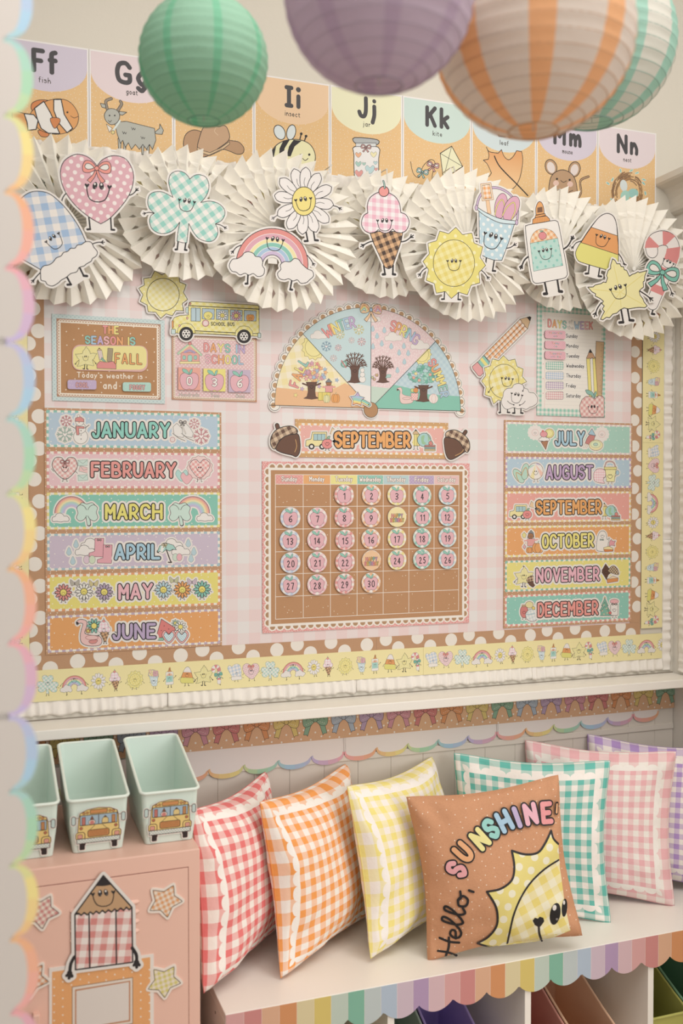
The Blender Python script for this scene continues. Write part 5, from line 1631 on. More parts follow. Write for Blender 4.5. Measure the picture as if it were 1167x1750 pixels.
def im_apr(A):
    for x, y in ((315, 95), (277, 135), (298, 185), (920, 90), (950, 135), (935, 172)): raindrop(A, x, y, 42)
    cld(A, 398, 95, 115); cld(A, 365, 130, 110); cld(A, 835, 95, 110); cld(A, 880, 130, 100)
    for dx, dy in ((-45, -35), (0, 0)):
        A.fill([(462+dx, 98+dy), (510+dx, 98+dy), (508+dx, 175+dy), (505+dx, 198+dy), (430+dx, 196+dy), (430+dx, 178+dy), (460+dx, 168+dy)], '#e9a9b4', '#7d4a52', 2.5)
        bow(A, 485+dx, 108+dy, 12, 0, '#c9808c', lw=1.4, tails=False)
    for x, c in ((372, '#e0c7d6'), (402, '#d3e0c4')): A.disc(x, 178, 17, c, '#8d8a86', 2, 22)
    A.line([(790, 90), (822, 180), (830, 192), (812, 192)], 6, '#4a3a34', True)
    A.fill([(752, 140), (765, 105), (800, 88), (840, 100), (856, 125), (836, 122), (820, 132), (800, 124), (780, 140), (768, 132)], '#a9d6cd', BK, 2.5).line([(800, 88), (800, 124)], 2); A.fill([(800, 88), (780, 140), (768, 132), (775, 102)], '#eef0ea')
    bow(A, 792, 98, 15, 0, '#efdc8a', lw=1.5)
    for x, c in ((850, '#cfe0cf'), (872, '#efb3bc')): A.disc(x, 165, 15, c, '#8d8a86', 2, 20)
def bfly(A, x, y, s, c):
    for k in (-1, 1): A.fill([(x, y), (x+k*s, y-s*.9), (x+k*s*1.1, y-s*.1), (x+k*s*.7, y+s*.7), (x, y+s*.2)], c, '#6f6a66', 1.6, True, 3)
    A.line([(x, y-s*.3), (x, y+s*.5)], 3, '#5a4a44')
def im_may(A):
    for x, y, c in ((247, 355, '#e0938c'), (358, 350, '#efece4'), (467, 352, '#b9a4bd'), (786, 340, '#b9d5de'), (888, 340, '#e9a45a'), (994, 338, '#86c4b4')):
        for k in (-1, 1): A.line([(x+k*40, y+8), (x+k*54, y+(14 if k > 0 else 4))], 2.5)
        twolegs(A, x, y+36, 18, 9); flower(A, x, y, 46, c, '#f0e06a', True, 12)
    for x, y, c in ((308, 305, '#b9b2a4'), (410, 308, '#d3c48a'), (843, 290, '#c4c49a'), (940, 298, '#cdb9c8')): bfly(A, x, y, 22, c)
def im_jun(A):
    flower(A, 412, 535, 40, '#86c4b4', '#efdf70', False); flower(A, 380, 562, 17, '#e9a45a', '#efdf70', False, 8)
    A.fill([(348, 500), (372, 510), (372, 540), (362, 575), (400, 585), (440, 590), (455, 615), (440, 640), (380, 642), (345, 625), (338, 590), (345, 550), (352, 525), (335, 520), (322, 530), (316, 515), (330, 502)], '#efc4c0', BK, 2.6, True, 3)
    A.disc(400, 598, 34, '#efc4c0', '#b5706c', 2.5, 12).fill([(385, 615), (430, 610), (420, 628), (395, 630)], '#dd8f8a', BK, 1.5, True); A.disc(322, 520, 7, BK)
    stamp(A, 'icecream', 466, 562, 140)
    A.fill([(775, 498), (848, 545), (850, 560), (760, 605), (745, 600)], '#e2807c', BK, 2.6).fill([(745, 598), (790, 600), (785, 614), (742, 612)], '#8fc9b0', BK, 2)
    for x, y in ((790, 535), (775, 560), (815, 552), (800, 575)): A.disc(x, y, 2.5, BK)
    flower(A, 850, 520, 20, '#a9cbb9', '#efdf70', False, 8); flower(A, 878, 540, 32, '#efece4', '#efdf70', False)
    for x in (815, 885): A.fill(heartp(x, 592, 38), '#f0b0ac', BK, 2.2, True).fill(heartp(x, 592, 28), 'gh:#a9d0dc:.004:45:#e6f0f2', BK, 2, True)
def bus_small(A, x, y, s):
    def q(a, b): return (x+a*s, y+b*s)
    A.fill([q(-62, 12), q(-60, -8), q(-35, -14), q(-28, -50), q(45, -50), q(45, 22), q(-62, 22)], '#f0e2a0', BK, 2.2)
    A.rect(*q(-22, -40), *q(38, -8), '#a9cbd0', BK, 1.8)
    for k in (-2, 18): A.line([q(k, -40), q(k, -8)], 1.6)
    for k in (-32, 22): A.disc(*q(k, 24), 15*s, BK).disc(*q(k, 24), 8*s, '#efe9e0')
def im_sep(A, dx=0, dy=0, k=1., x2=0):
    def s(p): return p
    a0 = A.aff
    A.aff = lambda p: (dx+p[0]*k, dy+p[1]*k)
    kk = A.k; A.k *= k
    bus_small(A, 330, 190, .98)
    A.fill([(390, 150), (402, 118), (415, 130), (432, 120), (425, 145), (440, 158), (415, 160)], '#e9c9a0', BK, 1.5)
    A.disc(377, 200, 27, '#eb8f8c', BK, 2.2, 25).fill([(372, 178), (380, 162), (392, 160), (388, 175)], '#8fb89c', BK, 1.5); smile(A, 377, 195, 22, 2); twolegs(A, 377, 222, 10, 7)
    A.aff = lambda p: (dx+p[0]*k+x2, dy+p[1]*k)
    A.rect(800, 152, 836, 210, '#efdf86', BK, 2.2).fill([(800, 152), (818, 128), (836, 152)], '#d9b98a', BK, 2).fill([(813, 136), (818, 127), (823, 136)], BK)
    A.line([(812, 152), (812, 210)], 1.6).line([(824, 152), (824, 210)], 1.6); twolegs(A, 818, 212, 16, 8)
    A.disc(860, 180, 34, '#a9d3d0', BK, 2.2, 34).fill([(845, 165), (862, 158), (858, 185), (870, 198), (850, 200)], '#9cc79c', smooth=True).fill([(878, 158), (890, 175), (880, 190)], '#9cc79c')
    for i, c in enumerate(['#c78a80', '#9cb5b0', '#d9c08a']): A.rect(862, 206+i*10, 915, 215+i*10, c, BK, 1.6)
    A.disc(893, 197, 11, '#dd8a80', BK, 1.6); A.line([(872, 145), (905, 200)], 4, '#8a9a8c')
    A.aff = a0; A.k = kk
def im_jul(A):
    for x, y in ((265, 140), (672, 150)):
        for i in range(14):
            a = PI*i/7
            A.line([(x, y), (x+38*math.cos(a), y+38*math.sin(a))], 5, '#efe3df')
        A.disc(x, y, 20, '#efe3df', '#e0b4b0', 2); smile(A, x, y, 16, 1.5)
    A.disc(352, 145, 28, '#efe08c', BK, 2).disc(352, 145, 20, '#efe6a0', '#a89a50', 1.5)
    A.fill([(300, 195), (345, 190), (330, 244)], '#b5805c', BK, 2.4); cld(A, 320, 178, 64); A.disc(318, 150, 22, '#ea9fa6', BK, 2, 18).disc(312, 132, 7, '#dd6f70')
    A.fill([(600, 150), (632, 158), (612, 220), (570, 205), (582, 175)], '#cf8480', BK, 2.4).fill([(588, 150), (612, 116), (634, 160)], '#a9cbdc', BK, 2.4)
    for k in (0, 10, 20): A.line([(570+k, 205+k*.3), (558+k, 235)], 2.5, '#c9a37c')
    A.disc(636, 217, 42, '#efe3b0', BK, 2, 32).disc(634, 212, 30, '#e3eec4', '#8d8a76', 1.5, 20).disc(634, 212, 14, '#b9d6c8', BK, 1.5, 9)
def im_aug(A):
    for x, y, a in ((165, 405, -35), (205, 378, 8)):
        A.disc(x, y, 24, '#b9dccb', BK, 2.2, 50, a)
        ca, sa = math.cos(math.radians(a)), math.sin(math.radians(a))
        A.line([(x+u*ca-v*sa, y+u*sa+v*ca) for u, v in ((-18, 25), (-14, 0), (0, -25), (14, 0), (18, 25))], 5, '#cfa06a', True)
    A.disc(268, 375, 46, '#f0e9e2', BK, 2.4, 50)
    for i in range(4): A.fill([(268, 335)]+[(268+46*math.cos(a), 375+49*math.sin(a)) for a in (i*PI/2+.2, i*PI/2+.5, i*PI/2+.8)], ['#f0c4b4', '#f0e2a8', '#bcdccf', '#cfc0dc'][i])
    smile(A, 268, 378, 32, 2.2); twolegs(A, 270, 425, 16)
    A.fill([(622, 390), (640, 365), (665, 360), (690, 370), (695, 400), (680, 430), (690, 450), (650, 445), (625, 430)], 'gh:#efb9c4:.007:0:#f6e9e9', BK, 2.2, True)
    A.line([(688, 355), (700, 322), (724, 316), (745, 325), (758, 358)], 8, BK, True).line([(688, 355), (700, 322), (724, 316), (745, 325), (758, 358)], 4, '#e9b9b4', True)
    A.fill([(690, 352), (760, 352), (748, 440), (702, 440)], '#f0e9a8', BK, 2.4).rect(686, 350, 762, 366, '#e6dc8c', BK, 2)
    smile(A, 722, 400, 34, 2.4); twolegs(A, 722, 440, 14); A.disc(768, 385, 10, '#a9cfe0', BK, 2, 14).line([(750, 410), (765, 398)], 2.5).line([(696, 410), (680, 418)], 2.5)
def pumpkin(A, x, y, w, h, c):
    for k in (-.5, .5, 0): A.disc(x+k*w*.9, y, w*.55, c, BK, 1.8, h)
    A.line([(x, y-h), (x+w*.15, y-h*1.4)], 4, '#7d9a70')
def im_oct(A):
    A.fill([(185, 120), (198, 105), (212, 120), (205, 140), (190, 138)], '#e6d98a', BK, 1.6)
    A.fill([(218, 140), (225, 110), (240, 92), (255, 108), (258, 138)], '#8a8f94', BK, 2).disc(238, 128, 17, '#a9744c', BK, 2).rect(218, 145, 262, 190, '#e9a3a0', BK, 2, 4)
    A.line([(220, 155), (200, 158)], 8, '#e9a3a0').line([(262, 155), (280, 150)], 8, '#e9a3a0'); smile(A, 238, 128, 12, 1.4)
    pumpkin(A, 232, 215, 22, 18, '#e9a058'); pumpkin(A, 282, 202, 34, 30, '#eaa45c')
    A.fill([(190, 195), (200, 178), (210, 195), (200, 210)], '#dfa9b0', BK, 1.6)
    A.fill([(640, 210), (645, 140), (660, 105), (682, 98), (698, 115), (704, 150), (718, 140), (712, 168), (700, 215), (668, 222)], '#efe9e2', BK, 2.4, True); smile(A, 676, 125, 24, 2); bow(A, 672, 152, 12, 0, '#8fc0b0', lw=1.2, tails=False)
    A.fill([(682, 200), (715, 190), (742, 205), (740, 222), (690, 225)], '#f0dca0', BK, 2).fill([(682, 210), (740, 212), (740, 222), (690, 226)], '#e0863c', BK, 1.5)
    A.fill([(718, 165), (728, 148), (738, 160), (756, 158), (748, 175), (752, 190), (732, 185), (716, 192)], '#e6a0a8', BK, 1.8)
def acorn(A, x, y, s, a=0):
    ca, sa = math.cos(math.radians(a)), math.sin(math.radians(a))
    def q(u, v): return (x+(u*ca-v*sa)*s, y+(u*sa+v*ca)*s)
    A.fill([q(-38, -5), q(38, -5), q(36, 30), q(14, 58), q(0, 66), q(-14, 58), q(-36, 30)], '#6b4a38', BK, 2.5*s+.6, True, 4)
    A.fill([q(-48, 2), q(-44, -26), q(-15, -45), q(15, -45), q(44, -26), q(48, 2), q(0, 8)], 'gh:#6b4c3c:.008:%d:#d9b996' % -a, BK, 2.5*s+.6, True, 3)
def im_nov(A):
    stamp(A, 'leaf', 196, 375, 125)
    acorn(A, 245, 400, .62, -10)
    A.fill([(668, 345), (695, 298), (722, 335), (730, 350), (712, 365), (700, 395), (686, 372)], '#5f3d2c', BK, 2); smile(A, 698, 345, 26, 2)
    A.fill([(712, 345), (728, 315), (750, 312), (770, 335), (772, 365)], 'gh:#5f4a3c:.006:45:#d9c09a', BK, 2.2, True)
    A.fill([(702, 392), (740, 372), (772, 385), (770, 405), (706, 415)], '#e2924c', BK, 2).fill([(702, 392), (740, 372), (772, 385)], '#f0d6ae', BK, 1.6)
def im_dec(A):
    A.disc(198, 590, 24, '#d9807c', BK, 2.4, 38).rect(184, 548, 212, 560, '#c9a37c', BK, 1.6); smile(A, 198, 590, 22, 2); twolegs(A, 198, 625, 12, 8)
    A.disc(230, 548, 24, '#e6d9a0', BK, 2, 20); A.disc(247, 612, 40, 'gh:#cfd9dc:.009:20:#f0eeea', BK, 2.4, 38).line([(208, 608), (286, 600)], 5, '#a9c3cc').disc(255, 568, 10, '#e6d06a', BK, 1.6)
    for i, w in enumerate((22, 32, 44)): A.fill([(690, 505+i*26), (690+w, 555+i*30), (690-w, 555+i*30)], '#7fb8a4', BK, 2)
    for x, y in ((684, 550), (700, 570), (675, 585), (705, 598), (685, 605)): A.disc(x, y, 4, '#e6c0a0')
    A.fill([(690, 498), (696, 508), (684, 508)], '#efd46a', BK, 1.5)
    A.rect(725, 545, 770, 612, '#efe9e4', BK, 2.4, 6).disc(748, 528, 26, '#efb3b8', BK, 1.8, 14); bow(A, 748, 545, 16, 0, '#4a3a38', lw=1, tails=False); smile(A, 748, 575, 24, 2.2); twolegs(A, 748, 612, 14, 9); A.disc(722, 598, 9, '#dd6f6c', BK, 1.6)
MON = [('JANUARY', 'K4', 408, 176, 815, 178, '#8fd3c6', '#b9cfe0', '#8fcabc', im_jan, 0), ('FEBRUARY', 'K4', 402, 390, 848, 393, '#eb9c94', '#ecc6cb', '#e59c9c', im_feb, 0),
       ('MARCH', 'K4', 478, 618, 775, 617, '#eae06e', '#86cbb8', '#efe08a', im_mar, 0), ('APRIL', 'K5', 530, 172, 762, 170, '#a9cfe2', '#cfc0d2', '#a9c7d2', im_apr, 0),
       ('MAY', 'K5', 550, 388, 722, 382, '#eeb6c0', '#ebde72', '#eaa16c', im_may, 0), ('JUNE', 'K5', 518, 602, 738, 597, '#bda8cb', '#eba65e', '#c4b0c6', im_jun, 0),
       ('JULY', 'K8', 392, 212, 562, 213, '#a9cfe2', '#abd6c7', '#e6cfd2', im_jul, 1), ('AUGUST', 'K8', 336, 420, 614, 419, '#c3a5cb', '#b6cfdf', '#c6a9cb', im_aug, 1),
       ('SEPTEMBER', 'K8', 278, 634, 664, 630, '#eba85c', '#eda79c', '#efd08c', im_sep, 1), ('OCTOBER', 'K9', 312, 199, 618, 190, '#efe27c', '#eca763', '#efe08a', im_oct, 1),
       ('NOVEMBER', 'K9', 276, 407, 652, 395, '#eeb6c6', '#ece07c', '#8cc6b4', im_nov, 1), ('DECEMBER', 'K9', 286, 617, 644, 602, '#ee9a90', '#8fcdbd', '#ea9c94', im_dec, 1)]
CR_ = {'K4': (30, 690, 3.154), 'K5': (30, 900, 3.154), 'K6': (430, 690, 2.9175), 'K8': (840, 700, 3.569), 'K9': (840, 880, 3.569), 'L7': (445, 700, 3.112)}
def split_sides(A, i, xm):
    for op in A.ops[i:]:
        if (op[4][0]+op[4][1])/2 > xm: op[0] = 'picture#2'
def month_strip(rect, word, crop, x0, y0, x1, y1, col, bg, chk, pic, label, group, name='month_strip', d=.0055, hh=66, lw=21, insx=.0042, insz=.0048, kc='#b98d68'):
    X0, Z0, X1, Z1 = rect
    A = Art.wall(d, *CR_[crop])
    T0, k = A.T0, A.k
    A.T0, A.k = (lambda p: (p[0], p[1])), 1
    rnd = random.Random(len(word)*7+ord(word[1]))
    A.part('speckles')
    n = int((X1-X0)/.017)
    for i in range(n):
        x = X0+(i+.5)*(X1-X0)/n+rnd.uniform(-.003, .003)
        for z in (Z0+.0025, Z1-.0025): A.disc(x, z+rnd.uniform(-.0012, .0012), .00115, '#f3e9da', n=8)
    for i in range(5):
        z = Z0+(i+.5)*(Z1-Z0)/5
        for x in (X0+.002, X1-.002): A.disc(x, z, .0011, '#f3e9da', n=8)
    a, b, c, e = X0+insx, Z0+insz, X1-insx, Z1-insz
    A.part('checked_border').fill([(a, b), (c, b), (c, e), (a, e)], '#f3ece0')
    bw = .0050
    nx = round((c-a)/.0078/2)*2+1; nz = round((e-b)/.0078/2)*2+1
    for i in range(0, nx, 2):
        u0, u1 = a+(c-a)*i/nx, a+(c-a)*(i+1)/nx
        A.fill([(u0, b), (u1, b), (u1, b+bw), (u0, b+bw)], chk).fill([(u0, e-bw), (u1, e-bw), (u1, e), (u0, e)], chk)
    for i in range(0, nz, 2):
        v0, v1 = b+(e-b)*i/nz, b+(e-b)*(i+1)/nz
        A.fill([(a, v0), (a+bw, v0), (a+bw, v1), (a, v1)], chk).fill([(c-bw, v0), (c, v0), (c, v1), (c-bw, v1)], chk)
    A.part('panel').fill([(a+bw, b+bw), (c-bw, b+bw), (c-bw, e-bw), (a+bw, e-bw)], bg)
    for i in range(int((c-a)/.021)):
        for v in (.18, .5, .82):
            A.disc(a+.012+i*.021+rnd.uniform(-.005, .005), b+(e-b)*v+rnd.uniform(-.006, .006), .00125, '#f4ece2', n=8)
        A.disc(a+.006+i*.021+rnd.uniform(-.004, .004), b+bw+.001, .0015, '#f4ece2', n=8).disc(a+.010+i*.021+rnd.uniform(-.004, .004), e-bw-.001, .0015, '#f4ece2', n=8)
    A.T0, A.k = T0, k
    A.cur = 'picture'; A.part = lambda n: A
    mk = A.mark()
    pic(A)
    A.halo(mk, .0034)
    split_sides(A, mk[0], (X0+X1)/2)
    A.cur = 'month_name'
    A.text(word, x0, y0, x1, y1, hh, [(WH, lw+32), (BK, lw+11), (col, lw)], gap=.30)
    o = sheet(A, name, label, 'sign', [(X0, Z0), (X1, Z0), (X1, Z1), (X0, Z1)], d, .002, 'kr:'+kc, group)
    return o
for i, (w, cr, x0, y0, x1, y1, col, bg, chk, pic, side) in enumerate(MON):
    j = i % 6
    if side == 0: rect = (.1468, 1.6252-.0926*(j+1)+.0002, .5508, 1.6252-.0926*j)
    else: rect = (1.3135, 1.6262-.0921*(j+1)+.0002, 1.7178, 1.6262-.0921*j)
    if w == 'SEPTEMBER': pic = lambda A: im_sep(A, -160, 440, 1.0, 28)
    month_strip(rect, w, cr, x0, y0, x1, y1, col, bg, chk, pic, ('%s month name strip in the %s column of months' % (w, 'right' if side else 'left')), 'month name strips of the year', lw=15 if side == 0 else 14.5, hh=71 if side == 0 else 74)
month_strip((.7350, 1.5215, 1.1490, 1.6145), 'SEPTEMBER', 'K6', 420, 213, 786, 214, '#efaa5e', '#eeb2a8', '#efb978', lambda A: im_sep(A), 'SEPTEMBER header strip between two acorns above the calendar', None, lw=15, hh=67, insx=.0085, insz=.0095, kc='#c59a66')

# ================================================================ calendar and its round number covers
cx0, cx1, cz0, cz1 = .6512, 1.2112, 1.0938, 1.5103
A = met()
A.T0 = lambda p: (p[0], p[1])
A.part('lace_frame')
lx0, lx1, lz0, lz1 = cx0+.0155, cx1-.0145, cz0+.0150, cz1-.0150
nsc = 27; nsz = 20
for i in range(nsc):
    x = lx0+(i+.5)*(lx1-lx0)/nsc
    for z, s in ((lz0, -1), (lz1, 1)):
        A.disc(x, z, .0112, '#f4ece2', n=18).disc(x, z+s*.0012, .0068, '#b88f66', n=14)
for i in range(nsz):
    z = lz0+(i+.5)*(lz1-lz0)/nsz
    for x, s in ((lx0, -1), (lx1, 1)):
        A.disc(x, z, .0112, '#f4ece2', n=18).disc(x+s*.0012, z, .0068, '#b88f66', n=14)
A.fill([(lx0, lz0), (lx1, lz0), (lx1, lz1), (lx0, lz1)], '#f4ece2')
A.part('grid_sheet').fill([(lx0+.006, lz0+.006), (lx1-.006, lz0+.006), (lx1-.006, lz1-.006), (lx0+.006, lz1-.006)], 'kr:#b2845b')
GX = [.6842+.07088*i for i in range(8)]
GZ = [1.4787]+[1.4552-.05478*i for i in range(7)]
HC = [('Sunday', 'gh:#ec9a94:.006:45:#eeb2a8'), ('Monday', '#efae6c'), ('Tuesday', '#efe58c'), ('Wednesday', 'gh:#86c6b4:.006:45:#9fd2c2'), ('Thursday', '#b9d3d6'), ('Friday', 'gh:#b9a0c6:.006:45:#c9b6d2'), ('Saturday', '#ecc3c0')]
A.part('day_header')
for i, (t, c) in enumerate(HC):
    A.fill([(GX[i], GZ[1]), (GX[i+1], GZ[1]), (GX[i+1], GZ[0]), (GX[i], GZ[0])], c)
rnd = random.Random(4)
A.part('speckles')
for i in range(7):
    for j in range(1, 7):
        for q in range(5): A.disc(GX[i]+rnd.uniform(.006, .065), GZ[j+1]+rnd.uniform(.006, .049), .0011, '#efe4d2', n=8)
A.part('grid_line')
A.cur = 'grid_lines'
for x in GX: A.line([(x, GZ[0]), (x, GZ[7])], .0014, '#efe6da')
for z in GZ: A.line([(GX[0], z), (GX[7], z)], .0014, '#efe6da')
A.T0 = lambda p: (p[0], -p[1])
A.cur = 'day_names'
for i, (t, c) in enumerate(HC):
    w = .0068*len(t)*.92
    m = (GX[i]+GX[i+1])/2
    A.text(t, m-w/2, -GZ[1]+-.0075, m+w/2, -GZ[1]-.0075, .0112, [('#8d6a5c', .0034), ('#fbf5ee', .0018)], gap=.30)
A.T0 = lambda p: (p[0], p[1])
cal = sheet(A, 'calendar_chart', 'large kraft September calendar chart with pink confetti border and white lace frame', 'calendar', [(cx0, cz0), (cx1, cz0), (cx1, cz1), (cx0, cz1)], .0055, .0022, 'sp:#ea9a96:#f4d9d4:420')
CC = ['#c3cfe6', '#f0b9c4', '#eb9a96', '#f2b987', '#f0e08c', '#8fcdbd', '#b4d3dc']
def apple_art(A, x, y, w, body='#e9b4bd', lw=.0007, leafc='#8fcbb8'):
    def q(a, b): return (x+a*w, y+b*w)
    A.part('apple')
    A.fill([q(0, -.32), q(.22, -.42), q(.43, -.30), q(.47, 0), q(.36, .32), q(.16, .44), q(0, .40), q(-.16, .44), q(-.36, .32), q(-.47, 0), q(-.43, -.30), q(-.22, -.42)], body, '#6f4a52', lw, True, 4)
    A.part('apple_leaf')
    A.fill([q(0, -.34), q(-.12, -.56), q(-.34, -.62), q(-.30, -.46)], leafc, '#4f6a62', lw*.8, True, 3)
    A.fill([q(.01, -.32), q(.03, -.52), q(.15, -.62), q(.13, -.44)], leafc, '#4f6a62', lw*.8, True, 3)
day = 0
for j in range(5):
    for i in range(7):
        if j == 0 and i < 2: continue
        day += 1
        if day > 30: continue
        rnd = random.Random(day)
        x, z = (GX[i]+GX[i+1])/2+rnd.uniform(-.0012, .0018), (GZ[j+1]+GZ[j+2])/2+rnd.uniform(-.001, .001)
        bd = day in (10, 23)
        lab = 'round happy birthday cover in the Thursday column' if day == 10 else 'round happy birthday cover in the Wednesday column' if day == 23 else 'round pink apple cover with number %d, %s column, %s row' % (day, ['Sunday', 'Monday', 'Tuesday', 'Wednesday', 'Thursday', 'Friday', 'Saturday'][i], ['top', 'second', 'third', 'fourth', 'fifth'][j])
        o = empty('calendar_number', (x, -.0105, z), lab, 'calendar number', 'round number covers on the calendar')
        r = .0255
        P = [(r*math.cos(2*PI*t/36), r*math.sin(2*PI*t/36)) for t in range(36)]
        MB().prism(P, 0, .005, 0, 1).build('disc', [M('gh:%s:.0125:%d:#f3ece6' % (CC[i], 0 if i % 2 == 0 else 45)), M('#c9b5a0')], o)
        A = met()
        if bd:
            A.cur = 'lettering'; A.part = lambda n, A=A: A
            A.disc(0, 0, r*.95, '#f3e3a8' if day == 10 else '#f2c79a')
            for s, yy, w in (('HAPPY', .001, .030), ('BIRTHDAY', .0125, .036)):
                A.text(s, -w/2, yy, w/2, yy, .0085, [('#7d4f52', .0030), (['#e98f8c', '#e9a35a', '#c3b04f', '#7fb8a8', '#b58fb5'], .0017)], gap=.34)
        else:
            apple_art(A, 0, .0022, .0385)
            A.cur = 'number'
            t = str(day); w = .0068 if len(t) == 1 else (.0165 if '1' not in t else .0145)
            if t == '1': w = .003
            if t == '11': w = .011
            A.text(t, -w/2+.0002, .0105, w/2+.0002, .0105, .0150, [('#2c2628', .0021)], gap=.42)
        A.build(o)

# ================================================================ charts and cut-outs on the board
def quadm(pts, d=0):
    return [at(*p, d) for p in pts]
# season chart
X0, Z0, X1, Z1 = .1645, 1.6418, .4168, 1.8356
A = Art.wall(.0055, 80, 525, 5.3045)
T0, k = A.T0, A.k
A.T0, A.k = (lambda p: (p[0], p[1])), 1
def lace(A, x0, z0, x1, z1, r, nx, nz, col='#f4e9d9', hole='#c59a78'):
    A.cur = 'lace_frame'
    for i in range(nx):
        x = x0+(i+.5)*(x1-x0)/nx
        for z, s in ((z0, -1), (z1, 1)): A.disc(x, z, r, col, n=12).disc(x, z+s*r*.1, r*.55, hole, n=10)
    for i in range(nz):
        z = z0+(i+.5)*(z1-z0)/nz
        for x, s in ((x0, -1), (x1, 1)): A.disc(x, z, r, col, n=12).disc(x+s*r*.1, z, r*.55, hole, n=10)
    A.fill([(x0, z0), (x1, z0), (x1, z1), (x0, z1)], col)
A.part('lace_frame')
A.fill([(X0+.0095, Z0+.0090), (X1-.0095, Z0+.0090), (X1-.0095, Z1-.0095), (X0+.0095, Z1-.0095)], '#b98a6c')
lace(A, X0+.0155, Z0+.0145, X1-.0155, Z1-.0155, .0042, 36, 26)
A.part('kraft_panel').fill([(X0+.0185, Z0+.0175), (X1-.0185, Z0+.0175), (X1-.0185, Z1-.0185), (X0+.0185, Z1-.0185)], 'kr:#b08256')
A.T0, A.k = T0, k
A.cur = 'speckles'
for x, y in ((227, 142), (288, 194), (177, 221), (325, 256), (244, 293), (182, 344), (374, 163), (434, 215), (787, 180), (757, 240), (900, 173), (968, 288), (903, 320), (975, 407), (852, 248), (680, 205), (174, 490), (180, 613), (967, 498), (970, 670), (900, 635), (912, 570), (173, 748), (322, 750), (490, 682), (662, 716), (964, 790), (497, 774), (255, 650), (328, 590), (565, 583)): A.disc(x, y, 6, '#efe3d0', n=8)
OUT = '#5d4138'
def mtext(A, t, x0, y0, x1, y1, h, w, cols, out=OUT, gap=.3): return A.text(t, x0, y0, x1, y1, h, [(out, w+6), (cols, w)], gap=gap)
A.cur = 'title'
mtext(A, 'THE', 510, 236, 646, 240, 64, 15, ['#ee9a96', '#f0ab6c', '#f0e182'])
mtext(A, 'SEASON IS', 354, 328, 796, 342, 64, 15, ['#93cdbf', '#a9cbe2', '#c7b0d8', '#f0b9bd', '#ee9a96', '#f0ab6c', '#f0e182', '#93cdbf'])
A.cur = 'caption'
A.text("Today's weather is", 275, 635, 862, 650, 46, [('#f4ebdc', 7)], gap=.3)
A.text('and', 514, 738, 630, 740, 62, [('#f4ebdc', 9)], gap=.35)
sheet(A, 'season_chart', 'kraft season and weather chart with pale blue heart border', 'chart', [(X0, Z0), (X1, Z0), (X1, Z1), (X0, Z1)], .0055, .0022, 'pd:#cfe0de:#b5cdd0:.009:.0017')
A = Art.wall(.0075, 80, 525, 5.3045)
A.cur = 'print'; A.part = lambda n: A
A.rect(238, 352, 905, 566, '#efe394', None, 1, 62)
stamp(A, 'leaf', 352, 458, 205)
A.fill([(457, 392), (475, 368), (498, 392), (512, 470), (478, 482)], '#e9dcd6', BK, 3).fill([(457, 392), (475, 368), (498, 392)], '#d9b98a', BK, 2.5).fill([(467, 379), (475, 367), (485, 378)], BK)
for i in (470, 485): A.line([(i, 392), (i+14, 475)], 2.5, '#b5706c')
A.fill([(553, 370), (600, 375), (590, 500), (545, 490)], '#a99a7c', BK, 3)
A.fill([(455, 555), (452, 520), (480, 490), (540, 500), (600, 490), (628, 520), (628, 560)], '#e6928e', BK, 3.5).fill([(540, 495), (500, 455), (488, 470), (510, 490)], '#86b8a4', BK, 2)
A.text('FALL', 622, 505, 856, 515, 84, [(OUT, 22), ('#efa862', 13)], gap=.42)
P = []
for cx, cy, a0 in ((844, 418, -90), (844, 516, 0), (300, 502, 90), (300, 410, 180)): P += [(cx+70*math.cos(math.radians(a0+t)), cy+70*math.sin(math.radians(a0+t))) for t in range(0, 91, 15)]
def plate(A, P, name, label, cat, d, thick, col, edge, group=None):
    L = [A.T(p) for p in P]
    sheet(A, name, label, cat, L, d, thick, col, group, edge)
plate(A, P, 'season_card', 'rounded yellow FALL card on the season chart', 'card', .0075, .002, '#e3b3ac', '#c99a90')
for t, x0, x1, y0, y1, c, tx0, tx1, oc, lab in (('COOL', 188, 450, 660, 742, '#c8b2d4', 266, 374, '#8a5f78', 'purple COOL weather label on the season chart'), ('FOGGY', 688, 945, 682, 762, '#b4dccf', 754, 886, '#8a5f60', 'mint FOGGY weather label on the season chart')):
    A = Art.wall(.0095, 80, 525, 5.3045)
    A.cur = 'word'
    for i in range(14): A.disc(x0+14+(i*61) % (x1-x0-28), y0+12+(i*37) % 58, 3, '#efe6e4', n=6)
    A.text(t, tx0, y0+64, tx1, y0+66, 40, [(oc, 14), ('#e9b4ae', 7)], gap=.42)
    P = []
    for cx, cy, a0 in ((x1-18, y0+18, -90), (x1-18, y1-14, 0), (x0+18, y1-18, 90), (x0+18, y0+16, 180)): P += [(cx+18*math.cos(math.radians(a0+q)), cy+18*math.sin(math.radians(a0+q))) for q in range(0, 91, 22)]
    plate(A, P, 'weather_label', lab, 'label', .0095, .004, c, '#8d7a80', 'weather labels')
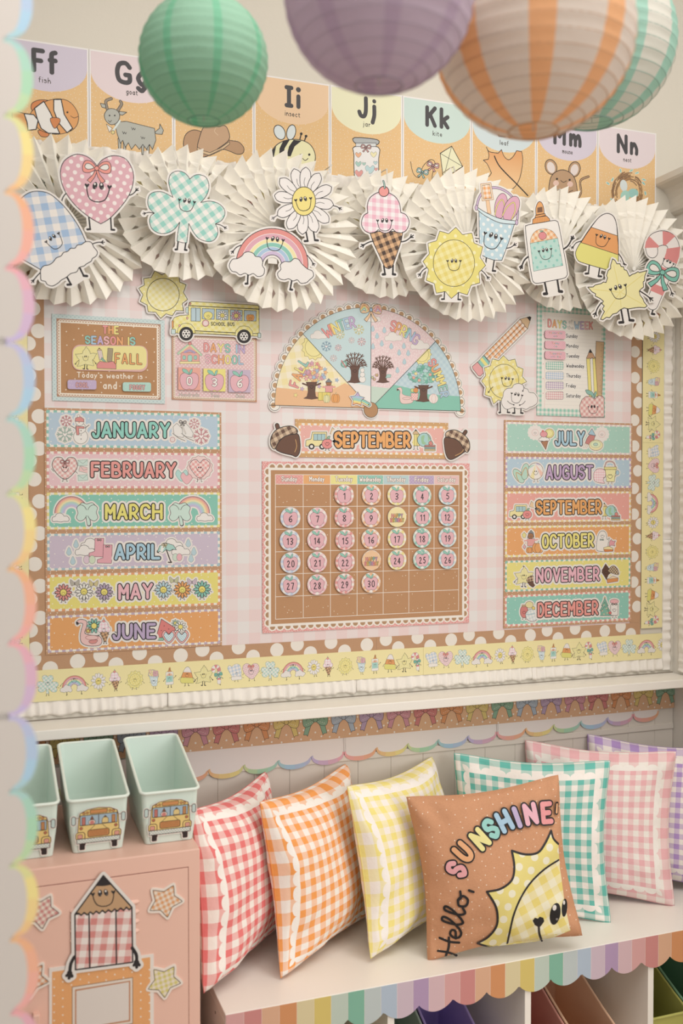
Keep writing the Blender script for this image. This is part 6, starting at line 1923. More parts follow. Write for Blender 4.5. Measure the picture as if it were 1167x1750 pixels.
# days in school
X0, Z0, X1, Z1 = .4335, 1.6525, .6382, 1.8045
A = Art.wall(.0055, 285, 500, 6.669)
T0, k = A.T0, A.k
A.T0, A.k = (lambda p: (p[0], p[1])), 1
lace(A, X0+.0055, Z0+.0055, X1-.0055, Z1-.0055, .0032, 40, 30, '#f1e3d0', '#b98a6c')
A.part('panel').fill([(X0+.0075, Z0+.0075), (X1-.0075, Z0+.0075), (X1-.0075, Z1-.0075), (X0+.0075, Z1-.0075)], 'pd:#e6bfc0:#f3e0de:.0088:.0016')
A.T0, A.k = T0, k
A.cur = 'title'
mtext(A, 'DAYS IN', 428, 668, 880, 690, 88, 17, ['#ee9a96', '#f0ab6c', '#f0e182', '#93cdbf', '#a9cbe2', '#c7b0d8'])
mtext(A, 'SCHOOL', 446, 804, 866, 814, 90, 17, ['#f0b9c4', '#ee9a96', '#f0ab6c', '#f0e182', '#93cdbf', '#a9cbe2'])
for t, a, b, y in (('Hundreds', 142, 364, 1182), ('Tens', 502, 594, 1190), ('Ones', 788, 882, 1196)):
    A.cur = 'caption#'+t
    A.text(t, a, y, b, y+3, 38, [('#6d5a52', 9), ('#efe6da', 4)], gap=.3)
A.cur = 'schoolhouse'
A.rect(160, 680, 368, 790, '#e9a9a0', '#8a5a54', 4).fill([(160, 685), (262, 590), (368, 685)], '#e9a9a0', '#8a5a54', 4).rect(148, 785, 378, 812, '#efdfa0', '#8a7a54', 4)
A.line([(130, 695), (262, 585), (390, 710)], 30, '#8a9a84').line([(130, 695), (262, 585), (390, 710)], 22, '#b9d6b9').line([(150, 690), (262, 600), (372, 700)], 10, '#efdf9c')
A.fill([(240, 590), (250, 560), (272, 560), (285, 590), (262, 600)], '#e2938d', '#8a5a54', 4)
A.rect(238, 712, 288, 786, '#a9d6c6', '#6a8a80', 4, 20)
for x in (198, 325): A.rect(x-18, 718, x+18, 764, '#a9d6c6', '#6a8a80', 4, 14).line([(x, 718), (x, 764)], 3, '#6a8a80')
A.line([(205, 680), (262, 660), (315, 685)], 22, '#a9a0c4', True)
sheet(A, 'school_days_chart', 'small pink polka dot DAYS IN SCHOOL chart with a schoolhouse', 'chart', [(X0, Z0), (X1, Z0), (X1, Z1), (X0, Z1)], .0055, .0022, 'kr:#b98a6c')
for t, x0, y0, c, lab in (('0', 130, 852, '#efab9a', 'salmon number card 0 above Hundreds'), ('3', 417, 866, '#efe27c', 'yellow number card 3 above Tens'), ('6', 703, 878, '#cbb6cc', 'lavender number card 6 above Ones')):
    A = Art.wall(.0095, 285, 500, 6.669)
    kk = A.k
    apple_art(A, x0+126, y0+156, 225, '#eab3bd', 4)
    A.cur = 'number'
    cx = x0+128
    A.text(t, cx-22, y0+198, cx+22, y0+198, 84, [(BK, 25), ('#f3ece6', 17)], gap=.3)
    P = [(x0, y0), (x0+252, y0+6), (x0+252, y0+262), (x0, y0+256)]
    plate(A, P, 'number_card', lab, 'number card', .0095, .004, c, '#8d7a72', 'apple number cards of the school days chart')
# school bus and plain sun
A = Art.wall(.009, 285, 500, 6.669)
A.part('body')
Yb = A.pat('gh', '#efe27c', .012, 40, '#f3ecb4')
A.rect(216, 168, 250, 236, '#c9dedb', BK, 5, 8)
A.fill([(245, 150), (255, 112), (285, 102), (1030, 145), (1050, 160), (1052, 500), (110, 462), (62, 452), (58, 330), (85, 285), (150, 262), (245, 255)], Yb, BK, 6)
A.line([(245, 150), (1052, 190)], 9).line([(320, 437), (800, 462)], 9).line([(320, 456), (790, 488)], 4).line([(975, 468), (1052, 468)], 8)
A.part('bumper').rect(50, 418, 98, 474, '#c9dedb', BK, 5, 8).rect(1036, 462, 1070, 516, '#c9dedb', BK, 5, 8)
A.part('lamp').rect(56, 322, 76, 402, '#e9a055', BK, 4, 6)
A.part('door').rect(275, 175, 330, 326, '#bcd3dc', BK, 5).part('door').rect(330, 178, 382, 328, '#bcd3dc', BK, 5)
A.part('window')
A.cur = 'windows'
for i, x in enumerate((403, 562, 722, 880)):
    A.fill([(x, 182+i*7), (x+138, 188+i*7), (x+136, 306+i*7), (x, 300+i*7)], '#b9cfda', BK, 5)
A.cur = 'passengers'
A.disc(470, 262, 52, '#efe27c', BK, 3.5, 44); smile(A, 470, 262, 34, 3)
flower(A, 632, 262, 60, '#efece6'); flower(A, 790, 266, 62, '#e0a9b8')
pumpkin(A, 950, 286, 46, 36, '#eaa24e'); smile(A, 950, 285, 34, 3)
A.part('lettering')
A.disc(441, 350, 40, '#eba9a8', BK, 4, n=8).disc(441, 350, 28, '#f3dcd9', n=8)
A.text('SCHOOL BUS', 505, 376, 768, 381, 38, [(BK, 7)], gap=.35)
for x, y in ((220, 470), (878, 500)):
    A.part('wheel_arch').fill([(x-100, y-5), (x-95, y-60), (x-50, y-112), (x, y-120), (x+55, y-108), (x+95, y-60), (x+102, y-5)], Yb, BK, 4.5)
    A.cur = 'wheel' if x < 500 else 'wheel#2'
    A.disc(x, y, 79, '#2c2828').disc(x, y, 50, '#efeae4', BK, 4)
    A.disc(x, y, 12, BK)
    for q in range(6): A.disc(x+32*math.cos(q*PI/3), y+32*math.sin(q*PI/3), 9, BK)
A.part('lamp').disc(265, 128, 12, '#d98a86', BK, 3).disc(232, 292, 10, '#e9a9a0', BK, 3, 16).disc(143, 378, 12, '#e9a9a0', BK, 3, 14)
pad(cutout(A, 'school_bus_cutout', 'yellow paper school bus cut-out above the school days chart', 'cut-out', .010, margin=.0035, thick=.0015), .0065, -.02)
A = Art.wall(.008, 70, 450, 2.992)
A.part('body')
A.fill(sunshape(624, 160, [(582, 38), (650, 45), (705, 60), (742, 110), (750, 185), (728, 243), (672, 268), (612, 282), (548, 248), (508, 195), (500, 128), (525, 78)], .86), A.pat('pd', '#efe496', .016, 20, '#f5f0cc', .0022), BK, 3)
A.part('centre').disc(624, 160, 83, A.pat('gh', '#f0e492', .011, 40, '#f5efc6'), BK, 3)
pad(cutout(A, 'sun_cutout', 'plain yellow gingham sun cut-out without a face, beside the bus', 'cut-out', .0078, margin=.0035, thick=.0012), .0045)
# ---- season wheel (half round)
HX, HZ, RR = .9333, 1.6462, .2508
A = met(HX, HZ)
A.part('scalloped_edge')
n = 33
for i in range(n+1):
    a = PI*i/n
    A.disc(RR*math.cos(a), -RR*math.sin(a), .0128, '#f3ece2', BK, .0009, n=18)
mk = A.mark()
rawb = list(A.raw)+[('f', [(HX-RR, HZ), (HX+RR, HZ), (HX+RR*.7, HZ+RR*.7), (HX, HZ+RR), (HX-RR*.7, HZ+RR*.7)], 0)]
for i in range(n+1):
    a = PI*i/n
    A.disc((RR+.0035)*math.cos(a), -(RR+.0035)*math.sin(a), .0062, '#c59a6c', n=14)
def sector(a0, a1, r=RR): return [(0, 0)]+[(r*math.cos(math.radians(a0+(a1-a0)*i/14)), -r*math.sin(math.radians(a0+(a1-a0)*i/14))) for i in range(15)]
T3, k3 = A.T0, A.k
def px(x, y, s):
    A.T0 = lambda p: at(x+p[0]/s, y+p[1]/s, .0065); A.k = .00158/s
def wsun(cx, cy, r, rs, n=13):
    A.fill(sunshape(cx, cy, [(cx+rs*math.cos(2*PI*i/n), cy+rs*1.05*math.sin(2*PI*i/n)) for i in range(n)], .88), '#f0e394', '#8a7a3c', 3)
    A.disc(cx, cy, r, '#f2e69c', '#8a7a3c', 3, r*1.05)
A.part('season_panel').fill(sector(135.5, 180), 'gh:#f3e3a4:.03:10:#f6ecd4').fill(sector(0, 45), 'gh:#b9d3de:.012:45:#c9dee4')
A.part('printed_sun'); px(450, 510, 6.142); wsun(530, 512, 92, 132)
A.part('printed_sun'); px(620, 510, 6.142); wsun(618, 588, 72, 104)
A.T0, A.k = T3, k3
A.part('season_panel').fill(sector(90, 135.5), '#c6dde0').fill(sector(45, 90), 'sp:#ecd0d2:#f3e3e2:300')
def hill(a0, a1, pts, c): A.fill(pts, c)
R2 = RR-.0002
A.fill([(0, 0), (-R2, 0), (-R2*.985, -.043), (-.19, -.040), (-.12, -.034), (-.07, -.060), (-.0535, -.0545)], '#efbd8c')
A.fill([(0, 0), (-.070, -.069), (-.035, -.060), (0, -.055)], '#efe9e4')
A.fill([(0, 0), (0, -.055), (.045, -.052), (.0535, -.0545)], '#c9dccd')
A.fill([(0, 0), (.062, -.061), (.10, -.055), (.16, -.04), (R2*.99, -.038), (R2, 0)], '#86c9b4')
for c, r, w in ((BK, RR, .0010),): A.line([(r*math.cos(PI*i/60), -r*math.sin(PI*i/60)) for i in range(61)], w, c)
A.part = lambda n: A
A.cur = 'drawing'
px(450, 510, 6.142)
cld(A, 580, 385, 175, '#ece6e0', '#b9b0a8', 3)
for x, y, r, c in ((805, 380, 46, '#c9c38c'), (1002, 328, 52, '#c9c38c'), (925, 440, 32, '#cdb5b5'), (1030, 455, 42, '#c99aa0'), (660, 503, 52, '#86a3b5'), (785, 518, 34, '#c99aa0'), (735, 628, 36, '#c9b5b5')): snowflake(A, x, y, r, c)
TR = '#6b4a3c'
def trunk(A, x, y, s, crown=False):
    def q(a, b): return (x+a*s, y+b*s)
    if not crown:
        rnd = random.Random(int(x))
        for i in range(11):
            a = math.radians(-165+i*15)
            L = 175 if 2 < i < 8 else 135
            b = q(0, -150)
            e = (b[0]+L*s*math.cos(a), b[1]+L*s*.95*math.sin(a))
            A.line([q(0, -120), ((b[0]+e[0])/2+rnd.uniform(-6, 6), (b[1]+e[1])/2), e], 11*s, TR, True)
            for t in (.55, .8):
                m = (b[0]+(e[0]-b[0])*t, b[1]+(e[1]-b[1])*t)
                A.line([m, (m[0]+34*s*math.cos(a+.6), m[1]+34*s*math.sin(a+.6))], 7*s, TR).line([m, (m[0]+30*s*math.cos(a-.6), m[1]+30*s*math.sin(a-.6))], 6*s, TR)
    else:
        A.line([q(-20, -120), q(-95, -150)], 16*s, TR).line([q(20, -120), q(95, -150)], 16*s, TR)
    A.fill([q(-85, 10), q(-50, -10), q(-38, -60), q(-42, -120), q(-60, -165), q(60, -165), q(42, -120), q(38, -60), q(45, -10), q(80, 8), q(40, 14), q(0, 20), q(-40, 14)], TR, '#4a3028', 3)
    smile(A, x, y-125*s, 44*s, 4*s)
trunk(A, 958, 870, .95)
for r, y in ((34, 850), (26, 800), (22, 755)): A.disc(1038, y, r, '#efeae4', '#8d8a86', 3)
A.disc(845, 690, 32, '#86b8a8', '#4f7a6c', 4).disc(845, 690, 15, '#c6dde0').line([(820, 655), (865, 725)], 12, '#c9807c')
rnd = random.Random(8)
for i in range(64):
    a, r = rnd.uniform(0, 6.28), rnd.uniform(0, 1)**.5
    x, y = 515+150*r*math.cos(a), 775+100*r*math.sin(a)
    c = rnd.choice(['#eab0ac', '#f0b87c', '#efe08c', '#d9a3b8', '#a9c3dc', '#ea958c'])
    A.fill([(x+27*math.cos(t*PI/5+a)*(1 if t % 2 == 0 else .5), y+27*math.sin(t*PI/5+a)*(1 if t % 2 == 0 else .5)) for t in range(10)], c, '#9a6a60', 1.6)
for x, y, c in ((330, 915, '#e6a3a0'), (405, 950, '#c9b0d0'), (338, 1015, '#efe08c'), (770, 858, '#a9c3dc'), (585, 925, '#c9b0d0')):
    A.fill([(x+26*math.cos(t*PI/5)*(1 if t % 2 == 0 else .5), y+26*math.sin(t*PI/5)*(1 if t % 2 == 0 else .5)) for t in range(10)], c, '#9a6a60', 1.6)
trunk(A, 505, 1040, .98, True)
A.rect(575, 985, 700, 1070, '#e9d66a', '#8a7a3c', 3).line([(615, 985), (615, 1070)], 3, '#8a7a3c')
A.disc(685, 890, 28, '#a9744c', BK, 3).rect(650, 915, 725, 985, '#e9a3a0', BK, 3, 6).line([(625, 930), (750, 930)], 16, '#e9a3a0').fill([(650, 880), (685, 840), (722, 880)], '#8a8f94', BK, 2.5)
pumpkin(A, 663, 1055, 34, 40, '#e6e0a8'); pumpkin(A, 757, 1050, 44, 46, '#eaa255')
A.cur = 'season_names'
px(620, 510, 6.142)
cld2 = [(320, 405, 185), (600, 490, 200)]
A.cur = 'drawing'
for x, y, w in cld2: cld(A, x, y, w, '#ece6e0', '#b9b0a8', 3)
cld(A, 105, 210, 165, '#ece6e0', '#b9b0a8', 3)
for x, y in ((102, 320), (225, 335), (148, 395), (198, 475), (105, 505), (297, 503), (430, 500), (380, 570), (475, 575), (435, 665), (362, 755)): raindrop(A, x, y, 60)
trunk(A, 210, 870, .85)
for x, y, c in ((100, 830, '#a9c9b0'), (145, 805, '#eaa45c'), (120, 850, '#e9a3a0')): flower(A, x, y, 20, c, '#efe08c', False, 6)
A.fill([(235, 835), (255, 795), (295, 800), (290, 830)], '#a9cfc6', '#5a7a70', 2)
for i in range(60):
    a, r = rnd.uniform(0, 6.28), rnd.uniform(0, 1)**.5
    x, y = 645+160*r*math.cos(a), 800+88*r*math.sin(a)
    A.fill([(x+27*math.cos(t*PI/5+a)*(1 if t % 2 == 0 else .5), y+27*math.sin(t*PI/5+a)*(1 if t % 2 == 0 else .5)) for t in range(10)], rnd.choice(['#86c9b4', '#a9dccb', '#6fb8a4', '#9fd0c8']), '#4f8a7a', 1.6)
for x, y, c in ((532, 832, '#eab0a0'), (555, 790, '#efdf9c'), (705, 800, '#eab0a0'), (737, 762, '#eaa98c'), (738, 850, '#efdf9c'), (590, 860, '#eab0a0')): A.disc(x, y, 16, c, '#8a6a54', 2)
trunk(A, 636, 1068, .95, True)
A.fill([(395, 935), (412, 960), (412, 1000), (450, 1020), (520, 1035), (528, 1075), (500, 1100), (420, 1105), (392, 1080), (385, 1020), (392, 980), (375, 955), (358, 970), (360, 945)], '#efcfc8', '#a3706c', 3, True)
A.disc(458, 1050, 44, '#efcfc8', '#a3706c', 3, 12).disc(366, 958, 9, BK)
A.fill([(502, 995), (582, 995), (572, 1070), (512, 1070)], 'gh:#ea9a94:.005:45:#f3dcd6', '#8a5a54', 3).disc(520, 965, 20, '#c9d68c', BK, 2).disc(555, 965, 26, '#e0924c', BK, 2)
A.disc(740, 1052, 48, '#f0e2dc', '#a3908c', 3, 50).line([(740, 1002), (720, 1050), (735, 1100)], 3, '#d9a3a0', True).line([(745, 1002), (765, 1050), (750, 1100)], 3, '#d9a3a0', True)
A.T0, A.k = T3, k3
A.cur = 'season_names'
PC = ['#ee9a96', '#f0ab6c', '#f0e182', '#93cdbf', '#a9cbe2', '#c7b0d8']
def atext(t, r, a0, a1, h, cols):
    A.cur = 'season_name#'+t
    A.arc(t, 0, 0, r, a0, a1, h, [('#8a6a62', .0056), (cols, .0040)], wd=.60)
atext('FALL', .197, -77, -57, .022, PC)
atext('WINTER', .205, -34, -12, .025, PC)
atext('SPRING', .205, 15, 36, .025, PC)
atext('SUMMER', .197, 53, 80, .022, PC[:3]+PC[2:5]+PC[5:])
A.cur = 'divider_line'
for i, a in enumerate((44.5, 90, 135.5)):
    A.cur = 'divider_line'+('' if not i else '#%d' % i)
    A.line([(0, 0), (RR*math.cos(math.radians(a)), -RR*math.sin(math.radians(a)))], .0011, BK)
A.cur = 'base_line'; A.line([(-RR-.012, 0), (RR+.012, 0)], .0012, BK)
A.cur = 'hub'; A.disc(0, .004, .019, '#b98a5c', BK, .001)
A.cur = 'bow'
bow(A, 0, -.246, .030, 0, '#f0c9a0', lw=.0009)
for s, cs in ((-1, ['#f0ab6c', '#f0e182', '#93cdbf']), (1, ['#eeb0b8', '#ee9a96', '#c7b0d8'])):
    for i, c in enumerate(cs): A.line([(s*(.006+.004*i), -.246+(.004 if i else .001)), (s*.018, -.257+.004*i), (s*.026, -.247+.003*i)], .0028, c, True)
A.disc(0, -.246, .0042, '#a9cbe2', BK, .0007)
raw0 = A.raw; A.raw = rawb+[('f', [(HX+.019*math.cos(t/8*PI), HZ-.004+.019*math.sin(t/8*PI)) for t in range(16)], 0)]
fan = cutout(A, 'seasons_poster', 'half-round season wheel chart with fall, winter, spring and summer panels', 'chart', .0065, margin=.0032, thick=.0025)
A = Art.wall(.0095, 450, 510, 6.142)
A.part('arrow')
A.line([(1020, 1065), (1108, 1115)], 44, BK).line([(1020, 1065), (1108, 1115)], 36, '#8fd0c4').line([(1030, 1085), (1100, 1122)], 10, '#f0e182')
A.part('star')
ST = [(985+78*math.cos(math.radians(-86+t*36))*(1 if t % 2 == 0 else .56), 1060+78*math.sin(math.radians(-86+t*36))*(1 if t % 2 == 0 else .56)) for t in range(10)]
A.fill(ST, 'vg:#ee9a96:#c7b0d8:-.012:.012', BK, 4)
A.fill([ST[8], ST[9], ST[1], ST[2], (1030, 1052), (940, 1040)], '#a9cbe2')
A.fill([(934, 1040), (1034, 1056), (1030, 1085), (938, 1070)], '#9fd3c4').fill([(940, 1068), (1028, 1086), (1024, 1104), (942, 1090)], '#f0e182').fill([(942, 1088), (1024, 1102), (1018, 1116), (940, 1106)], '#f0b478')
A.line([ST[i % 10] for i in range(11)], 4, BK)
A.part('pin').disc(1104, 1114, 8, '#7d6a5c')
cutout(A, 'wheel_pointer', 'rainbow star pointer pinned at the hub of the season wheel', 'pointer', .0100, margin=.0022, thick=.0034)
# ---- pencil and sun with cloud
A = Art.wall(.0075, 800, 530, 8.977)
A.part('eraser').fill([(140, 795), (62, 865), (70, 900), (155, 1010), (185, 1015), (300, 900), (240, 790)], '#eba6a6', BK, 7)
A.part('ferrule').fill([(240, 692), (145, 798), (250, 925), (345, 830)], '#93cdbf', BK, 7).fill([(212, 725), (180, 760), (288, 890), (320, 858)], '#f0e182')
A.part('shaft').fill([(795, 140), (240, 692), (370, 830), (912, 285), (880, 240), (850, 180)], A.pat('gh', '#efa660', .0125, 45, '#f3e6da'), BK, 7)
A.line([(835, 195), (285, 740)], 7).line([(872, 240), (328, 785)], 7)
A.part('point').fill([(790, 140), (945, 98), (965, 112), (912, 288), (885, 262), (868, 240), (858, 214), (825, 196), (815, 160)], '#dcb98e', BK, 7)
A.fill([(900, 112), (945, 96), (967, 112), (948, 172)], BK)
pad(cutout(A, 'pencil_cutout', 'orange checked pencil cut-out leaning up from the sun and cloud', 'cut-out', .0075, margin=.0035, thick=.0012), .0042, .03, .03)
A = Art.wall(.0095, 800, 530, 8.977)
legs(A, [(488, 1410, 492, 1570, -.5)], 20)
A.part('sun_body')
A.fill(sunshape(548, 1100, [(540, 697), (716, 752), (842, 905), (895, 1098), (840, 1180), (700, 1400), (515, 1400), (388, 1442), (255, 1298), (203, 1088), (245, 888), (368, 748)], .87), A.pat('pd', '#efe18a', .019, 10, '#f4eec0', .003), BK, 7)
A.disc(548, 1092, 228, A.pat('gh', '#ecd970', .020, 20, '#f3ecc0'), BK, 7, 262)
face(A, 515, 1045, 680, 1060, .72)
arm(A, [(380, 1175), (345, 1210), (318, 1250)], 9)
legs(A, [(602, 1510, 600, 1568, 1)], 18)
legs(A, [(708, 1500, 712, 1578, -.8), (808, 1500, 806, 1578, .8)], 20)
A.part('leg_gap').fill([(490, 1480), (720, 1490), (720, 1580), (490, 1575)], WH)
legs(A, [(488, 1410, 492, 1570, -.5)], 20); legs(A, [(602, 1510, 600, 1568, 1)], 18); legs(A, [(708, 1500, 712, 1578, -.8)], 20)
A.part('cloud')
A.fill([(668, 1192), (700, 1145), (770, 1125), (835, 1150), (862, 1195), (910, 1215), (935, 1262), (1010, 1275), (1060, 1350), (1050, 1430), (990, 1475), (945, 1490), (890, 1522), (820, 1505), (760, 1515), (690, 1495), (600, 1522), (540, 1490), (505, 1400), (530, 1330), (545, 1250), (600, 1200)], '#efe8e4', BK, 7, True, 4)
face(A, 665, 1280, 825, 1312, .8)
arm(A, [(600, 1395), (640, 1430), (690, 1450)], 9, 16); arm(A, [(872, 1395), (840, 1435), (795, 1455)], 9, 16); arm(A, [(845, 1160), (852, 1200), (838, 1235)], 9, 16)
pad(cutout(A, 'sun_and_cloud_cutout', 'smiling sun hugging a small white cloud cut-out, under the orange pencil', 'cut-out', .0100, margin=.0035, thick=.0014), .0068)
# ---- days of the week chart
X0, Z0, X1, Z1 = .4123+1.0, 1.6410, 1.6280, 1.9395
A = Art.wall(.0055, 905, 510, 8.336)
T0, k = A.T0, A.k
A.T0, A.k = (lambda p: (p[0], p[1])), 1
A.part('paper_panel').fill([(X0+.0145, Z0+.0205), (X1-.0135, Z0+.0205), (X1-.0135, Z1-.0215), (X0+.0145, Z1-.0215)], '#f1ebe2')
A.cur = 'ruled_lines'
for i in range(26):
    z = Z0+.03+i*.0095
    A.line([(X0+.0245, z), (X1-.0145, z)], .0005, '#d9d3cd')
A.line([(X0+.0235, Z0+.021), (X0+.0235, Z1-.022)], .0008, '#e9b3b0')
for i in range(6): A.disc(X0+.0190, Z1-.043-i*.0392, .0017, '#e6b3b3', n=10)
A.T0, A.k = T0, k
A.cur = 'title'
mtext(A, 'DAYS', 264, 400, 518, 428, 100, 18, ['#ee9a96', '#f0ab6c', '#f0e182', '#93cdbf'], '#8a6a62')
mtext(A, 'WEEK', 640, 432, 892, 436, 98, 18, ['#a9cbe2', '#c7b0d8', '#f0b9c4', '#ee9a96'], '#8a6a62')
A.text('of', 558, 352, 606, 356, 46, [('#6d5a52', 11), ('#f1ebe2', 6)]).text('the', 540, 436, 620, 440, 50, [('#6d5a52', 11), ('#f1ebe2', 6)])
A.cur = 'day_names'
for i, (t, x1) in enumerate((('Sunday', 688), ('Monday', 703), ('Tuesday', 712), ('Wednesday', 782), ('Thursday', 735), ('Friday', 664), ('Saturday', 732))):
    y = 556+i*142
    A.cur = 'day_name#'+t
    A.text(t, 522, y, x1-8, y+6, 52, [('#fbf7f2', 22)], gap=.3).text(t, 522, y, x1-8, y+6, 52, [('#3a3234', 8.5)], gap=.3)
A.cur = 'checked_box'
for i, c in enumerate(('#7fc4b0', '#a9c3e0', '#b9a0c4', '#e0a0a8')):
    y = 902+i*142
    A.cur = 'checked_box'+('' if not i else '#%d' % i)
    A.rect(230, y, 484, y+112, 'gh:%s:.0062:0:#f3ece6' % c, '#7d8a84', 4, 26)
A.cur = 'ruler'
A.fill([(945, 610), (1060, 622), (1030, 1405), (965, 1400), (935, 900)], '#cdaa7e', BK, 6)
for i in range(34): A.line([(1052-i*.7, 660+i*21), (1030-i*.7 if i % 4 else 1012-i*.7, 661+i*21)], 3, '#5a4a3c')
A.cur = 'pencil'
A.fill([(808, 850), (835, 1300), (850, 1400), (968, 1395), (965, 1300), (932, 850)], '#efe07c', BK, 6).fill([(858, 850), (885, 1400), (920, 1400), (897, 850)], '#efe9e0', BK, 5)
A.fill([(808, 850), (862, 722), (932, 842), (912, 860), (890, 845), (870, 860), (850, 848), (830, 860)], '#c99a74', BK, 6).fill([(836, 775), (862, 722), (895, 775)], BK)
A.cur = 'apple'
A.fill([(1060, 1425), (1040, 1395), (980, 1385), (925, 1435), (870, 1400), (800, 1395), (745, 1440), (712, 1520), (712, 1600), (735, 1690), (1060, 1690)], 'gh:#e0a09c:.0115:45:#f1ddd6', BK, 6)
A.fill([(920, 1420), (905, 1350), (850, 1310), (795, 1305), (820, 1360), (870, 1380)], '#8fbfb2', BK, 5, True).fill([(925, 1425), (915, 1360), (945, 1318), (955, 1350)], '#8fbfb2', BK, 5)
A.mini = .3; face(A, 835, 1545, 970, 1545, .7); A.mini = False
sheet(A, 'days_of_week_chart', 'tall mint gingham DAYS of the WEEK chart with pencil, ruler and apple', 'chart', [(X0, Z0), (X1, Z0), (X1, Z1), (X0, Z1)], .0055, .0022, 'gh:#8fccb9:.0125:0:#efe9e2')
for i, (t, t2, lab) in enumerate((('Yesterday', 'was', 'pink label reading Yesterday was, beside Sunday'), ('Today', 'is', 'pink label reading Today is, beside Monday'), ('Tomorrow', 'will be', 'pink label reading Tomorrow will be, beside Tuesday'))):
    A = Art.wall(.0095, 905, 510, 8.336)
    y = 455+i*147
    A.cur = 'word'
    w = len(t)*21
    A.text(t, 368-w/2, y+46, 368+w/2, y+50, 26, [('#a9706c', 7), (['#ee9a96', '#f0c48c', '#a9cbe2', '#93cdbf', '#c7b0d8'], 4)], gap=.3)
    w = len(t2)*20
    A.text(t2, 368-w/2, y+90, 368+w/2, y+92, 24, [('#8a7a84', 6), (['#c7b0d8', '#93cdbf', '#ee9a96'], 3.5)], gap=.3)
    x0, x1, y0, y1 = 218, 512, y, y+118
    P = []
    for cx, cy, a0 in ((x1-30, y0+36, -90), (x1-30, y1-24, 0), (x0+30, y1-34, 90), (x0+30, y0+30, 180)): P += [(cx+30*math.cos(math.radians(a0+q)), cy+30*math.sin(math.radians(a0+q))) for q in range(0, 91, 18)]
    plate(A, P, 'day_label', lab, 'label', .0095, .004, 'pd:#eaafbb:#f0c4cc:.0062:.0012', '#9a7078', 'pink day labels')
# ---- acorns
for nm, P1, P2, st, lab in (('l', [(60, 172), (52, 210), (80, 130), (200, 160)], None, None, 'brown acorn cut-out with plaid cap left of the September header'), ('r', None, None, None, 'brown acorn cut-out with plaid cap right of the September header')):
    A = Art.wall(.0075, 445, 700, 3.112)
    if nm == 'l':
        A.part('stem').line([(95, 108), (88, 84)], 24, BK).line([(95, 108), (88, 84)], 17, '#6d4a38')
        A.part('nut').fill([(78, 205), (90, 160), (130, 130), (195, 128), (210, 175), (208, 225), (190, 250), (165, 242), (110, 228)], '#6f4b38', BK, 4, True)
        A.line([(186, 160), (192, 195), (182, 225)], 4, '#c99a5c', True)
        A.part('cap').fill([(55, 190), (55, 150), (78, 112), (120, 92), (165, 88), (195, 108), (190, 128), (150, 135), (118, 150), (95, 175), (75, 210)], A.pat('gh', '#6b4c3c', .017, 28, '#dcc0a0'), BK, 4, True)
    else:
        A.part('stem').line([(1078, 135), (1090, 118)], 24, BK).line([(1078, 135), (1090, 118)], 17, '#6d4a38')
        A.part('nut').fill([(980, 150), (978, 200), (990, 250), (1010, 266), (1040, 255), (1078, 230), (1092, 215), (1070, 170), (1030, 148)], '#6f4b38', BK, 4, True)
        A.line([(1082, 205), (1068, 228), (1035, 245)], 4, '#c99a5c', True)
        A.part('cap').fill([(985, 145), (990, 118), (1030, 108), (1070, 125), (1105, 160), (1112, 205), (1098, 228), (1082, 212), (1060, 175), (1030, 155)], A.pat('gh', '#6b4c3c', .017, -28, '#dcc0a0'), BK, 4, True)
    cutout(A, 'acorn_cutout', lab, 'cut-out', .0085, 'acorn cut-outs beside the September header', margin=.0032, thick=.0045)
# ================================================================ signs on the locker
A = Art.wall(.4045, 0, 1450, 3.242)
A.cur = 'border'; 
A.fill([(288, 684), (832, 602), (832, 1060), (288, 1075)], 'kr:#dd9d5e')
rnd = random.Random(2)
for x in range(300, 830, 48):
    for y in range(640, 1060, 46):
        yy = y+8+(840-x)*.14+((x//48) % 2)*22
        if not (392 < x < 736 and yy > 715+(735-x)*.14): A.disc(x, yy, 5, '#f3e3cf', n=8)
A.cur = 'window'
A.fill([(400, 768), (735, 715), (735, 970), (400, 1020)], '#e9dccf', '#a07a5a', 4).fill([(415, 782), (722, 732), (722, 958), (415, 1005)], '#c98a60').fill([(423, 790), (714, 740), (714, 950), (423, 998)], '#e6dcd4')
pts = [at(0+x/3.242, 1450+y/3.242, .4045) for x, y in ((272, 664), (852, 585), (852, 1090), (272, 1098))]
sheet(A, 'name_sign', 'orange dotted name sign with a blank window on the locker door', 'sign', pts, .4045, .0022, '#f1e6dd')
A = Art.wall(.4065, 0, 1450, 3.242)
A.part('body').fill([(415, 365), (730, 325), (735, 630), (418, 672)], A.pat('gh', '#e08c86', .0245, -8, '#f4e9e2'), BK, 8)
A.line([(493, 360), (497, 660)], 8).line([(642, 340), (645, 640)], 8)
A.part('point').fill([(415, 365), (572, 150), (730, 325), (716, 340), (700, 325), (685, 343), (668, 330), (650, 347), (635, 335), (618, 352), (600, 340), (583, 356), (567, 343), (550, 360), (533, 347), (516, 364), (500, 352), (483, 368), (466, 355), (450, 370), (433, 358)], '#c9a074', BK, 8)
A.fill([(526, 208), (560, 160), (572, 150), (586, 160), (622, 200), (575, 208)], BK)
face(A, 514, 255, 628, 243, .62)
arm(A, [(412, 600), (392, 640), (386, 690)], 18, 26); arm(A, [(732, 550), (755, 590), (756, 630)], 18, 26)
cutout(A, 'pencil_sign', 'smiling red checked pencil sign peeking over the name sign on the locker', 'cut-out', .4068, margin=.0055, thick=.0018)
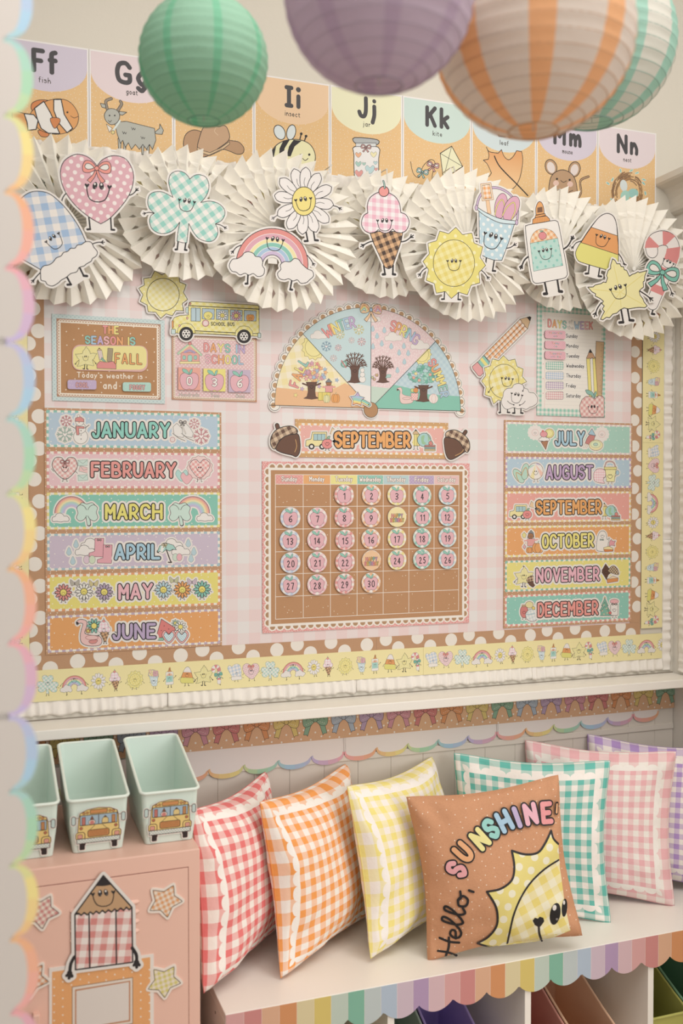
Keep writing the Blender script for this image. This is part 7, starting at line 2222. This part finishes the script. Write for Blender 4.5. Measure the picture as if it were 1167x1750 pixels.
for tips, c, ang, lab in (([(280, 262), (330, 358), (235, 447), (128, 410), (165, 280)], '#d98a86', 30, 'red checked star on the locker, upper left, beside the pencil point'), ([(962, 202), (1012, 292), (928, 383), (828, 345), (845, 230)], '#e9a364', 20, 'orange checked star on the locker, upper right corner of the door'),
                          ([(235, 642), (272, 738), (165, 832), (75, 790), (110, 670)], '#e0935a', 35, 'orange checked star left of the name sign on the locker'), ([(965, 652), (1003, 745), (912, 828), (818, 780), (850, 668)], '#ddd06e', 10, 'yellow checked star right of the name sign on the locker')):
    A = Art.wall(.4045, 0, 1450, 3.242)
    cx, cy = sum(p[0] for p in tips)/5, sum(p[1] for p in tips)/5
    P = []
    for i in range(5):
        a, b = tips[i], tips[(i+1) % 5]
        m = ((a[0]+b[0])/2, (a[1]+b[1])/2)
        def rnd_(p, q, t): return (p[0]+(q[0]-p[0])*t, p[1]+(q[1]-p[1])*t)
        pv = ((tips[i-1][0]+a[0])/2, (tips[i-1][1]+a[1])/2)
        v0, v1 = rnd_((cx, cy), pv, .70), rnd_((cx, cy), m, .70)
        P += [rnd_(a, v0, .22), rnd_(rnd_(a, v0, .06), rnd_(a, v1, .06), .5), rnd_(a, v1, .22), v1]
    A.part('face').fill(P, A.pat('gh', c, .0095, ang, '#f1e3d2'), '#6a5a50', 4)
    cutout(A, 'star_magnet', lab, 'magnet', .4052, 'checked star magnets on the locker', margin=.0042, thick=.0029, back='#f3e6da')
# ================================================================ the brown pillow
kp, nt, bs = nmat('pillow_kraft')
g = N(nt); co = g.coord()
base = g.mix(g.noise(g.map(co, sc=(80, 80, 300)), 3, 3), hexc('#d6a380'), hexc('#c08a68'))
v = g.new('ShaderNodeTexVoronoi'); v.voronoi_dimensions = '2D'; g.put(v.inputs['Vector'], g.map(co, rot=(PI/2, 0, 0))); v.inputs['Scale'].default_value = 48; v.inputs['Randomness'].default_value = .7
finish(nt, bs, g.mix(g.m('LESS_THAN', v.outputs['Distance'], .055), base, hexc('#f0e2d2')), .85, .12)
g.bump(bs, g.m('ADD', g.noise(co, 24, 3), g.m('MULTIPLY', g.noise(co, 900, 1), .05)), .35, .010)
pr, PM, (hf, pxy, pth) = make_pillow(PQ['brown'], .062, kp, 'brown Hello, SUNSHINE pillow with a yellow sun, in front of the teal pillow', 47)
PI_ = PM.inverted()
def uvof(x, z):
    u, v = x/hf, z/hf
    for _ in range(4):
        u, v = x/(hf*(1-.06*(1-min(1, v*v)))), z/(hf*(1-.055*(1-min(1, u*u))))
    return max(-1, min(1, u)), max(-1, min(1, v))
def pil_T(p):
    px_, py_ = 680+p[0]/2.396, 1240+p[1]/2.396
    D = PI_.to_3x3() @ cam_ray(px_, py_)
    O_ = PI_ @ Vector((0, -DP, CAMH))
    y = -.04
    for _ in range(6):
        t = (y-O_.y)/D.y
        q = O_+D*t
        y = -pth(*uvof(q.x, q.z))
    return (q.x, q.z)
A = Art(pil_T, .00048)
A.surf = lambda x, z, h: (x, -pth(*uvof(x, z))-h, z)
A.step, A.hs, A.h0 = .005, 32., .0008
def dens(P, st=7):
    out = []
    for a, b in zip(P, P[1:]):
        n = max(1, int(math.dist(a, b)/st))
        out += [(a[0]+(b[0]-a[0])*i/n, a[1]+(b[1]-a[1])*i/n) for i in range(n)]
    return out+[P[-1]]
def pl(P, w, c=BK, smooth=True): A.line(dens(sp(P, False, 6) if smooth else P), w, c)
RAY = cv([(382, 905), (352, 900), (325, 891)], [(325, 891), (370, 865), (405, 815), (402, 745), (364, 680)], [(364, 680), (420, 668), (466, 632), (476, 575), (466, 512)], [(466, 512), (520, 527), (572, 520), (602, 482), (627, 430)], [(627, 430), (636, 462), (656, 484)])
A.cur = 'sun_rays'
A.fill(dens(RAY+[(664, 600), (684, 740), (706, 838), (640, 866), (560, 884), (460, 896), (382, 905)]), 'pd:#f0df7c:#f6f0d4:.042:.0085:20')
A.cur = 'sun_face'
RIM = cv([(447, 892), (458, 840), (475, 770), (505, 700), (545, 640), (600, 587), (657, 550)])
A.fill(dens(RIM+[(668, 620), (684, 740), (704, 836), (640, 864), (560, 882), (447, 894)]), 'gh:#f1dc70:.036:18:#f7f0d0')
A.cur = 'sun_outline'
pl(RAY, 10, BK, False); A.cur = 'face_outline'; pl(RIM, 9, BK, False)
A.cur = 'eye'
A.disc(643, 770, 21, '#201c1e', None, 1, 45, 10).disc(640, 745, 8, WH, None, 1, 12, 10).disc(650, 792, 5, '#8d8684')
A.cur = 'eye#2'
A.disc(681, 745, 11, '#201c1e', None, 1, 37, 4).disc(679, 724, 4.5, WH, None, 1, 9)
A.cur = 'smile'
A.fill([(551, 798), (560, 786), (572, 790), (580, 782), (594, 786), (598, 800), (586, 818), (577, 826), (560, 816)], '#201c1e')
pl([(576, 815), (578, 850), (588, 880)], 10)
for i, (ch, x, y, rot, c) in enumerate((('S', 240, 588, -62, '#f2a9ae'), ('U', 268, 518, -48, '#f2b078'), ('N', 335, 464, -42, '#f2e792'), ('S', 381, 421, -36, '#97d6cd'), ('H', 434, 390, -27, '#abcfe8'), ('I', 485, 374, -20, '#c9b6dd'), ('N', 540, 360, -12, '#f2b4c4'), ('E', 606, 355, -5, '#f0999b'))):
    A.cur = 'letter' if not i else 'letter#%d' % i
    ca, sa = math.cos(math.radians(rot)), math.sin(math.radians(rot))
    gl, gw = GL[ch]
    h = 72
    for col, w in (('#201c1e', 37), (c, 23)):
        for pts, cl in gl:
            P = [((a-gw/2)*h*.86, -(b-.5)*h) for a, b in pts]
            P = [(x+a*ca-b*sa, y+a*sa+b*ca) for a, b in P]
            if cl: P.append(P[0])
            A.line(dens(P), w, col)
A.cur = 'letter#20'
pl([(648, 318), (645, 355)], 20, '#201c1e', False); pl([(648, 320), (646, 354)], 9, '#f2b078', False)
HEL = [[(4, 0), (8, 40), (6, 82)], [(52, 86), (46, 40), (50, 0)], [(-6, 44), (28, 40), (60, 48)],
       [(62, 18), (86, 26), (88, 42), (74, 46), (64, 28), (68, 6), (84, 0), (98, 12)],
       [(98, 12), (122, 58), (128, 90), (114, 88), (110, 30), (120, 2), (134, 14)],
       [(134, 14), (158, 58), (166, 90), (152, 88), (146, 30), (156, 2), (172, 16)],
       [(196, 44), (178, 34), (182, 6), (204, 2), (214, 26), (198, 44), (206, 34), (228, 42)], [(238, 6), (236, -14)]]
A.cur = 'script_word'
a = math.radians(-78)
for i, st in enumerate(HEL):
    pl([(238+(x*1.16)*math.cos(a)+(y*.95)*math.sin(a)*1.0, 945+(x*1.16)*math.sin(a)-(y*.95)*math.cos(a)) for x, y in st], 11, '#201c1e')
A.build(pr)
